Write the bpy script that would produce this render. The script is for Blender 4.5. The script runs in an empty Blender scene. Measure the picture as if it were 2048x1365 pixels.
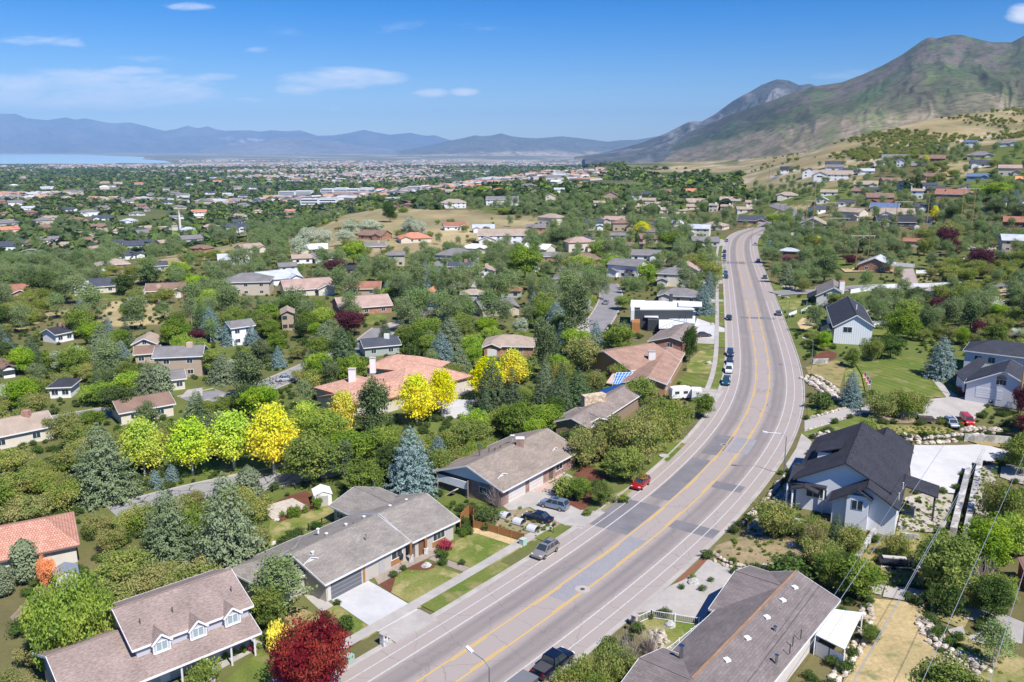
import bpy, math, random
import numpy as np
from mathutils import Vector, Matrix, noise as mnoise
R = math.radians
random.seed(7); rng = np.random.default_rng(7)
scene = bpy.context.scene
COL = scene.collection
# ------------------------------------------------------------------ camera
F = 1690.0; CX = 1024.0; CY = 682.5; HORIZON = 296.0; CAMH = 55.0
PITCH = math.atan((CY - HORIZON) / F)
SP, CP = math.sin(PITCH), math.cos(PITCH)
cam = bpy.data.cameras.new('camera'); camo = bpy.data.objects.new('camera', cam); COL.objects.link(camo)
camo.location = (0, 0, CAMH); camo.rotation_euler = (math.pi/2 - PITCH, 0, 0)
cam.sensor_fit = 'HORIZONTAL'; cam.sensor_width = 36.0; cam.lens = 36.0 * F / 2048.0
cam.clip_start = 1.0; cam.clip_end = 120000.0
scene.camera = camo
# ------------------------------------------------------------------ light
SUN_EL, SUN_AZ = R(53), R(142)            # azimuth clockwise from +Y
SUNV = Vector((math.sin(SUN_AZ)*math.cos(SUN_EL), math.cos(SUN_AZ)*math.cos(SUN_EL), math.sin(SUN_EL)))
sun = bpy.data.lights.new('sun', 'SUN'); sun.energy = 4.8; sun.angle = R(0.5); sun.color = (1.0, 0.955, 0.89)
suno = bpy.data.objects.new('sun', sun); COL.objects.link(suno)
suno.rotation_euler = (-SUNV).to_track_quat('-Z', 'Y').to_euler()
world = bpy.data.worlds.new('World'); scene.world = world; world.use_nodes = True
scene.view_settings.view_transform = 'Standard'; scene.view_settings.look = 'None'
scene.view_settings.exposure = 0.45; scene.view_settings.gamma = 1.0
scene.cycles.max_bounces = 5; scene.cycles.diffuse_bounces = 2; scene.cycles.glossy_bounces = 2
scene.cycles.transmission_bounces = 2; scene.cycles.volume_bounces = 0; scene.cycles.transparent_max_bounces = 6

def raydir(px, py):
    u = (px - CX)/F; v = (py - CY)/F
    return np.array([u, CP - v*SP, -(SP + v*CP)])

def NT(tree):
    tree.nodes.clear(); L = tree.links
    def n(t, **kw):
        nd = tree.nodes.new(t)
        for k, v in kw.items():
            if k in ('ins',):
                for a, b in v.items():
                    if hasattr(b, 'is_output') or b.__class__.__name__.startswith('NodeSocket'): L.new(b, nd.inputs[a])
                    else: nd.inputs[a].default_value = b
            else: setattr(nd, k, v)
        return nd
    return n, L
def M(n, op, a, b=None, c=None, clamp=False):
    ins = {0: a}
    if b is not None: ins[1] = b
    if c is not None: ins[2] = c
    return n('ShaderNodeMath', operation=op, use_clamp=clamp, ins=ins).outputs[0]
def MIX(n, f, a, b, blend='MIX'):
    nd = n('ShaderNodeMix', data_type='RGBA', blend_type=blend)
    tree = nd.id_data
    for k, v in ((0, f), (6, a), (7, b)):
        if v.__class__.__name__.startswith('NodeSocket'): tree.links.new(v, nd.inputs[k])
        else: nd.inputs[k].default_value = (tuple(v) + (1,))[:4] if k > 0 else v
    return nd.outputs[2]
def c4(c): return (c[0], c[1], c[2], 1.0)

n, L = NT(world.node_tree)
sky = n('ShaderNodeTexSky', sky_type='NISHITA', sun_disc=False, sun_elevation=SUN_EL, sun_rotation=SUN_AZ,
        altitude=1500, air_density=1.0, dust_density=0.7, ozone_density=4.0)
hs = n('ShaderNodeHueSaturation', ins={'Hue': 0.515, 'Saturation': 1.6, 'Value': 0.92, 'Color': sky.outputs[0]})
tc = n('ShaderNodeTexCoord'); sep = n('ShaderNodeSeparateXYZ', ins={0: tc.outputs['Generated']})
yy = M(n, 'MAXIMUM', sep.outputs[1], 0.05)
az = M(n, 'DIVIDE', sep.outputs[0], yy); el = M(n, 'DIVIDE', sep.outputs[2], yy)
uv = n('ShaderNodeCombineXYZ', ins={0: az, 1: M(n, 'MULTIPLY', el, 4.2)})
n1 = n('ShaderNodeTexNoise', ins={'Vector': uv.outputs[0], 'Scale': 7.0, 'Detail': 9.0, 'Roughness': 0.62, 'Distortion': 0.7})
n2 = n('ShaderNodeTexNoise', ins={'Vector': uv.outputs[0], 'Scale': 24.0, 'Detail': 6.0, 'Roughness': 0.6, 'Distortion': 0.9})
acc = None
# patches of cloud in the sky: centre, radii (as directions), strength
for (px, py, rx, ry, s) in [(190,178,280,52,.72),(60,200,230,26,.72),(330,176,100,26,.62),(260,142,90,12,.8),(690,158,150,26,.85),(600,178,60,18,.6),(860,187,42,12,.9),(928,184,34,10,.8),(378,14,66,11,.62),
                            (2052,28,46,24,.95),(440,154,60,10,.5),(1180,182,150,12,.35),(100,84,120,16,.45),(330,118,110,14,.35),(670,217,26,8,.4),(500,200,40,8,.35),(1640,150,200,14,.25),(505,100,40,10,.3),(900,60,500,20,.15)]:
    d = raydir(px, py); a0, e0 = d[0]/d[1], d[2]/d[1]
    dx = M(n, 'DIVIDE', M(n, 'SUBTRACT', az, a0), rx/F*1.03); dy = M(n, 'DIVIDE', M(n, 'SUBTRACT', el, e0), ry/F*1.0)
    q = M(n, 'ADD', M(n, 'MULTIPLY', dx, dx), M(n, 'MULTIPLY', dy, dy))
    m = M(n, 'MULTIPLY', M(n, 'SUBTRACT', 1.0, q, clamp=True), s)
    acc = m if acc is None else M(n, 'MAXIMUM', acc, m)
nn = M(n, 'ADD', M(n, 'MULTIPLY', n1.outputs[0], 0.7), M(n, 'MULTIPLY', n2.outputs[0], 0.3))
nn = M(n, 'MULTIPLY', M(n, 'SUBTRACT', nn, 0.5), 4.2)
dens = M(n, 'MULTIPLY', M(n, 'SUBTRACT', M(n, 'ADD', nn, M(n, 'MULTIPLY', acc, 1.6)), 0.36), 0.85, clamp=True)
dens = M(n, 'MULTIPLY', dens, M(n, 'MULTIPLY', acc, 3.5, clamp=True))
dens = M(n, 'MULTIPLY', dens, 0.92)
ccol = MIX(n, dens, hs.outputs[0], (7.2, 7.6, 8.4))
bg = n('ShaderNodeBackground', ins={'Color': ccol, 'Strength': 0.105})
n('ShaderNodeOutputWorld', ins={0: bg.outputs[0]})

# ------------------------------------------------------------------ terrain
def ctl(px, py, Y):
    u = (px - CX)/F; v = (py - CY)/F; d = SP + v*CP; k = CP - v*SP
    return (u/k, math.log(Y), CAMH - Y*d/k)
_c = [ctl(*q) for q in [
 (1750,545,350),(1900,500,405),(2040,560,315),(1950,600,280),(1990,440,480),(1900,400,560),(1990,300,720),(1650,345,760),(1560,420,610),
 (1700,440,500),(1700,400,600),(1480,372,900),(1800,350,680),(1880,330,690),(1700,290,1050),(2040,215,1250),(1850,240,1180),(2140,240,1150),(1950,270,1000),(1620,300,1150),
 (1500,345,1350),(1300,400,800),(1200,400,820),(1250,372,1150),(1050,380,1100),(1230,330,2500),(1100,345,2400),
 (250,490,760),(60,495,700),(300,440,1000),(600,440,1150),(650,385,2000),(200,400,1600),(200,350,3500),(600,340,5000),(900,345,4300),(1000,360,2300),
 (60,540,560),(150,520,620),(-60,560,440),(-200,540,500),(-200,480,760),(500,470,800),(560,460,870),(420,500,640),(300,520,560),
 (805,415,800),(600,495,540),(700,445,700),(930,415,800),(1020,412,830),(640,470,600)]]
for px in (-300, 100, 500, 900, 1300): _c.append(ctl(px, 329, 9400))
for (u, Y, z) in [(.75,1900,70),(.55,2000,62),(.35,1900,50),(.2,2000,15),(.4,3200,30),(.7,3200,60),(.1,2600,-30),(-.1,2600,-55),(.2,4500,-60),(.6,6000,0),
                  (.75,300,30),(.8,600,70),(.9,150,14),(.8,1100,130),(-.8,300,-4),(-.9,1500,-45),(-.9,4000,-70),(-.4,6000,-82),(0,6500,-80),(.3,9400,-100),(.6,9400,-90),(-.9,9400,-118)]:
    _c.append((u, math.log(Y), z))
_v = [ctl(px, py, 0.0001 + CAMH*(CP-(py-CY)/F*SP)/(SP+(py-CY)/F*CP)) for px, py in
      [(1455,700),(1450,600),(1448,530),(1446,490),(1480,470),(1530,458),(1620,700),(1570,600),(1540,530),(1510,490),(1300,560),(1100,600),(900,560),(700,560),(500,560),(360,560),(200,570),(0,610),
       (-200,640),(1300,470),(1100,470),(950,470),(1700,680),(2000,740),(1850,640),(1300,430),(1000,440),(470,520),(270,548),(100,640),(1400,440)]]
_c += _v
for Y in (30, 50, 80, 120, 170):
    for u in (-1.2, -.8, -.4, 0, .4, .75): _c.append((u, math.log(Y), 0.0))
_c.append((1.2, math.log(100), 6)); _c = np.array(_c)
_SX = 2.2
def _phi(d2): return np.where(d2 > 1e-12, 0.5*d2*np.log(np.maximum(d2, 1e-12)), 0)
_P = np.c_[_c[:,0]*_SX, _c[:,1]]
_K = _phi(((_P[:,None,:]-_P[None,:,:])**2).sum(-1)) + np.eye(len(_P))*0.004
_A = np.c_[np.ones(len(_P)), _P]
_S = np.zeros((len(_P)+3,)*2); _S[:len(_P),:len(_P)] = _K; _S[:len(_P),len(_P):] = _A; _S[len(_P):,:len(_P)] = _A.T
_W = np.linalg.solve(_S, np.r_[_c[:,2], np.zeros(3)])
def terrain(x, y):
    x = np.asarray(x, float); y = np.asarray(y, float); sh = x.shape
    yy = np.maximum(y, 25.0).ravel(); q = np.c_[np.clip(x.ravel()/yy, -1.5, 1.5)*_SX, np.log(np.minimum(yy, 9400))]
    out = np.empty(len(q))
    for i in range(0, len(q), 20000):
        b = q[i:i+20000]
        out[i:i+20000] = _phi(((b[:,None,:]-_P[None])**2).sum(-1)) @ _W[:len(_P)] + _W[len(_P)] + b @ _W[len(_P)+1:]
    dz = np.clip(yy/260.0, 0.9, 1.8)                               # the street and its lots lie level
    out = np.sign(out)*np.maximum(np.abs(out)-dz, 0)
    t = np.clip((yy-8000)/1400, 0, 1); t = t*t*(3-2*t)
    out = out*(1-t) + t*(-119.0)
    return out.reshape(sh) if sh else float(out[0])
def G(px, py):
    d = raydir(px, py)
    Ys = np.geomspace(45, 11000, 420); t = Ys/d[1]
    X = d[0]*t; Z = CAMH + d[2]*t
    b = Z < terrain(X, Ys)
    if not b.any(): return np.array([X[-1], Ys[-1], terrain(X[-1], Ys[-1])])
    i = int(np.argmax(b)); lo, hi = (t[i-1] if i else t[0]*.5), t[i]
    for _ in range(18):
        m = (lo+hi)/2
        if CAMH + d[2]*m < terrain(d[0]*m, d[1]*m): hi = m
        else: lo = m
    return np.array([d[0]*hi, d[1]*hi, CAMH + d[2]*hi])
def PZ(px, py, z):
    d = raydir(px, py); t = (z-CAMH)/d[2]
    return np.array([d[0]*t, d[1]*t, z])
def proj(x, y, z):
    x = np.asarray(x, float); y = np.asarray(y, float); h = np.asarray(z, float) - CAMH
    dep = y*CP - h*SP; up = h*CP + y*SP
    return CX + F*x/dep, CY - F*up/dep
def inpoly(px, py, poly):
    px = np.asarray(px, float); py = np.asarray(py, float); c = np.zeros(px.shape, bool)
    j = len(poly)-1
    for i in range(len(poly)):
        xi, yi = poly[i]; xj, yj = poly[j]
        if yi != yj: c ^= ((yi > py) != (yj > py)) & (px < (xj-xi)*(py-yi)/(yj-yi)+xi)
        j = i
    return c
def fbm(x, y, s, o=4, seed=0.0):
    return mnoise.fractal(Vector((x*s+seed, y*s-seed, seed*1.7)), 1.0, 2.1, o)
# value noise in numpy (for the big meshes)
_perm = rng.random((256, 256))
def vnoise(x, y):
    xi = np.floor(x).astype(int); yi = np.floor(y).astype(int); fx = x-xi; fy = y-yi
    fx = fx*fx*(3-2*fx); fy = fy*fy*(3-2*fy)
    g = lambda a, b: _perm[a % 256, b % 256]
    return (g(xi,yi)*(1-fx)+g(xi+1,yi)*fx)*(1-fy)+(g(xi,yi+1)*(1-fx)+g(xi+1,yi+1)*fx)*fy
def vfbm(x, y, o=5, gain=.5):
    s = 0; a = 1; t = 0
    for k in range(o):
        s = s + a*vnoise(x*2**k+17.3*k, y*2**k+9.1*k); t += a; a *= gain
    return s/t
# ------------------------------------------------------------------ materials
MATS = {}
def mat(key, fn):
    if key in MATS: return MATS[key]
    m = bpy.data.materials.new(key if isinstance(key, str) else '_'.join(str(k) for k in key[:1])); m.use_nodes = True
    MATS[key] = m
    n, L = NT(m.node_tree); fn(n, L); return m
def out(n, sh): n('ShaderNodeOutputMaterial', ins={0: sh})
def BS(n, col, rough=0.85, **kw):
    b = n('ShaderNodeBsdfPrincipled'); t = b.id_data
    for k, v in dict({'Base Color': col, 'Roughness': rough, 'Specular IOR Level': 0.25}, **kw).items():
        if v.__class__.__name__.startswith('NodeSocket'): t.links.new(v, b.inputs[k])
        else: b.inputs[k].default_value = c4(v) if k == 'Base Color' and len(v) == 3 else v
    return b.outputs[0]
def plain(col, rough=.6, metal=0.0, spec=.3, var=.1):
    def f(n, L):
        t = n('ShaderNodeTexCoord'); z = n('ShaderNodeTexNoise', ins={'Vector': t.outputs['Object'], 'Scale': 1.1, 'Detail': 5.0})
        c = MIX(n, z.outputs[0], [k*(1-var) for k in col], [min(1, k*(1+var)) for k in col])
        out(n, BS(n, c, rough, Metallic=metal, **{'Specular IOR Level': spec}))
    return mat(('plain', col, rough, metal), f)
def shingle(c1, c2, seed=0.0, rows=True):
    def f(n, L):
        uvn = n('ShaderNodeUVMap'); mp = n('ShaderNodeMapping', ins={0: uvn.outputs[0], 1: (seed, seed, 0), 3: (1.0, 2.6, 1)})
        a = n('ShaderNodeTexNoise', ins={'Vector': mp.outputs[0], 'Scale': 2.2, 'Detail': 4.0, 'Roughness': .75})
        b = n('ShaderNodeTexNoise', ins={'Vector': uvn.outputs[0], 'Scale': .35, 'Detail': 3.0})
        r = n('ShaderNodeMapRange', ins={0: a.outputs[0], 1: .36, 2: .64})
        c = MIX(n, r.outputs[0], c1, c2)
        r2 = n('ShaderNodeMapRange', ins={0: b.outputs[0], 1: .3, 2: .7, 3: .84, 4: 1.12})
        br = n('ShaderNodeTexBrick', ins={'Vector': uvn.outputs[0], 'Color1': (1,1,1,1), 'Color2': (.8,.8,.8,1), 'Mortar': (.62,.62,.62,1), 'Scale': 1.0,
               'Mortar Size': .02, 'Brick Width': .9, 'Row Height': .32})
        c = MIX(n, 1.0, c, br.outputs[0], 'MULTIPLY') if rows else c
        vm = n('ShaderNodeVectorMath', operation='SCALE', ins={0: c, 3: r2.outputs[0]})
        out(n, BS(n, vm.outputs[0], .95, **{'Specular IOR Level': .15}))
    return mat(('shingle', c1, c2, seed), f)
def tile(c1, c2):
    def f(n, L):
        uvn = n('ShaderNodeUVMap')
        br = n('ShaderNodeTexBrick', ins={'Vector': uvn.outputs[0], 'Color1': c4(c1), 'Color2': c4(c2), 'Mortar': c4([k*.45 for k in c1]), 'Scale': 1.0, 'Mortar Size': .035, 'Brick Width': .34, 'Row Height': .42})
        a = n('ShaderNodeTexNoise', ins={'Vector': uvn.outputs[0], 'Scale': .8, 'Detail': 5.0})
        r = n('ShaderNodeMapRange', ins={0: a.outputs[0], 1: .3, 2: .7, 3: .85, 4: 1.15})
        vm = n('ShaderNodeVectorMath', operation='SCALE', ins={0: br.outputs[0], 3: r.outputs[0]})
        out(n, BS(n, vm.outputs[0], .8))
    return mat(('tile', c1, c2), f)
def siding(col, step=.2, vert=False):
    def f(n, L):
        uvn = n('ShaderNodeUVMap'); s = n('ShaderNodeSeparateXYZ', ins={0: uvn.outputs[0]})
        fr = M(n, 'FRACT', M(n, 'DIVIDE', s.outputs[0 if vert else 1], step))
        g = M(n, 'GREATER_THAN', fr, .84)
        c = MIX(n, g, col, [k*.72 for k in col])
        out(n, BS(n, c, .6))
    return mat(('siding', col, step, vert), f)
def brick(c1, c2, mortar=(.4,.36,.32)):
    def f(n, L):
        uvn = n('ShaderNodeUVMap')
        br = n('ShaderNodeTexBrick', ins={'Vector': uvn.outputs[0], 'Color1': c4(c1), 'Color2': c4(c2), 'Mortar': c4(mortar), 'Scale': 1.0, 'Mortar Size': .012, 'Brick Width': .24, 'Row Height': .08, 'Bias': -.1})
        a = n('ShaderNodeTexNoise', ins={'Vector': uvn.outputs[0], 'Scale': 1.3, 'Detail': 6.0})
        r = n('ShaderNodeMapRange', ins={0: a.outputs[0], 1: .3, 2: .7, 3: .7, 4: 1.25})
        vm = n('ShaderNodeVectorMath', operation='SCALE', ins={0: br.outputs[0], 3: r.outputs[0]})
        out(n, BS(n, vm.outputs[0], .9))
    return mat(('brick', c1, c2), f)
def stone(col, sc=1.6):
    def f(n, L):
        t = n('ShaderNodeTexCoord'); v = n('ShaderNodeTexVoronoi', ins={'Vector': t.outputs['Object'], 'Scale': sc})
        z = n('ShaderNodeTexNoise', ins={'Vector': t.outputs['Object'], 'Scale': 3.0, 'Detail': 6.0})
        h = n('ShaderNodeSeparateColor', ins={0: v.outputs['Color']})
        k = M(n, 'ADD', M(n, 'MULTIPLY', h.outputs[0], .5), M(n, 'MULTIPLY', z.outputs[0], .9))
        vm = n('ShaderNodeVectorMath', operation='SCALE', ins={0: c4(col)[:3], 3: k})
        out(n, BS(n, vm.outputs[0], .9))
    return mat(('stone', col, sc), f)
def groundmat(name, c1, c2, sc=.25, fine=2.5, c3=None, bump=0.0, stripe=None, kr=.28):
    def f(n, L):
        g = n('ShaderNodeNewGeometry')
        a = n('ShaderNodeTexNoise', ins={'Vector': g.outputs['Position'], 'Scale': sc, 'Detail': 6.0, 'Roughness': .6})
        b = n('ShaderNodeTexNoise', ins={'Vector': g.outputs['Position'], 'Scale': fine, 'Detail': 4.0, 'Roughness': .7})
        r = n('ShaderNodeMapRange', ins={0: a.outputs[0], 1: .38, 2: .62}); c = MIX(n, r.outputs[0], c1, c2)
        if c3: 
            d = n('ShaderNodeTexNoise', ins={'Vector': g.outputs['Position'], 'Scale': sc*2.3, 'Detail': 3.0})
            r3 = n('ShaderNodeMapRange', ins={0: d.outputs[0], 1: .54, 2: .66}); c = MIX(n, r3.outputs[0], c, c3)
        r2 = n('ShaderNodeMapRange', ins={0: b.outputs[0], 1: .25, 2: .75, 3: 1-kr, 4: 1+kr})
        k = r2.outputs[0]
        if stripe:
            s = n('ShaderNodeSeparateXYZ', ins={0: g.outputs['Position']})
            w = M(n, 'SINE', M(n, 'ADD', M(n, 'MULTIPLY', s.outputs[0], stripe[0]), M(n, 'MULTIPLY', s.outputs[1], stripe[1])))
            k = M(n, 'MULTIPLY', k, M(n, 'ADD', 1.0, M(n, 'MULTIPLY', w, .09)))
        vm = n('ShaderNodeVectorMath', operation='SCALE', ins={0: c, 3: k})
        out(n, BS(n, vm.outputs[0], .95, **{'Specular IOR Level': .1}))
    return mat(name, f)
GLASS = mat('window_glass', lambda n, L: out(n, BS(n, (.035,.05,.06), .08, **{'Specular IOR Level': .8})))
TRIMW = plain((.78,.78,.78), .5); CONC = groundmat('concrete', (.44,.41,.375), (.37,.345,.32), .3, 1.5, kr=.08)
CONCW = groundmat('pale_concrete', (.54,.535,.53), (.48,.475,.475), .25, 1.2, kr=.05)
LAWN = groundmat('lawn_grass', (.11,.16,.03), (.16,.18,.045), .12, 4.0, (.24,.22,.09), stripe=None)
LAWNG = groundmat('mown_lawn', (.10,.15,.028), (.15,.175,.04), .09, 4.0, (.22,.20,.08), stripe=(2.2,1.3))
LAWND = groundmat('patchy_lawn', (.12,.17,.03), (.27,.25,.09), .16, 3.0, (.34,.29,.13))
DRY = groundmat('dry_grass', (.34,.26,.12), (.24,.21,.09), .2, 2.2, (.15,.17,.05))
DIRT = groundmat('bare_soil', (.30,.23,.16), (.22,.17,.12), .3, 2.5, (.16,.16,.07))
STRAW = groundmat('straw_soil', (.55,.42,.22), (.46,.35,.2), .3, 3)
MULCH = groundmat('bark_mulch', (.13,.055,.035), (.17,.07,.045), .6, 6.0)
ROCKG = groundmat('rubble_ground', (.42,.39,.35), (.32,.28,.24), .8, 4.0, (.16,.18,.07))
# ------------------------------------------------------------------ mesh builder
ORG = {}
class MB:
    def __init__(s): s.v = []; s.f = []; s.m = []; s.smooth = False
    def poly(s, pts, m=0):
        i = len(s.v); s.v += [tuple(map(float, p)) for p in pts]; s.f.append(tuple(range(i, i+len(pts)))); s.m.append(m)
    def prism(s, pts, dz, m=0):      # slab hanging dz below a top polygon given counter-clockwise from above
        a = [np.array(p, float) for p in pts]; b = [p - np.array([0,0,dz]) for p in a]; k = len(a)
        s.poly(a, m); s.poly(b[::-1], m)
        for i in range(k): j = (i+1) % k; s.poly([a[i], b[i], b[j], a[j]], m)
    def box(s, c, ex, ey, ez, m=0):  # centre and three half-axis vectors
        c = np.array(c, float); ex = np.array(ex, float); ey = np.array(ey, float); ez = np.array(ez, float)
        if np.dot(np.cross(ex, ey), ez) < 0: ey = -ey
        q = lambda a, b, d: c+a*ex+b*ey+d*ez
        for f in (((1,-1,-1),(1,1,-1),(1,1,1),(1,-1,1)), ((-1,1,-1),(-1,-1,-1),(-1,-1,1),(-1,1,1)), ((1,1,-1),(-1,1,-1),(-1,1,1),(1,1,1)),
                  ((-1,-1,-1),(1,-1,-1),(1,-1,1),(-1,-1,1)), ((-1,-1,1),(1,-1,1),(1,1,1),(-1,1,1)), ((-1,1,-1),(1,1,-1),(1,-1,-1),(-1,-1,-1))):
            s.poly([q(*t) for t in f], m)
    def ab(s, x0, x1, y0, y1, z0, z1, m=0):
        s.box(((x0+x1)/2, (y0+y1)/2, (z0+z1)/2), ((x1-x0)/2,0,0), (0,(y1-y0)/2,0), (0,0,(z1-z0)/2), m)
    def bar(s, p, q, w, h, m=0):
        p = np.array(p, float); q = np.array(q, float); d = q-p; l = np.linalg.norm(d)
        if l < 1e-6: return
        d /= l; up = np.array([0,0,1.0]) if abs(d[2]) < .95 else np.array([1.0,0,0]); sd = np.cross(d, up); sd /= np.linalg.norm(sd); u = np.cross(sd, d)
        s.box((p+q)/2, d*l/2, sd*w/2, u*h/2, m)
    def tube(s, pts, rad, k=8, m=0, cap=True):
        pts = [np.array(p, float) for p in pts]; rad = rad if hasattr(rad, '__len__') else [rad]*len(pts); rings = []
        for i, p in enumerate(pts):
            d = pts[min(i+1, len(pts)-1)]-pts[max(i-1, 0)]; d /= (np.linalg.norm(d)+1e-9)
            a = np.cross(d, [0.3,1,0] if abs(d[2]) > .8 else [0,0,1]); a /= np.linalg.norm(a); b = np.cross(d, a)
            rings.append([p + rad[i]*(a*math.cos(t)+b*math.sin(t)) for t in [2*math.pi*j/k for j in range(k)]])
        i0 = len(s.v)
        for r in rings: s.v += [tuple(q) for q in r]
        for i in range(len(rings)-1):
            for j in range(k):
                s.f.append((i0+i*k+j, i0+i*k+(j+1)%k, i0+(i+1)*k+(j+1)%k, i0+(i+1)*k+j)); s.m.append(m)
        if cap: s.f.append(tuple(i0+j for j in range(k))[::-1]); s.m.append(m); s.f.append(tuple(i0+(len(rings)-1)*k+j for j in range(k))); s.m.append(m)
    def disc(s, c, r, z=0, k=20, m=0): s.poly([(c[0]+r*math.cos(2*math.pi*i/k), c[1]+r*math.sin(2*math.pi*i/k), z) for i in range(k)], m)
    def build(s, name, mats, parent=None, org=None, uv=True, smooth=None):
        if not s.f: return None
        org = np.array(org if org is not None else (ORG.get(parent.name, (0,0,0)) if parent is not None else (0,0,0)), float)
        me = bpy.data.meshes.new(name); me.from_pydata([tuple(np.array(v)-org) for v in s.v], [], s.f)
        for mm in (mats if isinstance(mats, (list, tuple)) else [mats]): me.materials.append(mm)
        me.polygons.foreach_set('material_index', s.m)
        if smooth if smooth is not None else s.smooth: me.polygons.foreach_set('use_smooth', [True]*len(me.polygons))
        if uv:
            ul = me.uv_layers.new(name='UVMap'); V = s.v; data = []
            for f in s.f:
                P = [np.array(V[i]) for i in f]
                nrm = np.zeros(3)
                for a in range(1, len(P)-1): nrm += np.cross(P[a]-P[0], P[a+1]-P[0])
                l = np.linalg.norm(nrm); nrm = nrm/l if l > 1e-9 else np.array([0,0,1.0])
                t = np.array([-nrm[1], nrm[0], 0]); tl = np.linalg.norm(t); t = t/tl if tl > .05 else np.array([.6,.8,0]); b = np.cross(nrm, t)
                for p in P: data += [float(p@t), float(p@b)]
            ul.data.foreach_set('uv', data)
        me.update(); o = bpy.data.objects.new(name, me); COL.objects.link(o)
        if parent is not None: o.parent = parent
        else: o.location = org
        return o
def tag(o, label=None, cat=None, group=None, kind=None):
    if label: o['label'] = label
    if cat: o['category'] = cat
    if group: o['group'] = group
    if kind: o['kind'] = kind
    return o
def thing(name, label, cat, loc, group=None):
    o = bpy.data.objects.new(name, None); COL.objects.link(o); o.location = tuple(map(float, loc)); ORG[o.name] = tuple(map(float, loc)); o.empty_display_size = .3
    return tag(o, label, cat, group)
def npmesh(name, V, Fq, mats, cols=None, midx=None, smooth=False):
    """fast mesh from arrays; Fq: (n,k) faces"""
    me = bpy.data.meshes.new(name); k = Fq.shape[1]
    me.vertices.add(len(V)); me.vertices.foreach_set('co', np.asarray(V, np.float32).ravel())
    me.loops.add(Fq.size); me.loops.foreach_set('vertex_index', Fq.ravel().astype(np.int32))
    me.polygons.add(len(Fq)); me.polygons.foreach_set('loop_start', np.arange(0, Fq.size, k, dtype=np.int32))
    for mm in (mats if isinstance(mats, (list, tuple)) else [mats]): me.materials.append(mm)
    if midx is not None: me.polygons.foreach_set('material_index', np.asarray(midx, np.int32))
    if smooth: me.polygons.foreach_set('use_smooth', np.ones(len(Fq), bool))
    if cols is not None:
        at = me.color_attributes.new('tint', 'FLOAT_COLOR', 'POINT'); at.data.foreach_set('color', np.c_[cols, np.ones(len(cols))].astype(np.float32).ravel())
    me.update(calc_edges=True); me.validate(); return me
def link(name, me, parent=None):
    o = bpy.data.objects.new(name, me); COL.objects.link(o)
    if parent: o.parent = parent
    return o
# ------------------------------------------------------------------ ground sheet
US = np.linspace(-1.0, 1.0, 420); YS = np.r_[np.linspace(-60, 24, 12), np.geomspace(28, 46000, 560)]
UU, YY = np.meshgrid(US, YS); XX = UU*np.maximum(YY, 60)*1.0
XX = np.where(YY < 60, UU*90, XX); ZZ = terrain(XX, YY)
DRYZ = [[(585,512),(620,465),(690,428),(780,415),(870,420),(1000,428),(1090,436),(1080,482),(960,500),(860,480),(800,510),(620,510)],
        [(190,558),(270,532),(360,508),(490,484),(505,500),(420,528),(330,545),(260,572)],
        [(0,655),(15,620),(90,596),(135,622),(30,664)], [(195,640),(220,605),(300,600),(345,612),(330,650),(240,655)],
        [(650,470),(700,455),(900,470),(900,500),(680,520)], [(560,500),(600,480),(640,510),(580,520)],
        [(1510,500),(1480,350),(1560,300),(1700,260),(1800,300),(1740,345),(1690,372),(1500,385)],
        [(1560,440),(1700,440),(1760,430),(1700,412),(1560,408)],[(1860,640),(1990,600),(2048,560),(2048,520),(1900,545),(1860,575)],
        [(1820,560),(1950,520),(2048,500),(2048,560),(1950,575)], [(1860,345),(1900,325),(1990,320),(2010,335),(1900,360),(1840,372)]]
PX, PY = proj(XX, np.maximum(YY, 30), ZZ)
dry = np.zeros(XX.shape)
for k, z in enumerate(DRYZ):
    jx = (vfbm(XX*.03+3, YY*.03)-.5)*26; jy = (vfbm(XX*.03+40, YY*.03+9)-.5)*12
    dry = np.maximum(dry, inpoly(PX+jx, PY+jy, z) & (YY > 60) & (YY < 1700))
# the tan shoulder above the town, and the open slopes below the mountains
hill = (YY > 830) & (YY < 3600) & (PX > 1215+60*vfbm(XX*.01, YY*.006)) & (PY < 345)
dry = np.maximum(dry, hill*np.where(PX > 1480, 1.0, np.clip((vfbm(XX*.006+9, YY*.004+1, 5)-.42)*8, 0, 1)))
far = np.clip((YY-900)/900, 0, 1)
nz1 = vfbm(XX*.004+2, YY*.0025, 5); nz2 = vfbm(XX*.02+5, YY*.014+2, 5)
c_under = np.array([.15,.135,.06]); c_green = np.array([.125,.155,.04]); c_dry = np.array([.40,.33,.19]); c_dry2 = np.array([.30,.27,.15])
mixn = np.clip((nz2-.4)*5, 0, 1)[..., None]
base = c_under*(1-mixn)+c_green*mixn
dr = c_dry*(1-mixn)+c_dry2*mixn; hz_ = vfbm(XX*.035+1, YY*.02+6, 5)[..., None]; dr = dr*(.56+.72*hz_)*np.array([1.0,.97,.9]); cl = ((YY > 800)[..., None]*np.clip((hz_-.60)*9, 0, 1)); dr = dr*(1-cl)+np.array([.50,.42,.32])*cl
colr = base*(1-dry[..., None]) + dr*dry[..., None]
val = np.clip((nz1-.50)*7, 0, 1)[..., None]
c_val = np.array([.07,.10,.045])*(1-val) + np.array([.17,.17,.10])*val
pl = np.clip((vfbm(XX*.0011+8, YY*.0005+3, 6)-.5)*9, 0, 1)[..., None]   # the far plain: fields, dry flats
fp = np.clip((YY-6000)/5000, 0, 1)[..., None]
c_val = c_val*(1-fp) + fp*(np.array([.16,.17,.13])*(1-pl)+np.array([.34,.31,.26])*pl)
fv = (far*(1-dry))[..., None]
colr = colr*(1-fv) + c_val*fv
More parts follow.
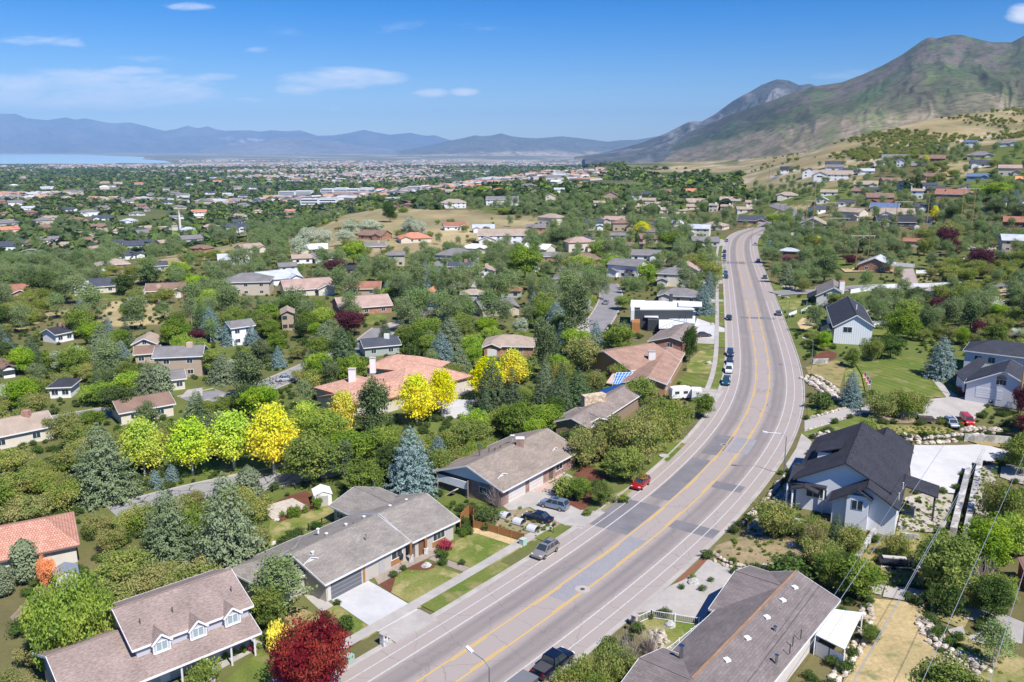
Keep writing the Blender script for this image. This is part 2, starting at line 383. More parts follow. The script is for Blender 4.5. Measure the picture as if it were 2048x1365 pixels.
shore = ((YY > 8600) & (YY < 9800))[..., None]*np.clip((nz1-.46)*8, 0, 1)[..., None]
colr = colr*(1-shore*.7) + np.array([.45,.4,.32])*shore*.7
def ground_fn(n, L):
    at = n('ShaderNodeAttribute', attribute_name='tint'); g = n('ShaderNodeNewGeometry')
    a = n('ShaderNodeTexNoise', ins={'Vector': g.outputs['Position'], 'Scale': .12, 'Detail': 9.0, 'Roughness': .65})
    b = n('ShaderNodeTexNoise', ins={'Vector': g.outputs['Position'], 'Scale': 1.6, 'Detail': 5.0, 'Roughness': .7})
    c = n('ShaderNodeTexNoise', ins={'Vector': g.outputs['Position'], 'Scale': .012, 'Detail': 6.0})
    k = M(n, 'ADD', M(n, 'ADD', M(n, 'MULTIPLY', a.outputs[0], .9), M(n, 'MULTIPLY', b.outputs[0], .55)), M(n, 'MULTIPLY', c.outputs[0], .5))
    vm = n('ShaderNodeVectorMath', operation='SCALE', ins={0: at.outputs[0], 3: k})
    out(n, BS(n, vm.outputs[0], .98, **{'Specular IOR Level': .08}))
GROUND = mat('ground', ground_fn)
nr, nc = XX.shape
ii = (np.arange(nr-1)[:, None]*nc + np.arange(nc-1)[None]).ravel()
me = npmesh('ground', np.c_[XX.ravel(), YY.ravel(), ZZ.ravel()], np.c_[ii, ii+1, ii+nc+1, ii+nc], GROUND, colr.reshape(-1, 3), smooth=True)
tag(link('ground', me), kind='structure')
# ------------------------------------------------------------------ lake
mb = MB(); mb.poly([PZ(x, y, -117.0) for x, y in [(-500,309.6),(60,309.2),(185,310),(215,312),(290,314.5),(285,319),(330,322),(345,326),(300,327.5),(240,326.5),(205,328.6),(100,327.6),(0,328.4),(-200,329),(-600,331)]])
WATER = mat('water', lambda n, L: out(n, BS(n, (.30,.45,.55), .6, **{'Specular IOR Level': .5})))
tag(mb.build('lake_water', WATER), kind='structure')
# ------------------------------------------------------------------ mountains
def mtn_mat(name, pal, sc, noise_amt=1.0, rockh=None):
    def f(n, L):
        g = n('ShaderNodeNewGeometry'); at = n('ShaderNodeAttribute', attribute_name='tint')
        a = n('ShaderNodeTexNoise', ins={'Vector': g.outputs['Position'], 'Scale': sc, 'Detail': 10.0, 'Roughness': .68})
        b = n('ShaderNodeTexNoise', ins={'Vector': g.outputs['Position'], 'Scale': sc*6, 'Detail': 8.0, 'Roughness': .7})
        k = M(n, 'ADD', M(n, 'MULTIPLY', a.outputs[0], 1.1), M(n, 'MULTIPLY', b.outputs[0], .9))
        d = n('ShaderNodeTexNoise', ins={'Vector': g.outputs['Position'], 'Scale': sc*22, 'Detail': 4.0, 'Roughness': .7}); e = n('ShaderNodeMapRange', ins={0: d.outputs[0], 1: .50, 2: .60, 3: 1.06, 4: .60})
        vm = n('ShaderNodeVectorMath', operation='SCALE', ins={0: at.outputs[0], 3: M(n, 'MULTIPLY', k, e.outputs[0])})
        out(n, BS(n, vm.outputs[0], .98, **{'Specular IOR Level': .05}))
    return mat(name, f)
def mountain(name, crest, Dc, Df, footz, colfn, nu=300, nt=70, rid=.10, rs=6.0, powr=1.25, seed=0.0, dcvar=.0):
    cx = np.array([c[0] for c in crest], float); cy = np.array([c[1] for c in crest], float)
    xs = np.linspace(cx[0], cx[-1], nu); ys = np.interp(xs, cx, cy)
    fade = np.minimum(1, np.minimum(np.arange(nu), np.arange(nu)[::-1])/10)
    u = (xs-CX)/F; v = (ys-CY)/F; kk = CP - v*SP
    D = Dc(xs) if callable(Dc) else np.full(nu, float(Dc))
    def blur(a, k):
        w = np.hanning(2*k+3)[1:-1]; w /= w.sum(); return np.convolve(np.pad(a, k, mode='reflect', reflect_type='odd'), w, 'valid')
    D = blur(D, nu//12)
    Yc = D; zc = CAMH - Yc*(SP+v*CP)/kk; Xc = Yc*u/kk
    fz = footz(xs) if callable(footz) else np.full(nu, float(footz)); dfv = Df(xs) if callable(Df) else np.full(nu, float(Df))
    T = np.r_[np.linspace(0, 1, nt), np.linspace(1.05, 1.7, 14)]
    V = []; C = []; dfv = blur(dfv, nu//12); fz = blur(fz, nu//12); zs1 = blur(zc, nu//14); zs2 = blur(zc, nu//5)
    for t in T:
        if t <= 1:
            q1 = t**6; q2 = np.clip((t-.3)/.6, 0, 1); zt = zc*q1+(1-q1)*(zs1*q2+zs2*(1-q2)); Yt = dfv + (Yc-dfv)*t; h = (zt-fz)*t**powr
        else:
            Yt = Yc + (Yc-dfv)*(t-1); h = (zc-fz)*(1-(t-1)*1.4)
        Xt = Xc/Yc*Yt
        w = max(0.0, 4*t*(1-t)) if t <= 1 else .3
        wu = u+ (vfbm(u*12+seed, t*3+seed, 3)-.5)*.10; ridge = 1-np.abs(2*vfbm(wu*rs*3.2+seed+t*.8, t*rs*.34+seed, 6, .5)-1)
        h = h + (zc-fz)*rid*w**.7*(ridge-.78)*2.6
        sw = D.mean()/9.0; rw = 1-np.abs(2*vfbm(Xt/sw+seed, Yt/sw*.8+3, 6, .52)-1); h = h + (zc-fz)*rid*.9*w*(rw-.75)*2
        hh = fz + np.maximum(h, (zc-fz)*-.03)
        if t <= .001: hh = fz - 25
        V.append(np.c_[Xt, Yt, hh]); C.append(colfn(xs, np.full(nu, t), ridge, hh, ys))
    V = np.concatenate(V); C = np.concatenate(C); nr = len(T)
    ii = (np.arange(nr-1)[:, None]*nu + np.arange(nu-1)[None]).ravel()
    me = npmesh(name, V, np.c_[ii, ii+1, ii+nu+1, ii+nu], mtn_mat('mountain_ground_%s' % name, None, 3.0/float(np.mean(D))*2.5), C, smooth=True)
    tag(link(name, me), kind='structure')
def lerp3(a, b, t): t = np.clip(t, 0, 1)[:, None]; return np.array(a)*(1-t)+np.array(b)*t
def col_far(xs, t, rg, h, ys):
    a = vfbm(xs*.02+3, t*3, 4); c = lerp3((.09,.10,.11), (.14,.14,.14), (a-.4)*4)
    pale = ((xs > 425) & (xs < 690) & (t > .2+(vfbm(xs*.03, t*2)-.5)*.3) & (t < .62+(vfbm(xs*.05+9, t)-.5)*.3))*1.0
    pale = pale*np.clip((vfbm(xs*.06+1, t*9, 4)-.36)*5, 0, 1)*np.clip((xs-425)/60, 0, 1)
    return c*(1-pale[:, None]*.8)+np.array([.42,.37,.33])*pale[:, None]*.8
mountain('far_mountains', [(-300,250),(-150,235),(-60,240),(0,228),(32,228),(50,236),(65,238),(95,241),(132,235),(150,240),(170,237),(195,242),(215,246),(235,247),(260,245),(300,255),(330,263),(350,259),(375,252),(395,257),(415,253),(432,259),(450,262),
  (500,261),(520,264),(540,261),(575,263),(600,261),(635,272),(670,271),(700,266),(727,260),(750,265),(780,270),(820,266),(850,272),(870,271),(895,279),(930,286),(980,294)], 40000, 30000, -110, col_far, nu=420, rid=.13, rs=5, seed=3.1)
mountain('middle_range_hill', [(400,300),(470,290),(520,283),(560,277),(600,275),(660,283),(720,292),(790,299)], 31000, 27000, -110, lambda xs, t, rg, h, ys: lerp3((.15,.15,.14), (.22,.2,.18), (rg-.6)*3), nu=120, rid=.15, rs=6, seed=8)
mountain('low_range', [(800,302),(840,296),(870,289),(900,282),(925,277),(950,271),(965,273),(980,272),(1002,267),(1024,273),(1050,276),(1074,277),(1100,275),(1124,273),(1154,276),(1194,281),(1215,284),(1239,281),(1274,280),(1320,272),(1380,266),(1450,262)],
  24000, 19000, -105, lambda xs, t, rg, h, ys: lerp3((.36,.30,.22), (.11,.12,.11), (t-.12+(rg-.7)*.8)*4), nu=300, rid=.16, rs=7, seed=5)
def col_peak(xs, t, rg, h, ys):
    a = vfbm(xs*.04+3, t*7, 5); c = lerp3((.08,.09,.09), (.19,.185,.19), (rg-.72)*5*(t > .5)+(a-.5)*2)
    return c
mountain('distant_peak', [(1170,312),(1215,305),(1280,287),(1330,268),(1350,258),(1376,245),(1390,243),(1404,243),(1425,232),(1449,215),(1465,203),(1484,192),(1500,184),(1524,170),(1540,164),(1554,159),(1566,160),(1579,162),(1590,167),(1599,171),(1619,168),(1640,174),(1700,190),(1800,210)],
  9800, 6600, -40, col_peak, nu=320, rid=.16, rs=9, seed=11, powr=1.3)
def col_big(xs, t, rg, h, ys):
    a = vfbm(xs*.012+3, t*5, 5); b = vfbm(xs*.05+7, t*14, 5)
    low = lerp3((.29,.235,.16), (.19,.175,.105), (b-.44)*5)
    mid = lerp3((.08,.11,.052), (.125,.12,.075), (a-.42)*4)
    pk = lerp3((.14,.12,.10), (.085,.10,.062), (b-.42)*5)
    edge = (t + (xs-1700)/1500*.35 - .30 + (a-.5)*.5)*7
    c = np.where((edge > 0)[:, None], lerp3((0,0,0), (1,1,1), edge)*mid + (1-np.clip(edge, 0, 1))[:, None]*low, low)
    e2 = np.clip((t-.62+(a-.5)*.3)*7, 0, 1)[:, None]
    c = c*(1-e2)+pk*e2
    gr = np.clip((vfbm(xs*.03+20, t*9+4, 4)-.60)*9, 0, 1)[:, None]*.4
    return c*(1-gr)+np.array([.12,.19,.05])*gr
mountain('big_mountain', [(1150,313),(1200,308),(1254,299),(1300,288),(1344,277),(1404,255),(1464,228),(1524,208),(1580,188),(1629,173),(1684,165),(1724,150),(1764,132),(1804,110),(1844,82),(1855,76),(1864,75),(1872,78),(1879,76),(1904,70),(1924,70),(1949,77),(1984,85),(2024,85),(2048,72),(2080,60),(2160,40),(2300,60),(2500,90)],
  lambda xs: np.interp(xs, [1150,1300,1400,1560,2500], [15000,11000,8200,5800,5600]), lambda xs: np.interp(xs, [1150,1300,1400,1560,1700,2500], [11500,6200,4300,3000,2300,1900]), lambda xs: np.interp(xs, [1150,1300,1400,1500,1700,2500], [-119,-85,-50,0,45,80]), col_big, nu=560, nt=130, rid=.032, rs=6, seed=21, powr=1.22)
# ------------------------------------------------------------------ haze
mb = MB(); mb.ab(-44000, 44000, -200, 45900, -190, 1900)
o = mb.build('haze', [], uv=False); tag(o, kind='stuff')
hm = bpy.data.materials.new('haze'); hm.use_nodes = True; n, L = NT(hm.node_tree)
pv = n('ShaderNodeVolumePrincipled', ins={'Color': (.36,.62,1.0,1), 'Density': 3.3e-5, 'Anisotropy': -0.25})
n('ShaderNodeOutputMaterial', ins={1: pv.outputs[0]}); o.data.materials.append(hm)
# ------------------------------------------------------------------ the curved street
YLp = [(900,1320.8),(984,1268),(1068.5,1211),(1178,1140),(1276,1069),(1351,1005),(1426,931.5),(1461,893),(1490,852),(1508,817),(1516.7,788),(1518,758.6),(1513.7,723),(1508,693),(1498.5,636),(1490,592),(1481.4,546.6),(1474.7,524),(1469,487.6)]
pts = [PZ(x, y, 0)[:2] for x, y in YLp]; cen = []
for i, q in enumerate(pts):
    d = pts[min(i+1, len(pts)-1)]-pts[max(i-1, 0)]; d /= np.linalg.norm(d); cen.append(q+np.array([d[1], -d[0]])*1.65)
cen = cen[:-1] + [PZ(1479,492,0)[:2], PZ(1484,474,0)[:2], PZ(1500,463.5,0)[:2], PZ(1535,456,0)[:2], PZ(1580,450,0)[:2]]
d = cen[0]-cen[2]; d /= np.linalg.norm(d); cen = [cen[0]+d*90, cen[0]+d*45] + cen
def smooth_line(P, step=3.0, it=6):
    P = np.array(P); s = np.r_[0, np.cumsum(np.linalg.norm(np.diff(P, axis=0), axis=1))]; t = np.arange(0, s[-1], step)
    Q = np.c_[np.interp(t, s, P[:,0]), np.interp(t, s, P[:,1])]
    for _ in range(it):
        k = 5; w = np.ones(2*k+1)/(2*k+1); E = np.pad(Q, ((k,k),(0,0)), mode='reflect', reflect_type='odd')
        Q = np.c_[np.convolve(E[:,0], w, 'valid'), np.convolve(E[:,1], w, 'valid')]
    return Q
RC = smooth_line(cen); 
def normals(Q): T = np.gradient(Q, axis=0); T /= np.linalg.norm(T, axis=1)[:, None]; return np.c_[T[:,1], -T[:,0]]   # to the right of travel
RN = normals(RC); RS = np.arange(len(RC))*3.0
def road_dist(x, y):
    """signed offset from the street's centre line (right positive) and arc index"""
    d = np.array([x, y])-RC; i = int(np.argmin((d**2).sum(1))); return float(d[i]@RN[i]), i
def strip(name, o0, o1, z, m, i0=0, i1=None, thick=0.0, zoff=None, C=RC, N=RN, kind='structure', uvs=True):
    i1 = len(C) if i1 is None else i1; mb = MB(); V = []; 
    for i in range(i0, i1):
        a, b = C[i]+N[i]*o0, C[i]+N[i]*o1; za = zb_ = 0.0
        za = terrain(a[0], a[1]); zb_ = terrain(b[0], b[1])
        V.append((np.array([a[0], a[1], za+z]), np.array([b[0], b[1], zb_+z])))
    for (a, b), (c, d) in zip(V[:-1], V[1:]):
        mb.poly([a, b, d, c] if o1 > o0 else [b, a, c, d])
        if thick:
            t = np.array([0,0,thick]); mb.poly([a, c, c-t, a-t]); mb.poly([b-t, d-t, d, b])
    if thick:
        t = np.array([0,0,thick])
        for a, b in (V[0], V[-1]): mb.poly([a, b, b-t, a-t])
    ob = mb.build(name, m, uv=False)
    me = ob.data; ul = me.uv_layers.new(name='UVMap'); dat = []
    S = np.r_[0, np.cumsum(np.linalg.norm(np.diff(C, axis=0), axis=1))]
    for li in me.loops:
        co = me.vertices[li.vertex_index].co; dd = np.array([co.x, co.y])-C; i = int(np.argmin((dd**2).sum(1))); dat += [float(dd[i]@N[i]), float(S[i])]
    ul.data.foreach_set('uv', dat)
    if kind: ob['kind'] = kind
    return ob
def road_fn(n, L):
    uvn = n('ShaderNodeUVMap'); s = n('ShaderNodeSeparateXYZ', ins={0: uvn.outputs[0]}); g = n('ShaderNodeNewGeometry')
    a = n('ShaderNodeTexNoise', ins={'Vector': g.outputs['Position'], 'Scale': .16, 'Detail': 6.0, 'Roughness': .6})
    mp = n('ShaderNodeMapping', ins={0: uvn.outputs[0], 3: (1.2, .06, 1)})
    st = n('ShaderNodeTexNoise', ins={'Vector': mp.outputs[0], 'Scale': 1.0, 'Detail': 5.0, 'Roughness': .6})
    fine = n('ShaderNodeTexNoise', ins={'Vector': g.outputs['Position'], 'Scale': 9.0, 'Detail': 3.0})
    au = M(n, 'ABSOLUTE', M(n, 'ADD', s.outputs[0], 0.0))
    lane = M(n, 'SUBTRACT', 1.0, M(n, 'DIVIDE', M(n, 'ABSOLUTE', M(n, 'SUBTRACT', au, 3.7)), 2.1), clamp=True)       # dark travelled lanes
    tr = M(n, 'MULTIPLY', M(n, 'ADD', M(n, 'SINE', M(n, 'MULTIPLY', au, 3.55)), 1.0), .25)
    k = M(n, 'MULTIPLY', M(n, 'MULTIPLY', lane, 1.5, clamp=True), M(n, 'ADD', M(n, 'MULTIPLY', st.outputs[0], 1.25), M(n, 'MULTIPLY', a.outputs[0], .7)), clamp=True)
    k = M(n, 'SUBTRACT', k, M(n, 'MULTIPLY', tr, .5), clamp=True)
    c = MIX(n, k, (.36,.312,.285), (.195,.178,.172))
    c = MIX(n, M(n, 'MULTIPLY', a.outputs[0], .45), c, (.32,.275,.255))
    # re-laid strips running across the street, cracks
    ps = n('ShaderNodeTexNoise', noise_dimensions='1D', ins={'W': M(n, 'MULTIPLY', s.outputs[1], .05), 'Detail': 0.0})
    vor = n('ShaderNodeTexVoronoi', feature='DISTANCE_TO_EDGE', ins={'Vector': n('ShaderNodeVectorMath', operation='ADD', ins={0: g.outputs['Position'], 1: n('ShaderNodeTexNoise', ins={'Vector': g.outputs['Position'], 'Scale': .9, 'Detail': 4.0}).outputs['Color']}).outputs[0], 'Scale': .17})
    cr = M(n, 'LESS_THAN', vor.outputs[0], .007)
    vor2 = n('ShaderNodeTexVoronoi', feature='DISTANCE_TO_EDGE', ins={'Vector': n('ShaderNodeVectorMath', operation='ADD', ins={0: g.outputs['Position'], 1: n('ShaderNodeTexNoise', ins={'Vector': g.outputs['Position'], 'Scale': 1.6, 'Detail': 4.0}).outputs['Color']}).outputs[0], 'Scale': .7})
    cr2 = M(n, 'MULTIPLY', M(n, 'LESS_THAN', vor2.outputs[0], .03), M(n, 'GREATER_THAN', a.outputs[0], .54))
    cr = M(n, 'MAXIMUM', cr, M(n, 'MULTIPLY', cr2, lane))
    c = MIX(n, M(n, 'MULTIPLY', cr, .33), c, (.12,.11,.11))
    r = n('ShaderNodeMapRange', ins={0: fine.outputs[0], 1: .3, 2: .7, 3: .93, 4: 1.07})
    vm = n('ShaderNodeVectorMath', operation='SCALE', ins={0: c, 3: r.outputs[0]})
    out(n, BS(n, vm.outputs[0], .9, **{'Specular IOR Level': .2}))
ROAD = mat('street_asphalt', road_fn)
def worn(col, amt=.42):
    def f(n, L):
        g = n('ShaderNodeNewGeometry'); a = n('ShaderNodeTexNoise', ins={'Vector': g.outputs['Position'], 'Scale': 3.0, 'Detail': 6.0, 'Roughness': .8})
        r = n('ShaderNodeMapRange', ins={0: a.outputs[0], 1: amt-.06, 2: amt+.02}); out(n, BS(n, MIX(n, r.outputs[0], (.33,.30,.29), col), .7))
    return mat(('paint', col), f)
WPAINT, YPAINT = worn((.53,.52,.50), .45), worn((.62,.40,.09), .40)
strip('road', -8.9, 9.0, .012, ROAD)
for s, nm in ((-1, 'left'), (1, 'right')):
    strip('gutter', s*8.9, s*9.35, .02, CONC)
    strip('kerb', s*9.35, s*9.62, .15, CONC, thick=.14)
i_cross = [i for i in range(len(RC)) if 555 < proj(RC[i][0], RC[i][1], 0)[1] < 600 and RC[i][1] > 200]
def idx(py): return int(np.argmin(np.abs(proj(RC[:,0], np.maximum(RC[:,1], 40), 0)[1]-py)))
ia, ib = idx(598), idx(573)
for off, w in ((-7.35,.075),(-5.55,.10)): strip('white_line', off-w, off+w, .018, WPAINT, i0=0, i1=idx(468))
for off, w in ((5.6,.09),(7.35,.075)):
    strip('white_line', off-w, off+w, .018, WPAINT, i0=0, i1=ia); strip('white_line', off-w, off+w, .018, WPAINT, i0=ib, i1=idx(468))
for off in (-1.62, 1.62):
    strip('yellow_line', off-.09, off+.09, .018, YPAINT, i0=0, i1=ia); strip('yellow_line', off-.09, off+.09, .018, YPAINT, i0=ib, i1=idx(462))
    sg = 1 if off < 0 else -1                                   # broken inner line of the turn lane
    for i in range(0, ia-2, 5): strip('yellow_dash', off+sg*.2, off+sg*.34, .018, YPAINT, i0=i, i1=i+3)
def idxo(py, off): Q = RC+RN*off; return int(np.argmin(np.abs(proj(Q[:,0], np.maximum(Q[:,1], 40), 0)[1]-py)))
def roadpt(py, off): i = idxo(py, off); return RC[i]+RN[i]*off
PATCHM = groundmat('repaved_asphalt', (.17,.165,.175), (.21,.20,.21), .3, 5.0); PATCHG = groundmat('grey_repaved_asphalt', (.27,.265,.285), (.30,.29,.30), .3, 5.0)
def patch(name, poly, m, z=.03, kind='structure', world=False, thick=0.0, drape=False, grid=4.0, **kw):
    P = [np.array([p[0], p[1]]) if world else G(*p)[:2] for p in poly]
    ar = sum(P[i][0]*P[(i+1) % len(P)][1]-P[(i+1) % len(P)][0]*P[i][1] for i in range(len(P)))
    if ar < 0: P = P[::-1]
    cz = [terrain(p[0], p[1]) for p in P]
    mb = MB()
    if max(map(abs, cz)) < .01 and not drape:
        top = [(p[0], p[1], z) for p in P]
        if thick: mb.prism(top, thick)
        else: mb.poly(top)
        o = mb.build(name, m)
    else:
        import bmesh
        bm = bmesh.new(); bm.faces.new([bm.verts.new((p[0], p[1], 0)) for p in P]); 
        xs = [p[0] for p in P]; ys = [p[1] for p in P]; g = max(grid, min(ys)*.012)
        for a0, a1, ax in ((min(xs), max(xs), 0), (min(ys), max(ys), 1)):
            t = a0+g
            while t < a1:
                bmesh.ops.bisect_plane(bm, geom=bm.verts[:]+bm.edges[:]+bm.faces[:], plane_co=(t, t, 0), plane_no=(1,0,0) if ax == 0 else (0,1,0)); t += g
        hy = min(ys)
        for v in bm.verts: v.co.z = terrain(v.co.x, v.co.y)+z+.06+hy*.0007
        me = bpy.data.meshes.new(name); bm.to_mesh(me); bm.free(); me.materials.append(m); o = link(name, me)
    if kind: o['kind'] = kind
    for k, v in kw.items(): o[k] = v
    CLEAR.append([tuple(q) for q in P]) if kw.get('clear', True) else None
    return o
CLEAR = []
def strip_patch(py0, py1, o0, o1, m, nm='road_repair', z=.0148): strip(nm, o0, o1, z, m, i0=min(idxo(py0, (o0+o1)/2), idxo(py1, (o0+o1)/2)), i1=max(idxo(py0, (o0+o1)/2), idxo(py1, (o0+o1)/2))+1)
strip_patch(1058, 1000, -8.8, -1.9, PATCHM); strip_patch(905, 870, -4.5, -1.2, PATCHM); strip_patch(905, 875, -.6, 3.2, PATCHG); strip_patch(1190, 1075, -1.3, 1.3, PATCHG)
strip_patch(1062, 1052, 1.9, 8.8, PATCHM); strip_patch(985, 965, 1.9, 6.8, PATCHM); strip_patch(1045, 1005, -5.2, -1.9, PATCHM, z=.0165); strip_patch(1000, 915, -5.2, -1.9, PATCHM)
strip_patch(640, 636, -4.5, 6.5, PATCHM); strip_patch(529, 523, -9, 2, PATCHM)
# side streets
SIDE = groundmat('grey_asphalt', (.22,.21,.22), (.27,.26,.265), .2, 4.0)
def crack_fn(n, L):
    g = n('ShaderNodeNewGeometry'); a = n('ShaderNodeTexNoise', ins={'Vector': g.outputs['Position'], 'Scale': .9, 'Detail': 4.0})
    v = n('ShaderNodeTexVoronoi', feature='DISTANCE_TO_EDGE', ins={'Vector': n('ShaderNodeVectorMath', operation='ADD', ins={0: g.outputs['Position'], 1: a.outputs['Color']}).outputs[0], 'Scale': .3})
    c = MIX(n, M(n, 'LESS_THAN', v.outputs[0], .022), MIX(n, a.outputs[0], (.27,.26,.26), (.33,.32,.31)), (.05,.05,.05)); out(n, BS(n, c, .9))
CRACK = mat('cracked_asphalt', crack_fn)
STREETS = []
def street(pl, w, m, z=.02, kerb=True):
    C = smooth_line([G(*p)[:2] for p in pl], 3.0, 2); N = normals(C); STREETS.append((C, w/2)); z = z + (0.25 if np.abs(terrain(C[:,0], C[:,1])).max() > .01 else 0)
    strip('side_street', -w/2, w/2, z, m, C=C, N=N)
    if kerb:
        for s in (-1, 1): strip('kerb', s*w/2, s*(w/2+.5), z+.08, CONC, C=C, N=N, thick=.1)
street([(1548,588),(1590,586),(1640,583),(1700,578),(1780,575),(1860,572),(1940,569),(2060,565)], 7.5, SIDE, .016)
street([(1150,690),(1180,668),(1203,640),(1221,606),(1226,585),(1212,566)], 8.0, SIDE)
street([(230,1030),(330,985),(400,970),(470,966),(560,962),(640,950),(700,925)], 8.5, CRACK)
street([(370,800),(420,788),(445,783)], 7, SIDE); street([(90,845),(140,835),(185,828),(250,817),(330,806)], 7, SIDE); street([(440,806),(520,780),(570,760),(620,735),(690,700)], 7, CRACK)
street([(715,712),(728,692),(745,672),(775,655)], 8, SIDE); street([(820,632),(850,622),(885,612),(915,598)], 7, SIDE); street([(890,580),(930,566),(960,560)], 7, SIDE, kerb=False)
street([(1480,388),(1468,376),(1462,368),(1490,360)], 8, groundmat('pink_asphalt', (.4,.34,.32), (.36,.31,.3), .2, 3), kerb=False)
street([(1290,452),(1200,436)], 6, SIDE, kerb=False); street([(1545,410),(1600,432),(1625,440)], 7, SIDE, kerb=False); street([(1540,362),(1560,350),(1565,345)], 8, SIDE, kerb=False)
strip('side_street', -9.3-28, -9.0, .014, SIDE, i0=idxo(531,-9), i1=idxo(523,-9)+1)
# pavements beside the street (left side)
for a, b, o0, o1 in ((1500, 1035, -13.6, -12.1), (930, 885, -13.4, -12.0), (782, 478, -12.6, -11.4)):
    strip('pavement', o0, o1, .14, CONC, i0=0 if a == 1500 else idxo(a, -12), i1=idxo(b, -12), thick=.12)
for a, b in ((1215,1105),(1088,1060),(905,872),(778,706),(697,661),(655,640),(628,600),(590,583),(560,535)):
    strip('verge', -12.1 if a > 800 else -11.4, -9.62, .13, LAWN, i0=idxo(a, -11), i1=max(idxo(b, -11), idxo(a, -11)+2), thick=.1)
# ------------------------------------------------------------------ houses
HB = []        # picture boxes of the houses (for planting trees around them) and footprints
LMK = []       # landmarks: short name, pixel
class House:
    def __init__(s, label, lm, base, wallm, roofm, trim=None, name='house', group=None, cat='house', o=.5):
        s.base = float(base); s.wallm = wallm; s.roofm = roofm; s.trim = trim or TRIMW; s.walls = MB(); s.roof = MB(); s.fas = MB(); s.label = label; s.lm = lm
        s.wins = []; s.faces = {}; s.extra = []; s.o = o; s.name = name; s.group = group; s.cat = cat; s.org = None; s.allpts = []; s.gb = MB(); s.gbm = None
    def gable(s, A, B, he, R=None, pitch=.35, half=None, back=None, key='', og=None, oe=None, wallm=None, walls=True, zb=None, gablem=None, th=.2):
        """A,B: ends of the near eave (pixels); he: eave height above the base; R: a pixel on the ridge"""
        ze = s.base+he; a = PZ(A[0], A[1], ze)[:2] if len(A) == 2 else np.array(A[:2]); b = PZ(B[0], B[1], ze)[:2] if len(B) == 2 else np.array(B[:2])
        L_ = np.linalg.norm(b-a); e = (b-a)/L_; nn = np.array([-e[1], e[0]])
        if half is None:
            lo, hi = ze, min(ze+12, CAMH-2)
            for _ in range(40):
                m = (lo+hi)/2; r = PZ(R[0], R[1], m)[:2]; h_ = (r-a)@nn
                if m-ze < pitch*abs(h_): lo = m
                else: hi = m
            half = (r-a)@nn
            if half < 0: nn = -nn; half = -half
        elif half < 0: nn = -nn; half = -half
        back = half if back is None else back
        return s.block(a, e, nn, L_, ze, half, half*pitch, back, key, og, oe, walls, zb, th)
    def block(s, a, e, nn, L_, ze, half, rise, back, key='', og=None, oe=None, walls=True, zb=None, th=.2, hip=0.0):
        og = s.o if og is None else og; oe = s.o if oe is None else oe; zb = s.base-1.5 if zb is None else zb
        zr = ze+rise; p = rise/half; zk = zr-p*back
        P = lambda t, q, z: np.array([a[0]+e[0]*t+nn[0]*q, a[1]+e[1]*t+nn[1]*q, z])
        def up(pts):
            ar = sum(pts[i][0]*pts[(i+1) % len(pts)][1]-pts[(i+1) % len(pts)][0]*pts[i][1] for i in range(len(pts)))
            return pts if ar > 0 else pts[::-1]
        i0 = hip*half; i1 = L_-hip*half
        if hip and L_ < 2*hip*half: i0 = i1 = L_/2
        W = half+back
        s.roof.prism(up([P(0,0,ze), P(L_,0,ze), P(i1,half,zr), P(i0,half,zr)]), th)
        s.roof.prism(up([P(L_,W,zk), P(0,W,zk), P(i0,half,zr), P(i1,half,zr)]), th)
        if hip:
            s.roof.prism(up([P(0,0,ze), P(i0,half,zr), P(0,W,zk)]), th); s.roof.prism(up([P(L_,0,ze), P(L_,W,zk), P(i1,half,zr)]), th)
        f = .05; hb = th+.04; zc = -hb/2+.01
        for t0, t1, q, z in ((0, L_, -f/2, ze), (0, L_, W+f/2, zk)): s.fas.bar(P(t0, q, z+zc), P(t1, q, z+zc), f, hb)
        if not hip:
            for t in (-f/2-.003, L_+f/2+.003):
                s.fas.bar(P(t, 0, ze+zc), P(t, half, zr+zc), f, hb); s.fas.bar(P(t, W, zk+zc), P(t, half, zr+zc), f, hb)
            s.roof.bar(P(0, half, zr+.02), P(L_, half, zr+.02), .22, .05)
        else:
            for t in (-f/2, L_+f/2): s.fas.bar(P(t, 0, ze+zc), P(t, W, zk+zc), f, hb)
        if walls:
            x0, x1, y0, y1 = og, L_-og, oe, W-oe; q0 = ze+p*oe-.12; q1 = zk+p*oe-.12
            zt = ze-.10 if hip else None
            if hip: q0 = q1 = ze-.08
            c = [P(x0,y0,0), P(x1,y0,0), P(x1,y1,0), P(x0,y1,0)]
            def wp(pts): s.walls.poly(pts)
            sw = lambda v, z: np.array([v[0], v[1], z])
            fl = (e[0]*nn[1]-e[1]*nn[0]) < 0
            def quad(p0, p1, z0, z1, ridge=None):
                pts = [sw(p0, zb), sw(p1, zb), sw(p1, z1)] + ([ridge] if ridge is not None else []) + [sw(p0, z0)]
                s.walls.poly(pts[::-1] if fl else pts)
            quad(c[0], c[1], q0, q0); quad(c[2], c[3], q1, q1)
            quad(c[1], c[2], q0, q1, None if hip else P(x1, half, zr-.12)); quad(c[3], c[0], q1, q0, None if hip else P(x0, half, zr-.12))
            s.faces[key+'F'] = (c[0], e, -nn, x1-x0); s.faces[key+'K'] = (c[3], e, nn, x1-x0)
            s.faces[key+'L'] = (c[0], nn, -e, y1-y0); s.faces[key+'R'] = (c[1], nn, e, y1-y0)
            CLEAR.append([(float(v[0]), float(v[1])) for v in (P(-1,-1,0), P(L_+1,-1,0), P(L_+1,W+1,0), P(-1,W+1,0))])
        s.allpts += [P(0,0,s.base), P(L_,0,s.base), P(0,0,ze), P(L_,0,ze), P(0,half,zr), P(L_,half,zr), P(0,W,zk), P(L_,W,zk)]
        s.P = P; s.dim = (L_, half, back, ze, zr)
        return P
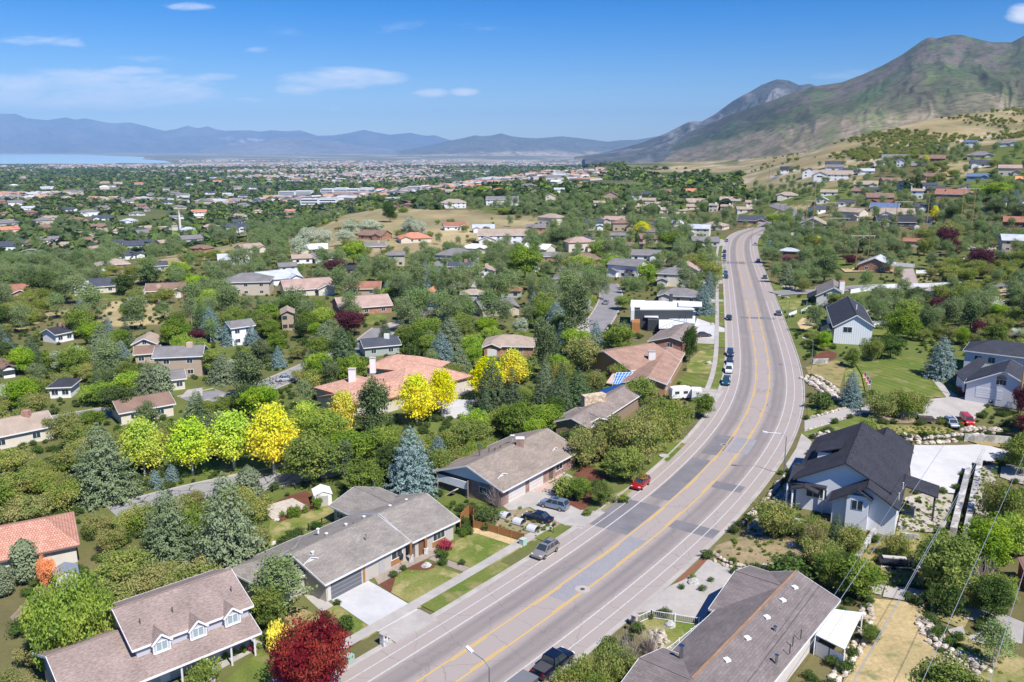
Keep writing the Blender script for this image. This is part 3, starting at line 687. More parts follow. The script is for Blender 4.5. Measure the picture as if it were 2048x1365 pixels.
    def win(s, face, t, z, w=1.5, h=1.1, kind='window', m=None, nm=1, proud=.05):
        s.wins.append((face, t, z, w, h, kind, m, nm, proud))
    def finish(s, small=False):
        P = np.array(s.allpts); c = P.mean(0); s.root = r = thing(s.name, s.label, s.cat, (c[0], c[1], s.base), s.group)
        s.walls.build('wall', s.wallm, r); ro = s.roof.build('roof', s.roofm, r)
        if not small: s.fas.build('fascia', s.trim, r)
        for face, t, z, w, h, kind, m, nm, pr in s.wins:
            o, e, nr, wid = s.faces[face]; 
            if t < 0: t = wid+t
            e3 = np.array([e[0], e[1], 0]); n3 = np.array([nr[0], nr[1], 0]); cc = np.array([o[0], o[1], 0])+e3*t+np.array([0,0,s.base+z+h/2]); up = np.array([0,0,1.0])
            if kind == 'window':
                fr = MB(); b = .07
                for sg in (-1, 1): fr.box(cc+up*sg*(h/2)+n3*pr/2, e3*(w/2+b), n3*pr/2, up*b/2*1.4); fr.box(cc+e3*sg*(w/2)+n3*pr/2, e3*b/2*1.2, n3*pr/2*.98, up*(h/2-b*.7))
                for k in range(nm): x = -w/2+w*(k+1)/(nm+1); fr.box(cc+e3*x+n3*pr/2, e3*b/2*.7, n3*pr/2*.9, up*(h/2-b*.7))
                g = MB(); g.box(cc+n3*.012, e3*(w/2-.02), n3*.012, up*(h/2-.02))
                if small: g2 = MB(); g2.box(cc+n3*.02, e3*w/2, n3*.02, up*h/2); g2.build('window', GLASS, r)
                else: fo = fr.build('window', m or TRIMW, r); g.build('pane', GLASS, fo, org=ORG[r.name])
            elif kind == 'garage':
                d = MB(); d.box(cc+n3*.02, e3*w/2, n3*.02, up*h/2); go = d.build('garage_door', m or TRIMW, r)
                if not small: 
                    d = MB()
                    for k in range(1, 4): d.box(cc+up*(k/4-.5)*h+n3*.045, e3*w/2, n3*.006, up*.02)
                    d.build('panel_joints', plain((.35,.35,.35), .7), go, org=ORG[r.name])
            else:
                d = MB(); d.box(cc+n3*.03, e3*w/2, n3*.03, up*h/2); do = d.build(kind, m or TRIMW, r)
        for nm_, mb, m in s.extra: mb.build(nm_, m, r)
        x, y = proj(P[:,0], P[:,1], P[:,2]); HB.append((x.min(), y.min(), x.max(), y.max(), float(P[:,1].mean())))
        if s.lm: LMK.append((s.lm, float(x.mean()), float(y.mean())))
        return r
    def chimney(s, px, py, m, w=.9, d=.9, h=1.4, zr=None, cap=None, down=1.2):
        z = s.dim[4]+h-.6 if zr is None else s.base+zr; c = PZ(px, py, z); mb = MB(); mb.ab(c[0]-w/2, c[0]+w/2, c[1]-d/2, c[1]+d/2, z-h-down, z); 
        s.extra.append(('chimney', mb, m)); k = MB(); k.ab(c[0]-w/2-.1, c[0]+w/2+.1, c[1]-d/2-.1, c[1]+d/2+.1, z, z+.12); s.extra.append(('chimney_cap', k, cap or CONC))
    def vent(s, px, py, z, h=.5, r=.09, m=None, name='roof_vent'):
        c = PZ(px, py, s.base+z); mb = MB(); mb.tube([(c[0], c[1], c[2]-.5), (c[0], c[1], c[2]+h)], r, 8); mb.tube([(c[0], c[1], c[2]+h), (c[0], c[1], c[2]+h+.08)], r*1.6, 8); s.extra.append((name, mb, m or TRIMW))
    def boxvent(s, P, t, q, z, m=None, sz=.22):
        c = P(t, q, z); mb = MB(); mb.ab(c[0]-sz, c[0]+sz, c[1]-sz*.8, c[1]+sz*.8, c[2]-.1, c[2]+.14); s.extra.append(('roof_vent', mb, m or TRIMW))
def extra_box(h, nm, P, t0, t1, q0, q1, z0, z1, m):
    mb = MB(); c = (P(t0,q0,0)+P(t1,q1,0))/2; e = P(1,0,0)-P(0,0,0); nn = P(0,1,0)-P(0,0,0); mb.box((c[0], c[1], h.base+(z0+z1)/2), e*(t1-t0)/2, nn*(q1-q0)/2, (0,0,(z1-z0)/2)); h.extra.append((nm, mb, m))
def gablet(h, P, t, q0, depth, w, ze_at, rise, m=None, name='gablet'):
    """small gable on a roof slope: P frame, centre t, front at q0"""
    mb = MB(); z0 = h.base+ze_at
    a, b, c = P(t-w/2, q0, z0), P(t+w/2, q0, z0), P(t, q0, z0+rise); r = P(t, q0+depth, z0+rise)
    k = P(0,-.12,0)-P(0,0,0)
    mb.poly([a+k, c+k, r]); mb.poly([c+k, b+k, r]); h.extra.append((name, mb, h.roofm)); f = MB(); f.bar(a+k, c+k, .05, .12); f.bar(b+k, c+k, .05, .12); f.poly([a, b, c]); h.extra.append(('gablet_trim', f, m or TRIMW))
# --- the dormered house, bottom left
MOT = shingle((.225,.15,.13), (.34,.29,.26), 1.0, rows=False); GSID = siding((.50,.50,.55), .2); TAN = shingle((.26,.23,.20), (.34,.31,.28), 2.0); GREYS = siding((.40,.37,.34), .22)
h = House('grey sided house with three roof dormers under mottled reddish brown shingles', 'dormered grey house', 0, GSID, MOT, name='dormered_house')
P = h.gable((137,1422), (523,1265), 2.7, (96,1312), .42, key='a', oe=2.2)
Pu = h.gable((264,1302), (507,1211), 5.0, (227.5,1217.7), .42, key='b', oe=.35, zb=2.5)
h.faces['a2'] = h.faces['aF']
for t, w in ((3.2,2.0),(7.2,1.4),(11.5,2.2)): h.win('aF', t, .9, w, 1.3, nm=2)
h.win('aF', 9.3, 0, 1.0, 2.1, 'door', plain((.75,.75,.73)))
h.win('bL', 3.0, 3.7-0.0, .8, 1.5)
for t in (19.0, 16.3, 13.6, 10.9): 
    c = P(t, .25, 0); mb = MB(); mb.bar((c[0], c[1], 0), (c[0], c[1], 2.75), .16, .16); h.extra.append(('porch_post', mb, TRIMW))
L_, hf, bk, ze, zr = h.dim
WINW = plain((.85,.85,.86), .4)
for i, t in enumerate((2.9, 6.75, 10.6)):
    d = MB(); w = .85; zb_, ze_, za_ = 3.6, 4.95, 5.85
    d.poly([Pu(t-w,-.12,zb_), Pu(t+w,-.12,zb_), Pu(t+w,-.12,ze_), Pu(t,-.12,za_-.1), Pu(t-w,-.12,ze_)]); d.poly([Pu(t-w,1.0,zb_), Pu(t-w,-.12,zb_), Pu(t-w,-.12,ze_), Pu(t-w,1.0,ze_)]); d.poly([Pu(t+w,-.12,zb_), Pu(t+w,1.0,zb_), Pu(t+w,1.0,ze_), Pu(t+w,-.12,ze_)])
    dw = d.build('dormer', GSID, None, org=(0,0,0)); h.extra.append(('dormer', d, GSID)); bpy.data.objects.remove(dw); rf = MB(); k_ = (za_-5.0)/.42
    rf.prism([Pu(t-w-.2,-.32,ze_-.08), Pu(t,-.32,za_), Pu(t,k_,za_), Pu(t-w-.2,.1,ze_-.02)][::-1], .1); rf.prism([Pu(t,-.32,za_), Pu(t+w+.2,-.32,ze_-.08), Pu(t+w+.2,.1,ze_-.02), Pu(t,k_,za_)][::-1], .1); h.extra.append(('dormer_roof', rf, MOT))
    tr = MB()
    for sg in (-1, 1): tr.bar(Pu(t+sg*(w+.22),-.36,ze_-.16), Pu(t,-.36,za_-.07), .06, .2); tr.bar(Pu(t+sg*.86,-.16,zb_+.1), Pu(t+sg*.86,-.16,ze_), .1, .1)
    tr.bar(Pu(t-.86,-.16,zb_+.12), Pu(t+.86,-.16,zb_+.12), .1, .1)
    for x in (-.58, 0, .58): tr.bar(Pu(t+x,-.16,3.88), Pu(t+x,-.16,4.92), .07, .07)
    for z in (3.88, 4.92): tr.bar(Pu(t-.58,-.16,z), Pu(t+.58,-.16,z), .07, .07)
    h.extra.append(('dormer_trim', tr, WINW)); g = MB(); g.poly([Pu(t-.56,-.13,3.9), Pu(t+.56,-.13,3.9), Pu(t+.56,-.13,4.9), Pu(t-.56,-.13,4.9)]); h.extra.append(('dormer_window', g, mat('blind_glass', lambda n, L: out(n, BS(n, (.30,.38,.40), .15)))))
for t in (1.8, 5.2, 11.8): h.vent(*proj(*Pu(t, 2.6, 6.3)), 6.3-0, .35, .05, plain((.1,.09,.09)))
h.finish()
# --- the long ranch with the grey garage
h = House('long tan roofed ranch house with dark grey garage door and cedar posts', 'tan roofed ranch house', 0, siding((.50,.46,.41), .25), TAN, name='ranch_house')
P1 = h.gable((825,1085), (920,1040), 2.8, (851,987), .33, key='r', og=.9)
P2 = h.gable((650,1170), (821,1083), 2.8, (757,1028), .33, key='m')
h.faces['m'] = h.faces['mF']
P3 = h.gable((658,1011), (735,1048), 2.8, (705,972), .33, key='b')
c0 = P2(0, 4, 0); P4 = h.block(P2(-5.2, 4.0, 0)[:2], (P2(1,0,0)-P2(0,0,0))[:2], (P2(0,1,0)-P2(0,0,0))[:2], 12.0, 2.8, 4.6, 1.5, 4.6, key='w', hip=1.0)
WOOD = plain((.36,.17,.06), .6, var=.25)
h.win('mF', 3.3, 0, 5.0, 2.25, 'garage', plain((.13,.135,.15), .5))
h.win('mF', 9.4, .0, 1.0, 2.1, 'door', plain((.42,.40,.40))); h.win('mF', 12.2, 1.05, 2.0, 1.15, nm=1); h.win('mF', 12.2, .25, 2.2, .75, 'wood_panel', WOOD)
h.win('rF', 4.6, 1.05, 2.3, 1.25, nm=2); h.win('rF', 4.6, .2, 2.6, .8, 'wood_panel', WOOD); h.win('rF', 1.2, 0, 1.1, 2.2, 'door', plain((.2,.1,.05)))
h.win('mF', .45, .1, .5, 2.3, 'wall_lamp_panel', plain((.62,.6,.55))); h.win('mF', 6.25, 0, .35, 2.4, 'wood_panel', WOOD)
h.win('bF', 1.5, 1.1, 1.6, 1.0)
for (P, t, q) in ((P1, -.2, .1), (P1, 2.6, .1)):
    c = P(t, q, 0); a = MB(); a.bar((c[0], c[1], .9), (c[0], c[1], 2.75), .28, .28); h.extra.append(('porch_post', a, WOOD)); a = MB(); a.bar((c[0], c[1], 0), (c[0], c[1], .95), .55, .55); h.extra.append(('post_base', a, stone((.75,.73,.7), 3)))
gablet(h, P2, 1.2, 4.1, 1.5, 2.4, 4.15, .55)
for px, py in ((636,1060),(653,1069),(625,1106),(692,1050),(728,1035),(780,1013),(813,1001)): h.vent(px, py, 4.6, .10, .15)
for px, py in ((707,1052),(732,1076),(749,972),(799,985)): h.vent(px, py, 4.3, .45, .07, plain((.6,.6,.6), .4, 1.0))
h.finish()
# --- brick house with the big single gable
BRK = brick((.25,.10,.08), (.33,.16,.13)); TAN2 = shingle((.27,.22,.18), (.37,.31,.26), 5.0)
h = House('brick house under one long tan gable roof with a raised white deck', 'brick house with long gable', 0, BRK, TAN2, name='brick_house')
P = h.gable((1006,984), (1163,901), 3.0, (936,930), .36, key='a', og=.7, oe=.9)
hb = House.block
for t, w in ((4.2,4.6),(9.6,4.0)): h.win('aF', t, 0, w, 2.3, 'garage', plain((.62,.58,.55), .6))
h.win('aF', 16.5, 1.0, 2.0, 1.1); h.win('aF', 14.0, .0, 1.1, 2.1, 'door', plain((.12,.09,.08))); h.win('aL', 3.6, 1.3, 1.5, 1.1, nm=1)
mb = MB(); mb.poly([P(.62,.9,3.15), P(.62,7.4,5.55), P(.62,14.0,3.15)][::-1]); h.extra.append(('gable_siding', mb, siding((.72,.72,.76), .2, True)))
mb = MB(); mb.box(P(.35,10.5,2.0), (P(.06,0,0)-P(0,0,0)), (P(0,3.2,0)-P(0,0,0)), (0,0,.65)); h.extra.append(('deck_screen', mb, plain((.78,.79,.82))))
mb = MB(); mb.box(P(.66,10.6,1.0), (P(.04,0,0)-P(0,0,0)), (P(0,3.2,0)-P(0,0,0)), (0,0,2.1)); h.extra.append(('deck_shade_panel', mb, plain((.05,.05,.06))))  # flat near-black panel on the wall, painted shade for the recessed deck
for q in (7.2, 13.7): mb = MB(); c = P(.2, q, 0); mb.bar((c[0], c[1], -1), (c[0], c[1], 3), .2, .2); h.extra.append(('deck_post', mb, plain((.25,.2,.18))))
st = MB()
for i in range(9): c = P(-.5, 9.2+i*.32, 1.2-i*.24); st.box(c, P(.6,0,0)-P(0,0,0), P(0,.14,0)-P(0,0,0), (0,0,.04))
h.extra.append(('deck_stair', st, plain((.45,.38,.33))))
gablet(h, P, 3.2, 2.6, 1.6, 2.6, 3.0+2.6*.36, .5); gablet(h, P, 18.3, 2.6, 1.5, 1.8, 3.0+2.6*.36, .4)
h.chimney(1040, 877, BRK, 1.3, 1.0, 1.3, zr=6.6, cap=plain((.7,.7,.7))); h.vent(959, 905, 5.2, 1.3, .16, plain((.45,.46,.5), .4, 1.0))
for px, py in ((978,900),(990,899),(1001,894)): h.vent(px, py, 5.3, .2, .1, plain((.15,.13,.12)))
mb = MB(); c = PZ(1025, 871, 6.4); mb.disc((c[0], c[1]), .45, c[2], 14); mb.tube([(c[0], c[1], c[2]-1), (c[0], c[1], c[2])], .04, 6); h.extra.append(('satellite_dish', mb, plain((.6,.6,.62))))
h.finish()
# --- brown shingled house behind the olive trees
BRN = shingle((.24,.19,.165), (.34,.29,.26), 3.0)
h = House('brown grey shingled house half hidden behind olive green trees', 'house behind the olive trees', 0, siding((.3,.22,.16)), BRN, name='ranch_house')
P = h.gable((1179,857), (1290,785), 3.0, (1264,763), .36, key='a'); h.gable((1127,828), (1170,850), 3.0, (1131,803), .3, key='b')
mb = MB(); c = PZ(1187, 800, 4.6); mb.box(c, (2.3,1.0,0), (-.35,.8,0), (0,0,1.2)); h.extra.append(('stone_chimney', mb, stone((.75,.6,.42), 2.5)))
mb = MB(); mb.poly([PZ(1187,792,3.4), PZ(1205,778,3.6), PZ(1248,765,3.9), PZ(1215,792,3.7)]); h.extra.append(('solar_panel', mb, plain((.02,.06,.17), .2))); h.finish()
# --- red-brown shingled house with the blue sunroom
RBR = shingle((.34,.20,.145), (.46,.31,.24), 4.0)
h = House('red brown shingled house with white fascia and blue glass sunroom', 'red brown house with sunroom', 0, siding((.42,.26,.15)), RBR, name='ranch_house')
P = h.gable((1334,769), (1370,706), 3.0, (1296,754), .3, key='a', back=6.0); Pb = h.gable((1262,742), (1362,722), 3.0, (1238,698), .28, key='b')
h.win('aF', 3, .9, 2.2, 1.3); h.win('aF', 9, .9, 1.8, 1.3); h.win('aL', 3, .9, 2.0, 1.3)
sr = MB(); q = [PZ(1233,746,2.6), PZ(1266,745,3.0), PZ(1247,769,2.0), PZ(1225,769,1.6)]; sr.poly(q); h.extra.append(('sunroom_glass', sr, mat('blue_glass', lambda n, L: out(n, BS(n, (.05,.22,.55), .12)))))
fr = MB()
for i in range(6): k = i/5; fr.bar(q[0]*(1-k)+q[1]*k+[0,0,.03], q[3]*(1-k)+q[2]*k+[0,0,.03], .12, .1)
for i in range(5): k = i/4; fr.bar(q[0]*(1-k)+q[3]*k+[0,0,.03], q[1]*(1-k)+q[2]*k+[0,0,.03], .12, .1)
for a in q: fr.bar(a, (a[0], a[1], 0), .12, .12)
h.extra.append(('sunroom_frame', fr, TRIMW)); mb = MB(); mb.prism([PZ(1240,735,1.9), PZ(1225,768,1.9), PZ(1212,766,1.9), PZ(1236,732,1.9)][::-1], .2); h.extra.append(('balcony', mb, plain((.6,.45,.38))))
h.chimney(1304, 703, plain((.72,.70,.66)), 1.7, 1.0, 1.6, zr=5.9); h.finish()
# --- brick gable next door
h = House('red brick house with grey brown low gable facing the camera', 'low gabled red brick house', 0, brick((.40,.12,.08), (.48,.17,.12)), BRN, name='brick_house')
P = h.gable((1368,684), (1398,655), 3.0, (1339,676), .28, key='a', back=6.5); h.win('aL', 3.5, 1.0, 1.5, 1.2); h.vent(1346,650,4.8,.3,.12); h.finish()
# --- modern flat roofed house
h = House('modern flat roofed house of white slabs with roof terrace and cedar', 'modern flat roofed house', 0, plain((.55,.55,.54)), plain((.80,.82,.84), .5), name='modern_house')
def slab(pxs, z, th, nm='roof', m=None):
    mb = MB(); q = [PZ(x, y, z) for x, y in pxs]; ar = sum(q[i][0]*q[(i+1)%len(q)][1]-q[(i+1)%len(q)][0]*q[i][1] for i in range(len(q))); mb.prism(q if ar > 0 else q[::-1], th); h.extra.append((nm, mb, m or plain((.80,.82,.84), .5)))
    h.allpts += q + [np.array([k[0], k[1], 0]) for k in q]
DG = plain((.05,.055,.06), .4)
slab([(1262,600),(1290,601),(1287,614),(1261,613)], 6.4, .35); slab([(1288,602),(1357,602),(1389,618),(1280,618)], 6.2, .35); slab([(1357,602),(1404,604),(1404,612),(1357,611)], 6.9, .4)
slab([(1294,622),(1320,622),(1316,634),(1289,633)], 4.2, .35); slab([(1320,622),(1391,622),(1390,648),(1318,634)], 3.3, .3, 'roof_terrace', plain((.66,.68,.7))); slab([(1318,634),(1372,640),(1388,656),(1318,656)], 3.0, .3, 'lower_roof')
LG = plain((.60,.62,.64))
slab([(1266,610),(1386,611),(1386,622),(1268,622)], 5.8, 5.8, 'wall', DG); slab([(1262,610),(1269,610),(1269,622),(1262,622)], 6.0, 6.0, 'white_wall', LG); slab([(1264,632),(1280,633),(1280,646),(1264,646)], 3.2, 3.2, 'cedar_wall', WOOD)
slab([(1296,630),(1317,631),(1317,640),(1296,640)], 3.6, 3.6, 'carport_shade_block', DG); slab([(1322,624),(1389,624),(1388,645),(1320,635)], 2.95, 2.95, 'wall', LG); slab([(1320,637),(1371,643),(1386,657),(1320,657)], 2.65, 2.65, 'white_wall', LG); slab([(1298,640),(1316,640),(1316,656),(1298,656)], .9, .9, 'planter', DG)  # under the carport roof a solid dark block stands in for its shaded inside
for x_, y_ in ((1290,634),(1316,635)):
    c = PZ(x_, y_, 3.85); mb = MB(); mb.bar((c[0], c[1], 0), (c[0], c[1], 3.85), .25, .25); h.extra.append(('carport_post', mb, TRIMW))
for k in range(5):
    q0, q1 = PZ(1274+k*20, 622, 4.9), PZ(1288+k*20, 622, 4.9); mb = MB(); mb.box((q0+q1)/2-[0,.15,0], (q1-q0)/2, (0,.06,0), (0,0,.7)); h.extra.append(('clerestory_window', mb, GLASS))
mb = MB()
for (x0, y0), (x1, y1) in (((1323,618),(1377,620)), ((1345,628),(1364,632)), ((1320,656),(1364,636)), ((1373,625),(1373,640))):
    a, b = PZ(x0, y0, 4.4), PZ(x1, y1, 4.4); mb.bar(a, b, .08, .08)
    for k in np.linspace(0, 1, 8): q = a*(1-k)+b*k; mb.bar(q-[0,0,1.0], q, .05, .05)
h.extra.append(('terrace_railing', mb, DG)); mb = MB(); c = PZ(1342, 596, 7.4); mb.box(c, (.5,0,0), (0,.5,0), (0,0,1.2)); h.extra.append(('chimney', mb, DG))
mb = MB(); c = PZ(1333, 628, 4.0); mb.tube([c-[0,0,.6], c+[0,0,.3]], .9, 12); h.extra.append(('hot_tub', mb, DG)); h.finish()
CLEAR.append([tuple(PZ(x, y, 0)[:2]) for x, y in ((1255,600),(1410,600),(1410,665),(1255,665))])
# --- right side of the street
BLK = shingle((.035,.037,.048), (.065,.066,.082), 6.0); WSID = siding((.80,.82,.85), .28); DK = plain((.05,.05,.055))
h = House('white sided house with black shingled twin gables above the street bend', 'white house with black gables', 0, WSID, BLK, trim=DK, name='gabled_house')
P = h.gable((1800,1022), (1828,892), 4.2, (1737,970), .6, key='a', og=.9, back=5.2)
Lm, hf, bk, ze, zr = h.dim; e = (P(1,0,0)-P(0,0,0))[:2]; nn = (P(0,1,0)-P(0,0,0))[:2]
P5 = h.block(P(3.2, 1.5, 0)[:2], e, nn, Lm-9, h.base+5.4, 6.6, 3.55, 7.4, key='c', og=.9)
h.win('cL', 10.0, 2.2, 3.0, 1.6, nm=2); h.win('aL', 5.6, 3.6, 1.5, 1.4, nm=1)
# bay with a small gable on the near gable wall
bay = MB(); bay.box(P(.55, 5.7, 2.6), P(.5,0,0)-P(0,0,0), P(0,1.5,0)-P(0,0,0), (0,0,2.7)); h.extra.append(('bay_wall', bay, WSID))
bw = MB(); bw.box(P(.02, 5.7, 3.9), P(.03,0,0)-P(0,0,0), P(0,.8,0)-P(0,0,0), (0,0,.75)); h.extra.append(('bay_window_frame', bw, TRIMW)); bw = MB()
for s_ in (-1, 1): bw.box(P(-.02, 5.7+s_*.39, 3.9), P(.02,0,0)-P(0,0,0), P(0,.32,0)-P(0,0,0), (0,0,.65))
h.extra.append(('bay_window_glass', bw, GLASS)); br = MB(); br.prism([P(-.35,3.7,5.0), P(-.35,5.7,6.3), P(1.3,5.7,6.3), P(1.3,3.7,5.0)], .15); br.prism([P(-.35,5.7,6.3), P(-.35,7.7,5.0), P(1.3,7.7,5.0), P(1.3,5.7,6.3)], .15); h.extra.append(('bay_roof', br, BLK))
# porch wing to the street and the rear awning
hh = h; w1 = h.block(P(12.5, 10.6, 0)[:2], nn, -e, 5.6, 4.3, 4.4, 1.3, 4.6, key='p', walls=False); 
for t, q in ((.3,.3),(.3,8.9),(5.7,8.9),(5.7,.3)): c = w1(t, q, 0); mb = MB(); mb.bar((c[0], c[1], -.5), (c[0], c[1], 3.9), .2, .2); h.extra.append(('porch_post', mb, TRIMW))
w2 = h.block(P(2.2, 11.6, 0)[:2], e, nn, 6.0, 3.7, 2.0, .7, 2.0, key='q', walls=False)
for t in (.3, 5.7): c = w2(t, 3.7, 0); mb = MB(); mb.bar((c[0], c[1], -.5), (c[0], c[1], 3.6), .22, .22); h.extra.append(('porch_post', mb, TRIMW))
w3 = h.block(P(9.5, -4.6, 0)[:2], e, nn, 5.0, 3.6, 4.8, 1.0, 1.2, key='z', walls=False)
for t in (.3, 4.7): c = w3(t, .4, 0); mb = MB(); mb.bar((c[0], c[1], -.5), (c[0], c[1], 3.6), .22, .22); h.extra.append(('awning_post', mb, DK))
for k in range(7): c = P5(3+k*3.0, 6.3, h.base+8.75); mb = MB(); mb.box(c, P5(.3,0,0)-P5(0,0,0), P5(0,.2,0)-P5(0,0,0), (0,0,.1)); h.extra.append(('ridge_vent', mb, DK))
for px, py in ((1757,925),(1744,955),(1806,973),(1798,994)): h.vent(px, py, 6.2, .5, .07, plain((.7,.68,.55), .4))
mb = MB(); mb.box(P5(2.0,10.3,0)+np.array([0,0,6.9]), P5(1.1,0,0)-P5(0,0,0), P5(0,.6,0)-P5(0,0,0), (0,0,.55)); 
dm = MB(); dm.prism([P5(7.5,8.2,8.6), P5(12.5,8.2,8.6), P5(12.5,12.0,7.3), P5(7.5,12.0,7.3)], .15); h.extra.append(('shed_dormer_roof', dm, BLK)); dm = MB(); dm.box(P5(10,10.2,6.6), P5(2.2,0,0)-P5(0,0,0), P5(0,1.5,0)-P5(0,0,0), (0,0,.7)); h.extra.append(('shed_dormer_wall', dm, WSID))
h.finish()
# --- brown roof, bottom right
PBR = shingle((.195,.165,.16), (.25,.215,.205), 7.0)
h = House('low house under a wide pinkish brown roof with orange ridge line', 'wide brown roof at the bottom', 0, plain((.66,.6,.55)), PBR, name='ranch_house')
a = PZ(1488,1439,3.0)[:2]; b = PZ(1681,1200,3.0)[:2]; Lm = float(np.linalg.norm(b-a)); e = (b-a)/Lm; nn = np.array([-e[1], e[0]])
P0 = h.block(a-e*12, e, nn, Lm+12, 3.0, 5.36, 1.93, 5.2, key='a'); P = lambda t, q, z: P0(t+12, q, z); h.dim = (Lm, 5.36, 5.2, 3.0, 4.93)
P6 = h.block(P(15.8, 5.36, 0)[:2], nn, e, 5.9, 3.02, 7.05, 1.9, 4.6, key='b'); P7 = h.block(P(-7.2, 5.36, 0)[:2], nn, e, 5.8, 3.02, 7.05, 1.9, 5.0, key='d'); P8 = h.block(P(-9.5, 9.0, 0)[:2], nn, e, 4.2, 2.6, 3.2, .9, 3.2, key='f'); mb = MB()
rr = MB(); rr.bar(P(0, h.dim[1]*0+5.4, 4.99), P(Lm, 5.4, 4.99), .3, .06); h.extra.append(('ridge_cap', rr, shingle((.42,.25,.15), (.36,.22,.14), 1.5)))
for t in (-3.5, -7.2, -11.8, -17, -22): c = P(Lm+t, 4.3, 4.65); mb = MB(); mb.box(c, (.28,.12,0), (-.12,.28,0), (0,0,.12)); h.extra.append(('roof_vent', mb, TRIMW))
for px, py in ((1559,1226),(1602,1270),(1586,1284),(1580,1299)): h.vent(px, py, 3.9, .5, .05, DK)
h.vent(1550,1260,4.2,.35,.13,plain((.5,.55,.6),.3,1.0)); h.vent(1553,1320,3.8,.5,.13,plain((.5,.55,.6),.3,1.0)); h.vent(1362,1315,4.0,1.3,.2,plain((.5,.52,.55),.3,1.0), 'flue')
h.win('aF', 12, .9, 1.6, 1.1); h.finish()
CLEAR.append([tuple(PZ(x, y, 0)[:2]) for x, y in ((1210,1400),(1440,1160),(1600,1140),(1700,1200),(1560,1400))])
# --- white patio shelter beside it
r = thing('patio_shelter', 'white metal roofed patio shelter with panelled front beside the brown roof', 'shelter', PZ(1680,1290,0)); q = [PZ(x, y, 2.5) for x, y in ((1665,1218),(1725,1225.5),(1689.6,1299),(1631,1269.5))]
mb = MB(); mb.prism(q[::-1], .12); mb.build('roof', plain((.85,.86,.88), .4, spec=.5), r)
for i in range(4): mb = MB(); mb.bar(q[i]-[0,0,.1], (q[i][0], q[i][1], 0), .12, .12); mb.build('post', TRIMW, r)
a, b = q[3], q[2]
for k0, k1 in ((.04,.48),(.52,.96)):
    p, s_ = a*(1-k0)+b*k0, a*(1-k1)+b*k1; mb = MB(); mb.prism([(p[0],p[1],1.75),(s_[0],s_[1],1.75),(s_[0]+.03,s_[1]+.04,1.75),(p[0]+.03,p[1]+.04,1.75)], 1.7); mb.build('front_panel', plain((.78,.79,.8), .5), r)
# --- barn like white house and its neighbour
NAV = shingle((.045,.05,.065), (.075,.08,.10), 8.0); BAT = siding((.80,.82,.86), .6, True)
h = House('white board and batten house with steep navy roof and flagless front porch', 'white navy roofed house', 0, BAT, NAV, name='farmhouse')
P = h.gable((1750,654), (1727,613), 5.6, (1712,626), .62, key='a', og=.5, back=6.2); Lm, hf, bk, ze, zr = h.dim; h.dimA = h.dim
h.win('aL' if True else '', 6.6, 3.4, 2.4, 1.6, nm=1)
e = (P(1,0,0)-P(0,0,0))[:2]; nn = (P(0,1,0)-P(0,0,0))[:2]
pw = h.block(P(1.0, hf+bk+2.6, 0)[:2], e, nn, 6.5, 2.9, -1 and 1.5, 1.2, 1.5, key='p', walls=False) if False else None
mb = MB(); mb.prism([P(0,hf+bk-.6,4.6), P(0,hf+bk+2.8,2.8), P(9,hf+bk+2.8,2.8), P(9,hf+bk-.6,4.6)][::1 if (e[0]*nn[1]-e[1]*nn[0]) < 0 else -1], .15); h.extra.append(('porch_roof', mb, NAV))
for t in (.3, 4.5, 8.6): c = P(t, hf+bk+2.5, 0); mb = MB(); mb.bar((c[0],c[1],0), (c[0],c[1],2.8), .2, .2); h.extra.append(('porch_post', mb, TRIMW))
mb = MB(); c0, c1 = P(.3,hf+bk+2.5,.9), P(8.6,hf+bk+2.5,.9); mb.bar(c0, c1, .1, .1); mb.bar(c0-[0,0,.6], c1-[0,0,.6], .08, .08); h.extra.append(('porch_railing', mb, TRIMW))
h.vent(1713, 616, 8.6, .8, .15, TRIMW); h.finish()
h = House('pale sided house with grey brown roof and tall brick capped chimney', 'pale house with tall chimney', 0, siding((.68,.66,.62), .2), shingle((.22,.19,.175),(.30,.27,.25), 9.0), name='farmhouse')
P = h.gable((1686,586), (1683,569), 5.2, (1668,576), .55, key='a', back=6); h.win('aL', 5, 3.4, 1.6, 1.2); Lm, hf, bk, ze, zr = h.dim
h.chimney(1684, 562, plain((.72,.7,.66)), 1.8, 1.3, 4.8, zr=8.8, cap=plain((.45,.16,.1)), down=3)
mb = MB(); mb.prism([P(0,hf+bk-.4,4.2), P(0,hf+bk+2.8,2.6), P(10,hf+bk+2.8,2.6), P(10,hf+bk-.4,4.2)], .15); h.extra.append(('porch_roof', mb, BLK))
mb = MB(); mb.box(P(4,hf+bk+2.6,.7), P(3.8,0,0)-P(0,0,0), P(0,.05,0)-P(0,0,0), (0,0,.5)); h.extra.append(('porch_railing', mb, TRIMW)); h.finish()
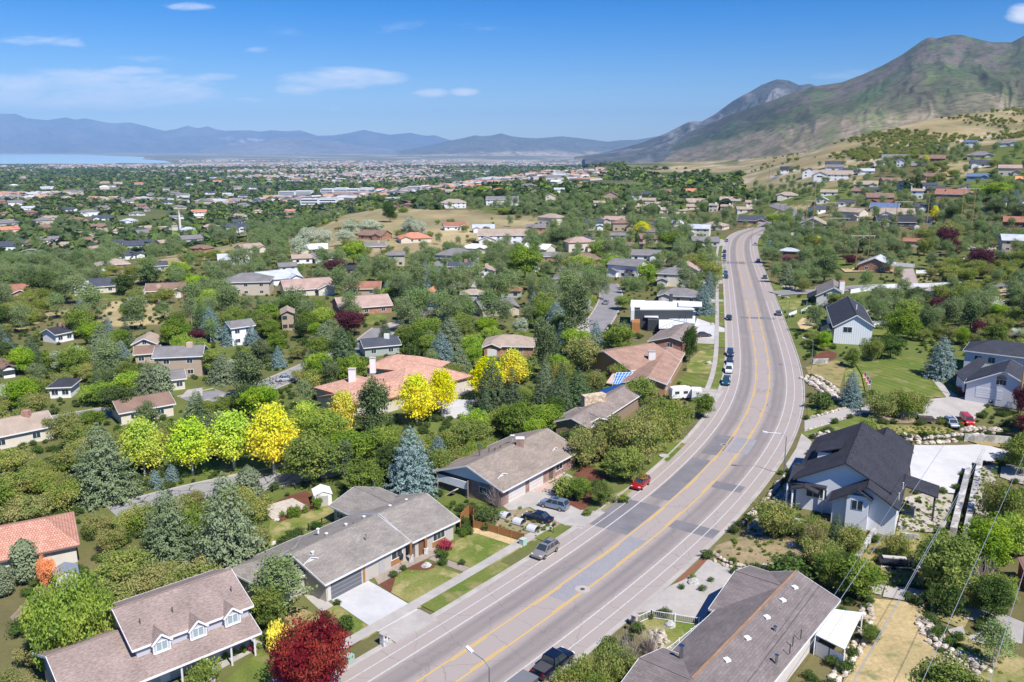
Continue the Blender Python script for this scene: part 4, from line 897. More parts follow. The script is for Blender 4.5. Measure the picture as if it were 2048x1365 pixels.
# --- right edge house with arched window
h = House('pale lilac sided house with navy roof and arched gable window at right edge', 'lilac house with navy roof', 0, siding((.70,.70,.76), .2), NAV, name='gabled_house')
P = h.gable((1910,746), (1958,716), 2.9, (1990,705), .42, key='g', half=None) if False else None
a = PZ(1928,766,2.9)[:2]; b = PZ(2085,788,2.9)[:2]; ee = (b-a)/np.linalg.norm(b-a); n2 = np.array([-ee[1], ee[0]]); wid = np.linalg.norm(b-a)
P = h.block(a, n2, ee, 13.5, 2.9, wid/2, 3.9, wid/2, key='g'); h.win('gL', 4.6, 0, 5.2, 2.3, 'garage', plain((.8,.8,.82)))
h.win('gL', wid/2-.9, 3.4, 2.0, 1.3, nm=2); c = P(.45, wid/2-.4, 0); mb = MB(); mb.poly([c+np.array([*(ee*1.0*math.cos(t)), 4.75+1.0*math.sin(t)])-np.array([*(n2*.02), 0]) for t in np.linspace(0, math.pi, 12)]); h.extra.append(('arched_window', mb, GLASS))
P = h.block(PZ(1928,698,5.4)[:2]-n2*2, ee, n2, 22, 5.4, 6.0, 2.4, 6.0, key='u', hip=1.0); h.win('uF', 3, 2.9, 1.6, 1.5); h.win('uF', 6, 2.9, 1.6, 1.5)
mb = MB(); q = [PZ(1910,746,2.7), PZ(1931,766,2.7), PZ(1975,722,4.4), PZ(1958,714,4.2)]; mb.prism(q, .15); h.extra.append(('side_roof', mb, NAV)); mb = MB(); mb.prism([PZ(x, y, 2.4) for x, y in ((1914,751),(1930,765),(1958,740),(1945,728))], 2.4); h.extra.append(('side_wall', mb, siding((.70,.70,.76), .2))); h.finish()
# --- terracotta roofs
TER = tile((.56,.26,.18), (.64,.36,.27)); 
h = House('large house under a salmon clay tiled roof with two white chimneys', 'salmon tiled house', 0, plain((.6,.55,.48)), tile((.58,.31,.22), (.66,.42,.32)), name='tiled_house', trim=plain((.25,.13,.09)))
P = h.gable((705,812), (870,770), 3.2, (700,782), .30, key='a', back=8); h.gable((745,775), (905,745), 3.2, (762,718), .26, key='b') if False else None
a = PZ(626,775,3.2)[:2]; b = PZ(745,808,3.2)[:2]; ee = (b-a)/np.linalg.norm(b-a); P2_ = h.block(a, ee, np.array([-ee[1], ee[0]]), np.linalg.norm(b-a), 3.2, 6.5, 2.1, 6.5, key='l', hip=1.0)
a = PZ(800,790,3.2)[:2]; b = PZ(948,752,3.2)[:2]; ee = (b-a)/np.linalg.norm(b-a); P3_ = h.block(a, ee, np.array([-ee[1], ee[0]]), np.linalg.norm(b-a), 3.2, 8.5, 2.8, 8.5, key='m', hip=1.0)
a = PZ(728,735,3.2)[:2]; b = PZ(860,748,3.2)[:2]; ee = (b-a)/np.linalg.norm(b-a); P4_ = h.block(a, ee, np.array([-ee[1], ee[0]]), np.linalg.norm(b-a), 3.2, 6.0, 2.4, 6.0, key='n', hip=1.0)
WC = plain((.78,.76,.74)); h.chimney(704, 738, WC, 1.5, 1.2, 2.6, zr=7.6, cap=plain((.5,.45,.4))); h.chimney(745, 716, WC, 1.3, 1.1, 2.4, zr=7.4, cap=plain((.5,.45,.4))); h.finish()
h = House('low cream house with an orange red clay tiled roof at left edge', 'cream house with orange tiles', 0, plain((.66,.62,.54)), TER, name='tiled_house', trim=plain((.16,.13,.11)))
a = PZ(-120,1148,3.0)[:2]; b = PZ(160,1090,3.0)[:2]; ee = (b-a)/np.linalg.norm(b-a); P = h.block(a, ee, np.array([-ee[1], ee[0]]), np.linalg.norm(b-a), 3.0, 6.2, 2.2, 6.2, key='a', hip=.6)
h.win('aF', np.linalg.norm(b-a)*.50, .9, 1.3, 1.2); h.finish()
# ------------------------------------------------------------------ houses farther off
RC_ = {'brown': ((.20,.13,.10),(.27,.18,.14)), 'grey': ((.17,.16,.16),(.24,.23,.23)), 'navy': ((.06,.065,.085),(.09,.10,.125)), 'black': ((.035,.036,.045),(.06,.062,.075)), 'tan': ((.33,.26,.20),(.42,.34,.28)),
       'pinkish': ((.36,.25,.21),(.45,.33,.29)), 'red': ((.30,.13,.09),(.36,.18,.13)), 'rust': ((.50,.20,.12),(.58,.27,.18)), 'orange': ((.62,.28,.12),(.70,.36,.18)), 'silver': ((.42,.45,.50),(.50,.53,.58)), 'white': ((.72,.72,.74),(.8,.8,.8)), 'blue': ((.10,.15,.26),(.14,.20,.33))}
WC_ = {'white': (.80,.80,.82), 'cream': (.66,.60,.50), 'beige': (.52,.45,.37), 'grey': (.45,.45,.47), 'brick': None, 'brown': (.22,.13,.09), 'blue': (.22,.33,.50), 'dark': (.08,.08,.09), 'tan': (.42,.33,.25), 'sage': (.36,.40,.38)}
def rmat(c):
    a, b = RC_[c]; return shingle(a, b, 20.0+len(c), rows=False)
def wmat(c): return brick((.36,.14,.08), (.44,.20,.12), (.4,.3,.25)) if c == 'brick' else plain(WC_[c], .7)
def mid(x0, x1, yb, roofc, wallc, label, lm=None, typ='g', rot=0, st=1, chim=None, small=False, wing=True, name='house', ratio=.74, trim=None, group=None, pitch=None, cat='house'):
    c = G((x0+x1)/2, yb); Y = c[1]; depth = Y*CP-(c[2]-CAMH)*SP; wm = (x1-x0)/F*depth
    vd = c[:2]/np.linalg.norm(c[:2]); t0 = np.array([vd[1], -vd[0]]); r = R(rot); e = np.array([t0[0]*math.cos(r)-t0[1]*math.sin(r), t0[0]*math.sin(r)+t0[1]*math.cos(r)]); nn = np.array([-e[1], e[0]])
    Lx = wm/(abs(math.cos(r))+ratio*abs(math.sin(r))*.9); D = min(max(Lx*ratio, 7), 15) if typ != 'f' else Lx
    he = 2.8 if st == 1 else 5.4; h = House(label, lm, c[2]-.15, wmat(wallc), rmat(roofc), trim=trim or (TRIMW if wallc not in ('brown',) else plain((.2,.12,.08))), name=name, group=group, o=.5, cat=cat)
    pt = pitch or (.42 if typ != 'h' else .40)
    if typ == 'f':
        Dp = min(max(Lx*1.15, 9), 15); a = c[:2]-e*Lx/2; P = h.block(a+nn*0, nn, e, Dp, h.base+he, Lx/2, Lx/2*pt*1.15, Lx/2, key='a'); fk = 'aL'
    else:
        a = c[:2]-e*Lx/2; P = h.block(a, e, nn, Lx, h.base+he, D/2, D/2*pt, D/2, key='a', hip=1.0 if typ == 'h' else 0); fk = 'aF'
    if wing and typ != 'f' and Lx > 13:
        s = 1 if (int(x0*7+yb) % 2) else -1; w = Lx*.36; t = (Lx*.62 if s > 0 else Lx*.02); ph = min(he, 2.9 if int(x0) % 3 else he)
        h.block(P(t, -1.8, 0)[:2], nn, e, D*.5+1.8, h.base+ph+.02, w/2, w/2*pt, w/2, key='w')
        h.win('wL', w*.42, .2 if ph < 3 else 2.9, min(w*.5, 4.4), 2.0 if ph < 3 else 1.3, 'garage' if ph < 3 else 'window', plain((.72,.71,.7)), 1)
    _, _, _, wid = h.faces[fk]; k = max(2, int(wid/4.5))
    for s in range(st):
        for i in range(k):
            t = wid*(i+.5)/k; h.win(fk, t, .9+2.7*s, 1.4, 1.15, nm=1)
    if typ == 'f' and pt > .4: h.win(fk, wid/2, he-.1 if st == 1 else he-.1, 1.1, 1.0, nm=1)
    if chim: 
        L_, hf, bk, ze, zr = h.dim; cm = {'brick': brick((.40,.15,.10), (.46,.2,.13)), 'white': plain((.76,.75,.72)), 'tan': plain((.6,.45,.33))}[chim]
        q = P(L_*.7, hf*.9, zr+.9); mb = MB(); mb.ab(q[0]-.7, q[0]+.7, q[1]-.5, q[1]+.5, q[2]-2.4, q[2]); h.extra.append(('chimney', mb, cm))
    if small: h.wins = [w for w in h.wins if w[5] == 'window'][:3]
    h.finish(small=small); return h
MIDS = [
 (-30,57,601,'red','brick','orange brick hall with flat brown red roof at left edge','orange brick hall','g',-4,1,None),
 (148,236,588,'navy','cream','cream rambler with navy roof and tall pale chimney above a lawn','cream rambler with navy roof','g',3,1,'white'),
 (289,373,596,'brown','brick','brown roofed brick lodge with timber balcony and patio','brown brick lodge','g',-8,1,'tan'),
 (440,545,592,'grey','beige','large beige two storey mansion with terrace and grey hipped roof','beige mansion','h',-10,2,'tan'),
 (291,340,544,'navy','grey','grey house with dark roof behind the lime green tree','dark roof behind lime tree','g',8,1,None),
 (195,262,541,'tan','brick','round shouldered red brick house with brown hip roof below the tan ridge','brick house below the ridge','h',6,1,None),
 (437,499,530,'silver','white','long white house with blue grey roof and small portico','long blue grey roofed house','g',2,1,None),
 (106,160,684,'black','white','small white cottage with black roof and brick chimney in the woods','white cottage in the woods','g',34,1,'brick'),
 (262,318,708,'tan','cream','cream house with broad pinkish gable above a lower brown wing','cream gabled house in trees','f',-12,1,None),
 (268,322,728,'brown','tan','low brown roofed wing house between conifers and chimneyed house','low brown wing','g',-6,1,None),
 (304,412,756,'grey','tan','tan house with two big chimneys and pair of dormers','tan house with two chimneys','g',-12,2,'tan'),
 (324,376,782,'grey','cream','cream two car garage with brown grey roof by the lane','cream garage','g',6,1,None),
 (236,360,842,'brown','cream','long low house with mauve brown roof behind the lime maples','long mauve roofed house','g',14,1,None),
 (-35,118,893,'tan','cream','cream house under a big pink tan roof with brick chimneys at left','pink tan roofed house','g',12,1,'brick'),
 (92,148,798,'black','white','white house with black hip roof and skylight among trees','black hip roofed house','h',-20,1,None),
 (5,36,757,'brown','white','small white gabled house with brown roof at left edge of woods','small brown roofed gable','f',10,1,None),
 (458,520,690,'grey','white','white house with steep grey twin gables beside the blue spruces','steep grey gabled house','g',22,2,None),
 (672,796,630,'pinkish','brick','brick house with three white dormers and attached white garage','three dormer brick house','g',14,1,None),
 (686,764,592,'red','tan','long brown red roofed rambler behind the three dormer house','brown red rambler','g',-6,1,'brick'),
 (565,678,592,'pinkish','cream','cream house with pink tan roof split by a dark ridge fascia','pink tan split roof house','g',10,1,None),
 (624,686,526,'grey','cream','grey roofed house with timbered front gable','timber gabled house','g',12,1,'tan'),
 (583,629,528,'tan','white','low white house with long taupe roof left of the timbered gable','low taupe roofed house','g',6,1,None),
 (556,600,545,'grey','white','white garage house with taupe roof and white door','white garage house','g',12,1,None),
 (893,948,558,'navy','brick','navy roofed two storey house with white upper floor and brick base','navy roofed house on brick base','g',-4,2,'brick'),
 (953,990,556,'tan','white','steep white gabled cottage with open garage','steep white gabled cottage','f',-8,1,'tan'),
 (843,869,600,'rust','white','small house with orange tile roof behind the twin spruces','small orange tiled roof','f',-14,1,None),
 (920,972,603,'tan','grey','round hipped taupe roof below the looping driveway','hipped taupe roof','h',0,1,None),
 (998,1044,596,'red','grey','red brown hip roofed house near the white fence','red brown hip roof','h',-6,1,None),
 (886,938,461,'red','white','white house with maroon roof on the slope','white house with maroon roof','g',8,1,None),
 (955,1055,489,'tan','white','long white mansion with many small gables','long white gabled mansion','g',0,2,None),
 (803,848,467,'grey','beige','brown flat eaved house among silver trees','brown house among silver trees','g',-4,1,None),
 (775,835,415,'brown','brown','dark red lodge with wide roof on the crest of tan hill','dark red hilltop lodge','h',0,1,None),
 (881,934,417,'tan','white','cream two storey mansion with tall windows on the hill crest','cream hilltop mansion','h',2,2,None),
 (970,1038,411,'grey','white','long white two storey house on the hill crest','long white hilltop house','g',-3,2,None),
 (728,776,503,'grey','tan','grey roofed house with chimney below the silver trees','grey house below silver trees','g',10,1,'tan'),
 (774,812,533,'grey','beige','beige house with layered grey roofs right of the yellow tree','layered grey roofs','g',-4,2,None),
 (689,719,551,'black','tan','small brown house with black roof beside the purple tree','black roof by purple tree','g',4,1,None),
 (1012,1036,409,'tan','white','white house at the right end of the hill crest','white house at crest end','g',0,2,None),
 (1090,1112,404,'tan','cream','cream house with arched porch beside a green cypress','cream arched porch house','f',0,2,None),
 (1107,1130,389,'silver','white','pale house with silver roof above the cream porch house','pale silver roofed house','g',4,2,None),
 (1199,1243,400,'brown','tan','tan house with broad brown gable left of the navy roofed villa','broad brown gable','f',0,1,None),
 (1258,1303,401,'navy','white','white villa with navy roof and two storey balconies','white balcony villa','g',-2,2,None),
 (1320,1364,390,'brown','brown','timbered brown house with steep twin gables','timbered twin gables','g',0,1,'brick'),
 (1369,1406,389,'rust','white','white house with rusty red steep roof','rusty red steep roof','g',0,1,None),
 (1470,1537,449,'navy','brick','wide navy roofed brick house where the street bends away','navy roofed house at far bend','g',-10,1,None),
 (1168,1208,461,'navy','white','white house with navy gable roofs behind the yellow green tree','white navy gabled house','g',4,2,None),
 (1050,1093,464,'grey','brick','dark roofed brick house beside the long white mansion','dark roof by the mansion','g',-4,1,'brick'),
 (1370,1420,474,'silver','cream','cream house with standing seam silver roof left of the street','silver metal roofed house','g',-8,2,None),
 (1078,1128,524,'grey','brick','brick house with grey roof and white upper windows','grey roofed brick house','g',10,1,None),
 (1058,1082,544,'navy','white','narrow white house with slate roof left of the grey roofed brick house','narrow slate roofed house','f',6,1,None),
 (1220,1252,480,'grey','grey','low grey house left of the tall yellow tree','low grey house','g',0,1,None),
 (1245,1290,502,'brown','tan','brown roofed house behind the slim cypress','brown roof behind the cypress','g',12,1,None),
 (1095,1129,592,'grey','tan','grey gabled house buried in trees left of the lane','grey gable buried in trees','g',16,1,'tan'),
 (960,1072,712,'tan','brick','broad taupe hip roofed house behind the yellow trees','taupe roof behind yellow trees','h',-6,1,None),
 (722,810,712,'navy','sage','sage green cottage with slate roof and stone chimney below the cul de sac','sage cottage with slate roof','g',14,1,'white'),
 (562,592,662,'tan','tan','tall narrow tan house in the birch trees','narrow tan house','f',0,2,None),
 (1334,1394,528,'brown','brick','orange brick house with dark gable left of the street','orange brick dark gable','f',-4,1,'brick'),
 (1336,1400,552,'pinkish','cream','salmon pink roofed house left of the street','salmon pink roof','f',-10,1,None),
 (1310,1380,574,'grey','cream','pale yellow two storey house with blue grey hip roof','pale yellow hip roofed house','h',-4,2,None),
 (1311,1400,607,'grey','beige','wide taupe hip roof directly behind the modern house','taupe hip behind modern house','h',-6,1,None),
 (1604,1632,355,'navy','white','tall white modern farmhouse at left of the hillside cluster','tall white modern farmhouse','f',0,2,None),
 (1626,1702,362,'tan','white','long white three gabled house with taupe roof on the hillside','three gabled hillside house','g',0,2,None),
 (1652,1686,347,'grey','white','white twin gable behind the three gabled hillside house','white twin gable behind','g',0,2,None),
 (1684,1718,348,'navy','white','white hillside house with navy cross gables','navy cross gabled house','g',0,1,None),
 (1715,1748,349,'silver','white','white hillside house with silver grey roof','silver roofed hillside house','g',0,1,None),
 (1560,1598,345,'black','white','low black and white house where the far road ends','low black and white house','g',0,1,None),
 (1650,1686,334,'navy','grey','grey blue roofed house behind the white twin gable','grey blue roof behind','g',0,1,None),
 (1719,1743,334,'brown','tan','brown house behind conifers above the silver roof','brown house behind conifers','g',0,1,None),
 (1765,1815,322,'grey','white','long pale house with grey gables high on the hillside','long pale house high up','g',0,1,None),
 (1792,1808,334,'silver','white','little bright white gabled house on the hillside','little white gabled house','f',0,2,None),
 (1840,1888,324,'brown','brown','cluster like brown house with clerestory on the hillside','brown clerestory house','g',0,1,None),
 (1936,1985,317,'grey','beige','wide beige hillside house with pale deck','wide beige hillside house','h',0,1,None),
 (1928,1953,296,'blue','white','white house with bright blue gable high on the hill','bright blue gabled house','g',0,2,None),
 (1996,2032,293,'grey','white','white house with red brick gable near the top right','brick gable at top right','g',0,1,None),
 (1934,1974,361,'blue','blue','blue house with flat dark roof on the right hillside','blue flat roofed house','g',0,1,None),
 (1844,1876,378,'navy','white','white shed roofed modern house on the right hillside','white shed roofed house','g',10,1,None),
 (1853,1890,386,'navy','brick','navy twin gabled brick house below the white shed roofed one','navy twin gabled brick house','g',6,1,None),
 (1821,1846,398,'tan','white','pale house with flat tan roof left of the long maroon roof','flat tan roofed house','g',0,2,None),
 (1874,1952,397,'red','brick','very long maroon roofed house on the right hillside','long maroon roof','g',0,1,'brick'),
 (1918,1950,385,'navy','white','white gabled house behind the long maroon roof','gable behind maroon roof','f',0,1,None),
 (2032,2075,368,'orange','cream','cream house with bright orange tiled roof at right edge','orange tiled roof at right edge','g',0,1,None),
 (1736,1762,387,'navy','grey','slate roofed house left of the poplars','slate roof left of poplars','g',0,1,None),
 (1703,1740,390,'brown','tan','tan roofed house left of the slate roofed one','tan house left of slate roof','g',0,1,None),
 (1641,1674,392,'tan','white','white house with taupe roof above the side road','taupe roof above side road','g',0,1,None),
 (1630,1656,408,'silver','white','white gabled house at the side road bend','white gable at side road bend','f',0,1,None),
 (1675,1708,413,'navy','white','white house with bright navy dormers','white house with navy dormers','g',0,1,None),
 (1597,1650,457,'tan','grey','grey gabled house with taupe roof behind the white zigzag fence','grey gable behind zigzag fence','f',-6,1,None),
 (1738,1796,424,'blue','grey','long blue metal roofed house by the tall power poles','long blue metal roof','g',-6,1,None),
 (1759,1828,437,'tan','white','unfinished house with bare plywood roof','unfinished plywood roof','g',4,1,None),
 (1752,1836,454,'black','dark','black steel framed pavilion roof below the plywood roof','black steel pavilion','g',14,1,None),
 (1826,1864,449,'black','grey','low black roofed house right of the black pavilion','low black roofed house','g',-4,1,None),
 (1806,1844,494,'red','beige','beige cabin with flat red edge beside a rounded tree','beige cabin','g',2,1,None),
 (1713,1782,544,'silver','brick','red brick garage house with blue grey hip roof and white gable','red brick garage house','f',-8,1,None),
 (1556,1596,524,'silver','brown','brown house with pale slate hip roof right of the street','pale slate hip roof','h',-4,2,None),
 (1537,1576,480,'navy','grey','grey house with navy hip roof right of the far street','navy hip by far street','h',0,1,None),
 (2008,2075,455,'red','brown','red brown gabled house at the right edge above the white fence','red brown house at right edge','g',4,1,None),
 (2002,2075,505,'silver','beige','tall beige modern house with white canopy at the right edge','tall beige modern house','g',10,2,None),
 (1186,1212,418,'tan','cream','westernmost taupe townhouse of the cluster',None,'g',5,2,None),
]
CONDO = [(1228,1251,428),(1279,1312,413),(1308,1345,416),(1310,1346,427),(1340,1374,428),(1372,1422,411),(1436,1488,408),(1472,1507,426),(1415,1436,424),(1368,1400,420),(1438,1466,420),(1256,1284,420),(1490,1520,412)]
CONDOW = ['behind the round oak','with a white chimney left of the tallest gable','right of the white chimney','with three small gables','with the widest front gable','in the upper row under the rusty roof','in the upper row near the far road','lowest on the right by the pine','between the dark round trees','behind the widest gabled one','right of the dark round trees','under the white balcony villa','next to the far road']
for (x0, x1, yb), w in zip(CONDO, CONDOW):
    MIDS.append((x0, x1, yb, 'tan', 'cream', 'taupe roofed cream townhouse ' + w, None, 'g', int((x0*13) % 30)-15, 1+(x0 % 2), 'white' if x0 % 3 else None))
for q in MIDS:
    x0, x1, yb, rc, wc, lab, lm, typ, rot, st, ch = q
    sm = (x1-x0) < 48
    grp = 'taupe roofed townhouses' if 'townhouse' in lab else None
    mid(x0, x1, yb, rc, wc, lab, lm, typ, rot, st, ch, small=sm, group=grp)
# red-brick house dormers
b = HB[[i for i, l in enumerate(LMK) if l[0] == 'three dormer brick house'][0]] if False else None
# ---- the town in the valley: rows of smaller houses, each its own
AUTO = []
def town(region, count, seed, ymin, ymax, xs, wr=(15,24), pal=None, zone=''):
    rr = random.Random(seed); n_ = 0; tries = 0; poly = region
    while n_ < count and tries < count*60:
        tries += 1; px = rr.uniform(*xs); py = ymin+(ymax-ymin)*rr.random()**.8
        if not inpoly(np.array([px]), np.array([py]), poly)[0]: continue
        g = G(px, py); 
        x_, y_ = proj(*g)
        if abs(y_-py) > 1.5: continue
        dep = g[1]; w = rr.uniform(*wr)*F/dep
        if any(abs(px-(a+c)/2) < (c-a)/2+w*.6 and abs(py-d) < max(3, 12*F/dep*.35) for a, b2, c, d, e_ in HB): continue
        rc, wc = rr.choice(pal); AUTO.append((px, py, w, rc, wc, zone, rr.choice('ggghf') if w*dep/F < 15 else rr.choice('ggh'), rr.uniform(-40, 40), rr.choice((1,1,2)))); n_ += 1
        HB.append((px-w/2, py-w*.4, px+w/2, py, dep))
P1_ = [('navy','white'),('grey','white'),('tan','cream'),('brown','tan'),('grey','grey'),('navy','white'),('brown','brick'),('pinkish','cream')]
P2_ = [('tan','cream'),('pinkish','cream'),('grey','beige'),('navy','white'),('rust','cream'),('grey','white'),('silver','white'),('white','cream')]
town([(0,482),(330,470),(430,500),(250,536),(120,524),(0,535)], 34, 1, 484, 530, (0,420), (15,24), P1_, 'in the town rows at left')
town([(0,400),(560,400),(600,440),(480,475),(0,478)], 42, 2, 402, 476, (0,580), (16,26), P2_+P1_, 'in the wooded town behind the rows')
town([(0,345),(900,345),(780,390),(600,400),(0,398)], 40, 3, 348, 398, (0,880), (18,34), P2_, 'in the far valley')
town([(860,345),(1250,345),(1180,372),(900,392)], 16, 4, 347, 388, (860,1230), (18,34), P2_, 'in the valley behind the crest houses')
town([(1560,300),(2048,280),(2048,420),(1760,470),(1560,400)], 12, 5, 330, 450, (1560,2040), (14,20), P1_, 'on the right hillside')
town([(480,505),(820,470),(1100,440),(1440,430),(1445,545),(1200,560),(1000,640),(700,640),(480,600)], 24, 6, 440, 636, (480,1440), (15,22), P1_+P2_, 'in the middle distance')
from collections import defaultdict
dd = defaultdict(list)
WD = {'white':'white','cream':'cream','beige':'beige','grey':'grey','brick':'brick','brown':'brown','tan':'tan'}
for a in AUTO:
    near = min(LMK, key=lambda l: (l[1]-a[0])**2+((l[2]-a[1])*2.2)**2)
    side = 'left of' if a[0] < near[1]-12 else 'right of' if a[0] > near[1]+12 else ('beyond' if a[1] < near[2] else 'below')
    dd[(a[3], a[4], side, near[0])].append(a)
ORD = ['nearest','second nearest','third nearest','fourth nearest','fifth nearest','sixth nearest','seventh nearest','eighth nearest','ninth nearest','tenth nearest','eleventh nearest','twelfth nearest','thirteenth nearest']
for (rc, wc, side, lm), lst in dd.items():
    lst.sort(key=lambda a: -a[1])
    for i, (px, py, w, _, _, zone, typ, rot, st) in enumerate(lst):
        lab = 'small %s %s roofed house %s the %s' % (WD[wc], rc, side, lm)
        if len(lst) > 1: lab += ', %s such' % ORD[i]
        mid(px-w/2, px+w/2, py, rc, wc, lab, None, typ, rot, st, None, small=True, wing=w > 16, group='houses of the valley town' if px < 1300 else 'houses of the right hillside')
# ---- big white office buildings in the valley
def office(x0, x1, yb, hpx, label, wc=(.78,.79,.82), st=3, rc=(.7,.7,.72), glass=True, lm=None):
    c = G((x0+x1)/2, yb); dep = c[1]; w = (x1-x0)/F*dep; hh = hpx/F*dep; r = thing('office_building', label, 'office building', c); mb = MB(); d = min(w*.35, 45)
    k = max(2, int(w/26)); seg = w/k
    for i in range(k):
        x = c[0]-w/2+seg*i; hq = hh*(1 if i % 2 else .86); mb.ab(x+.2, x+seg-.2, c[1]+(i % 2)*3, c[1]+d, c[2]-3, c[2]+hq)
    mb.build('wall', plain(wc, .6), r); rf = MB()
    for i in range(k): x = c[0]-w/2+seg*i; rf.ab(x, x+seg, c[1]+(i % 2)*3-.4, c[1]+d+.4, c[2]+hh*(1 if i % 2 else .86), c[2]+hh*(1 if i % 2 else .86)+.5)
    rf.build('roof', plain(rc, .7), r)
    if glass:
        for s in range(st):
            g = MB(); z0 = c[2]+hh*.86*(s+.3)/st
            for i in range(k): x = c[0]-w/2+seg*i; g.ab(x+1.5, x+seg-1.5, c[1]+(i % 2)*3-.15, c[1]+(i % 2)*3, z0, z0+hh*.86/st*.45)
            g.build('window_band', GLASS, r)
    HB.append((x0, yb-hpx, x1, yb, dep))
office(557,622,391,8,'white office block left of the long glass fronted one', lm=1); office(641,743,390,12,'long stepped office complex with dark glass entrance', (.7,.73,.78)); office(601,672,409,11,'bright white row of flats below the offices', (.84,.84,.86), 2)
office(816,871,380,7,'low blue glass office beyond the red lodge', (.6,.66,.78)); office(762,808,402,6,'flat white store left of the red lodge', (.8,.8,.8), 1); office(660,712,402,4,'low grey store right of the white flats', (.6,.6,.62), 1, glass=False)
office(316,362,462,8,'cream church hall with slim white steeple in town', (.72,.66,.58), 1, (.62,.55,.48), glass=False)
c = G(361, 462); r = thing('steeple', 'slim cream steeple right of the church hall', 'steeple', c); mb = MB(); mb.tube([c, c+[0,0,12], c+[0,0,22]], [1.3,1.1,.1], 8); mb.build('spire', plain((.75,.7,.62)), r)
for x0, x1, y in ((900,925,378),(926,950,376),(951,968,374),(986,1008,384)): mid(x0, x1, y, 'rust', 'cream', 'orange roofed hall in the valley, %s' % {900:'leftmost of three together',926:'middle of three together',951:'rightmost of three together',986:'by itself behind the crest'}[x0], None, 'h', 0, 1, None, small=True, wing=False)
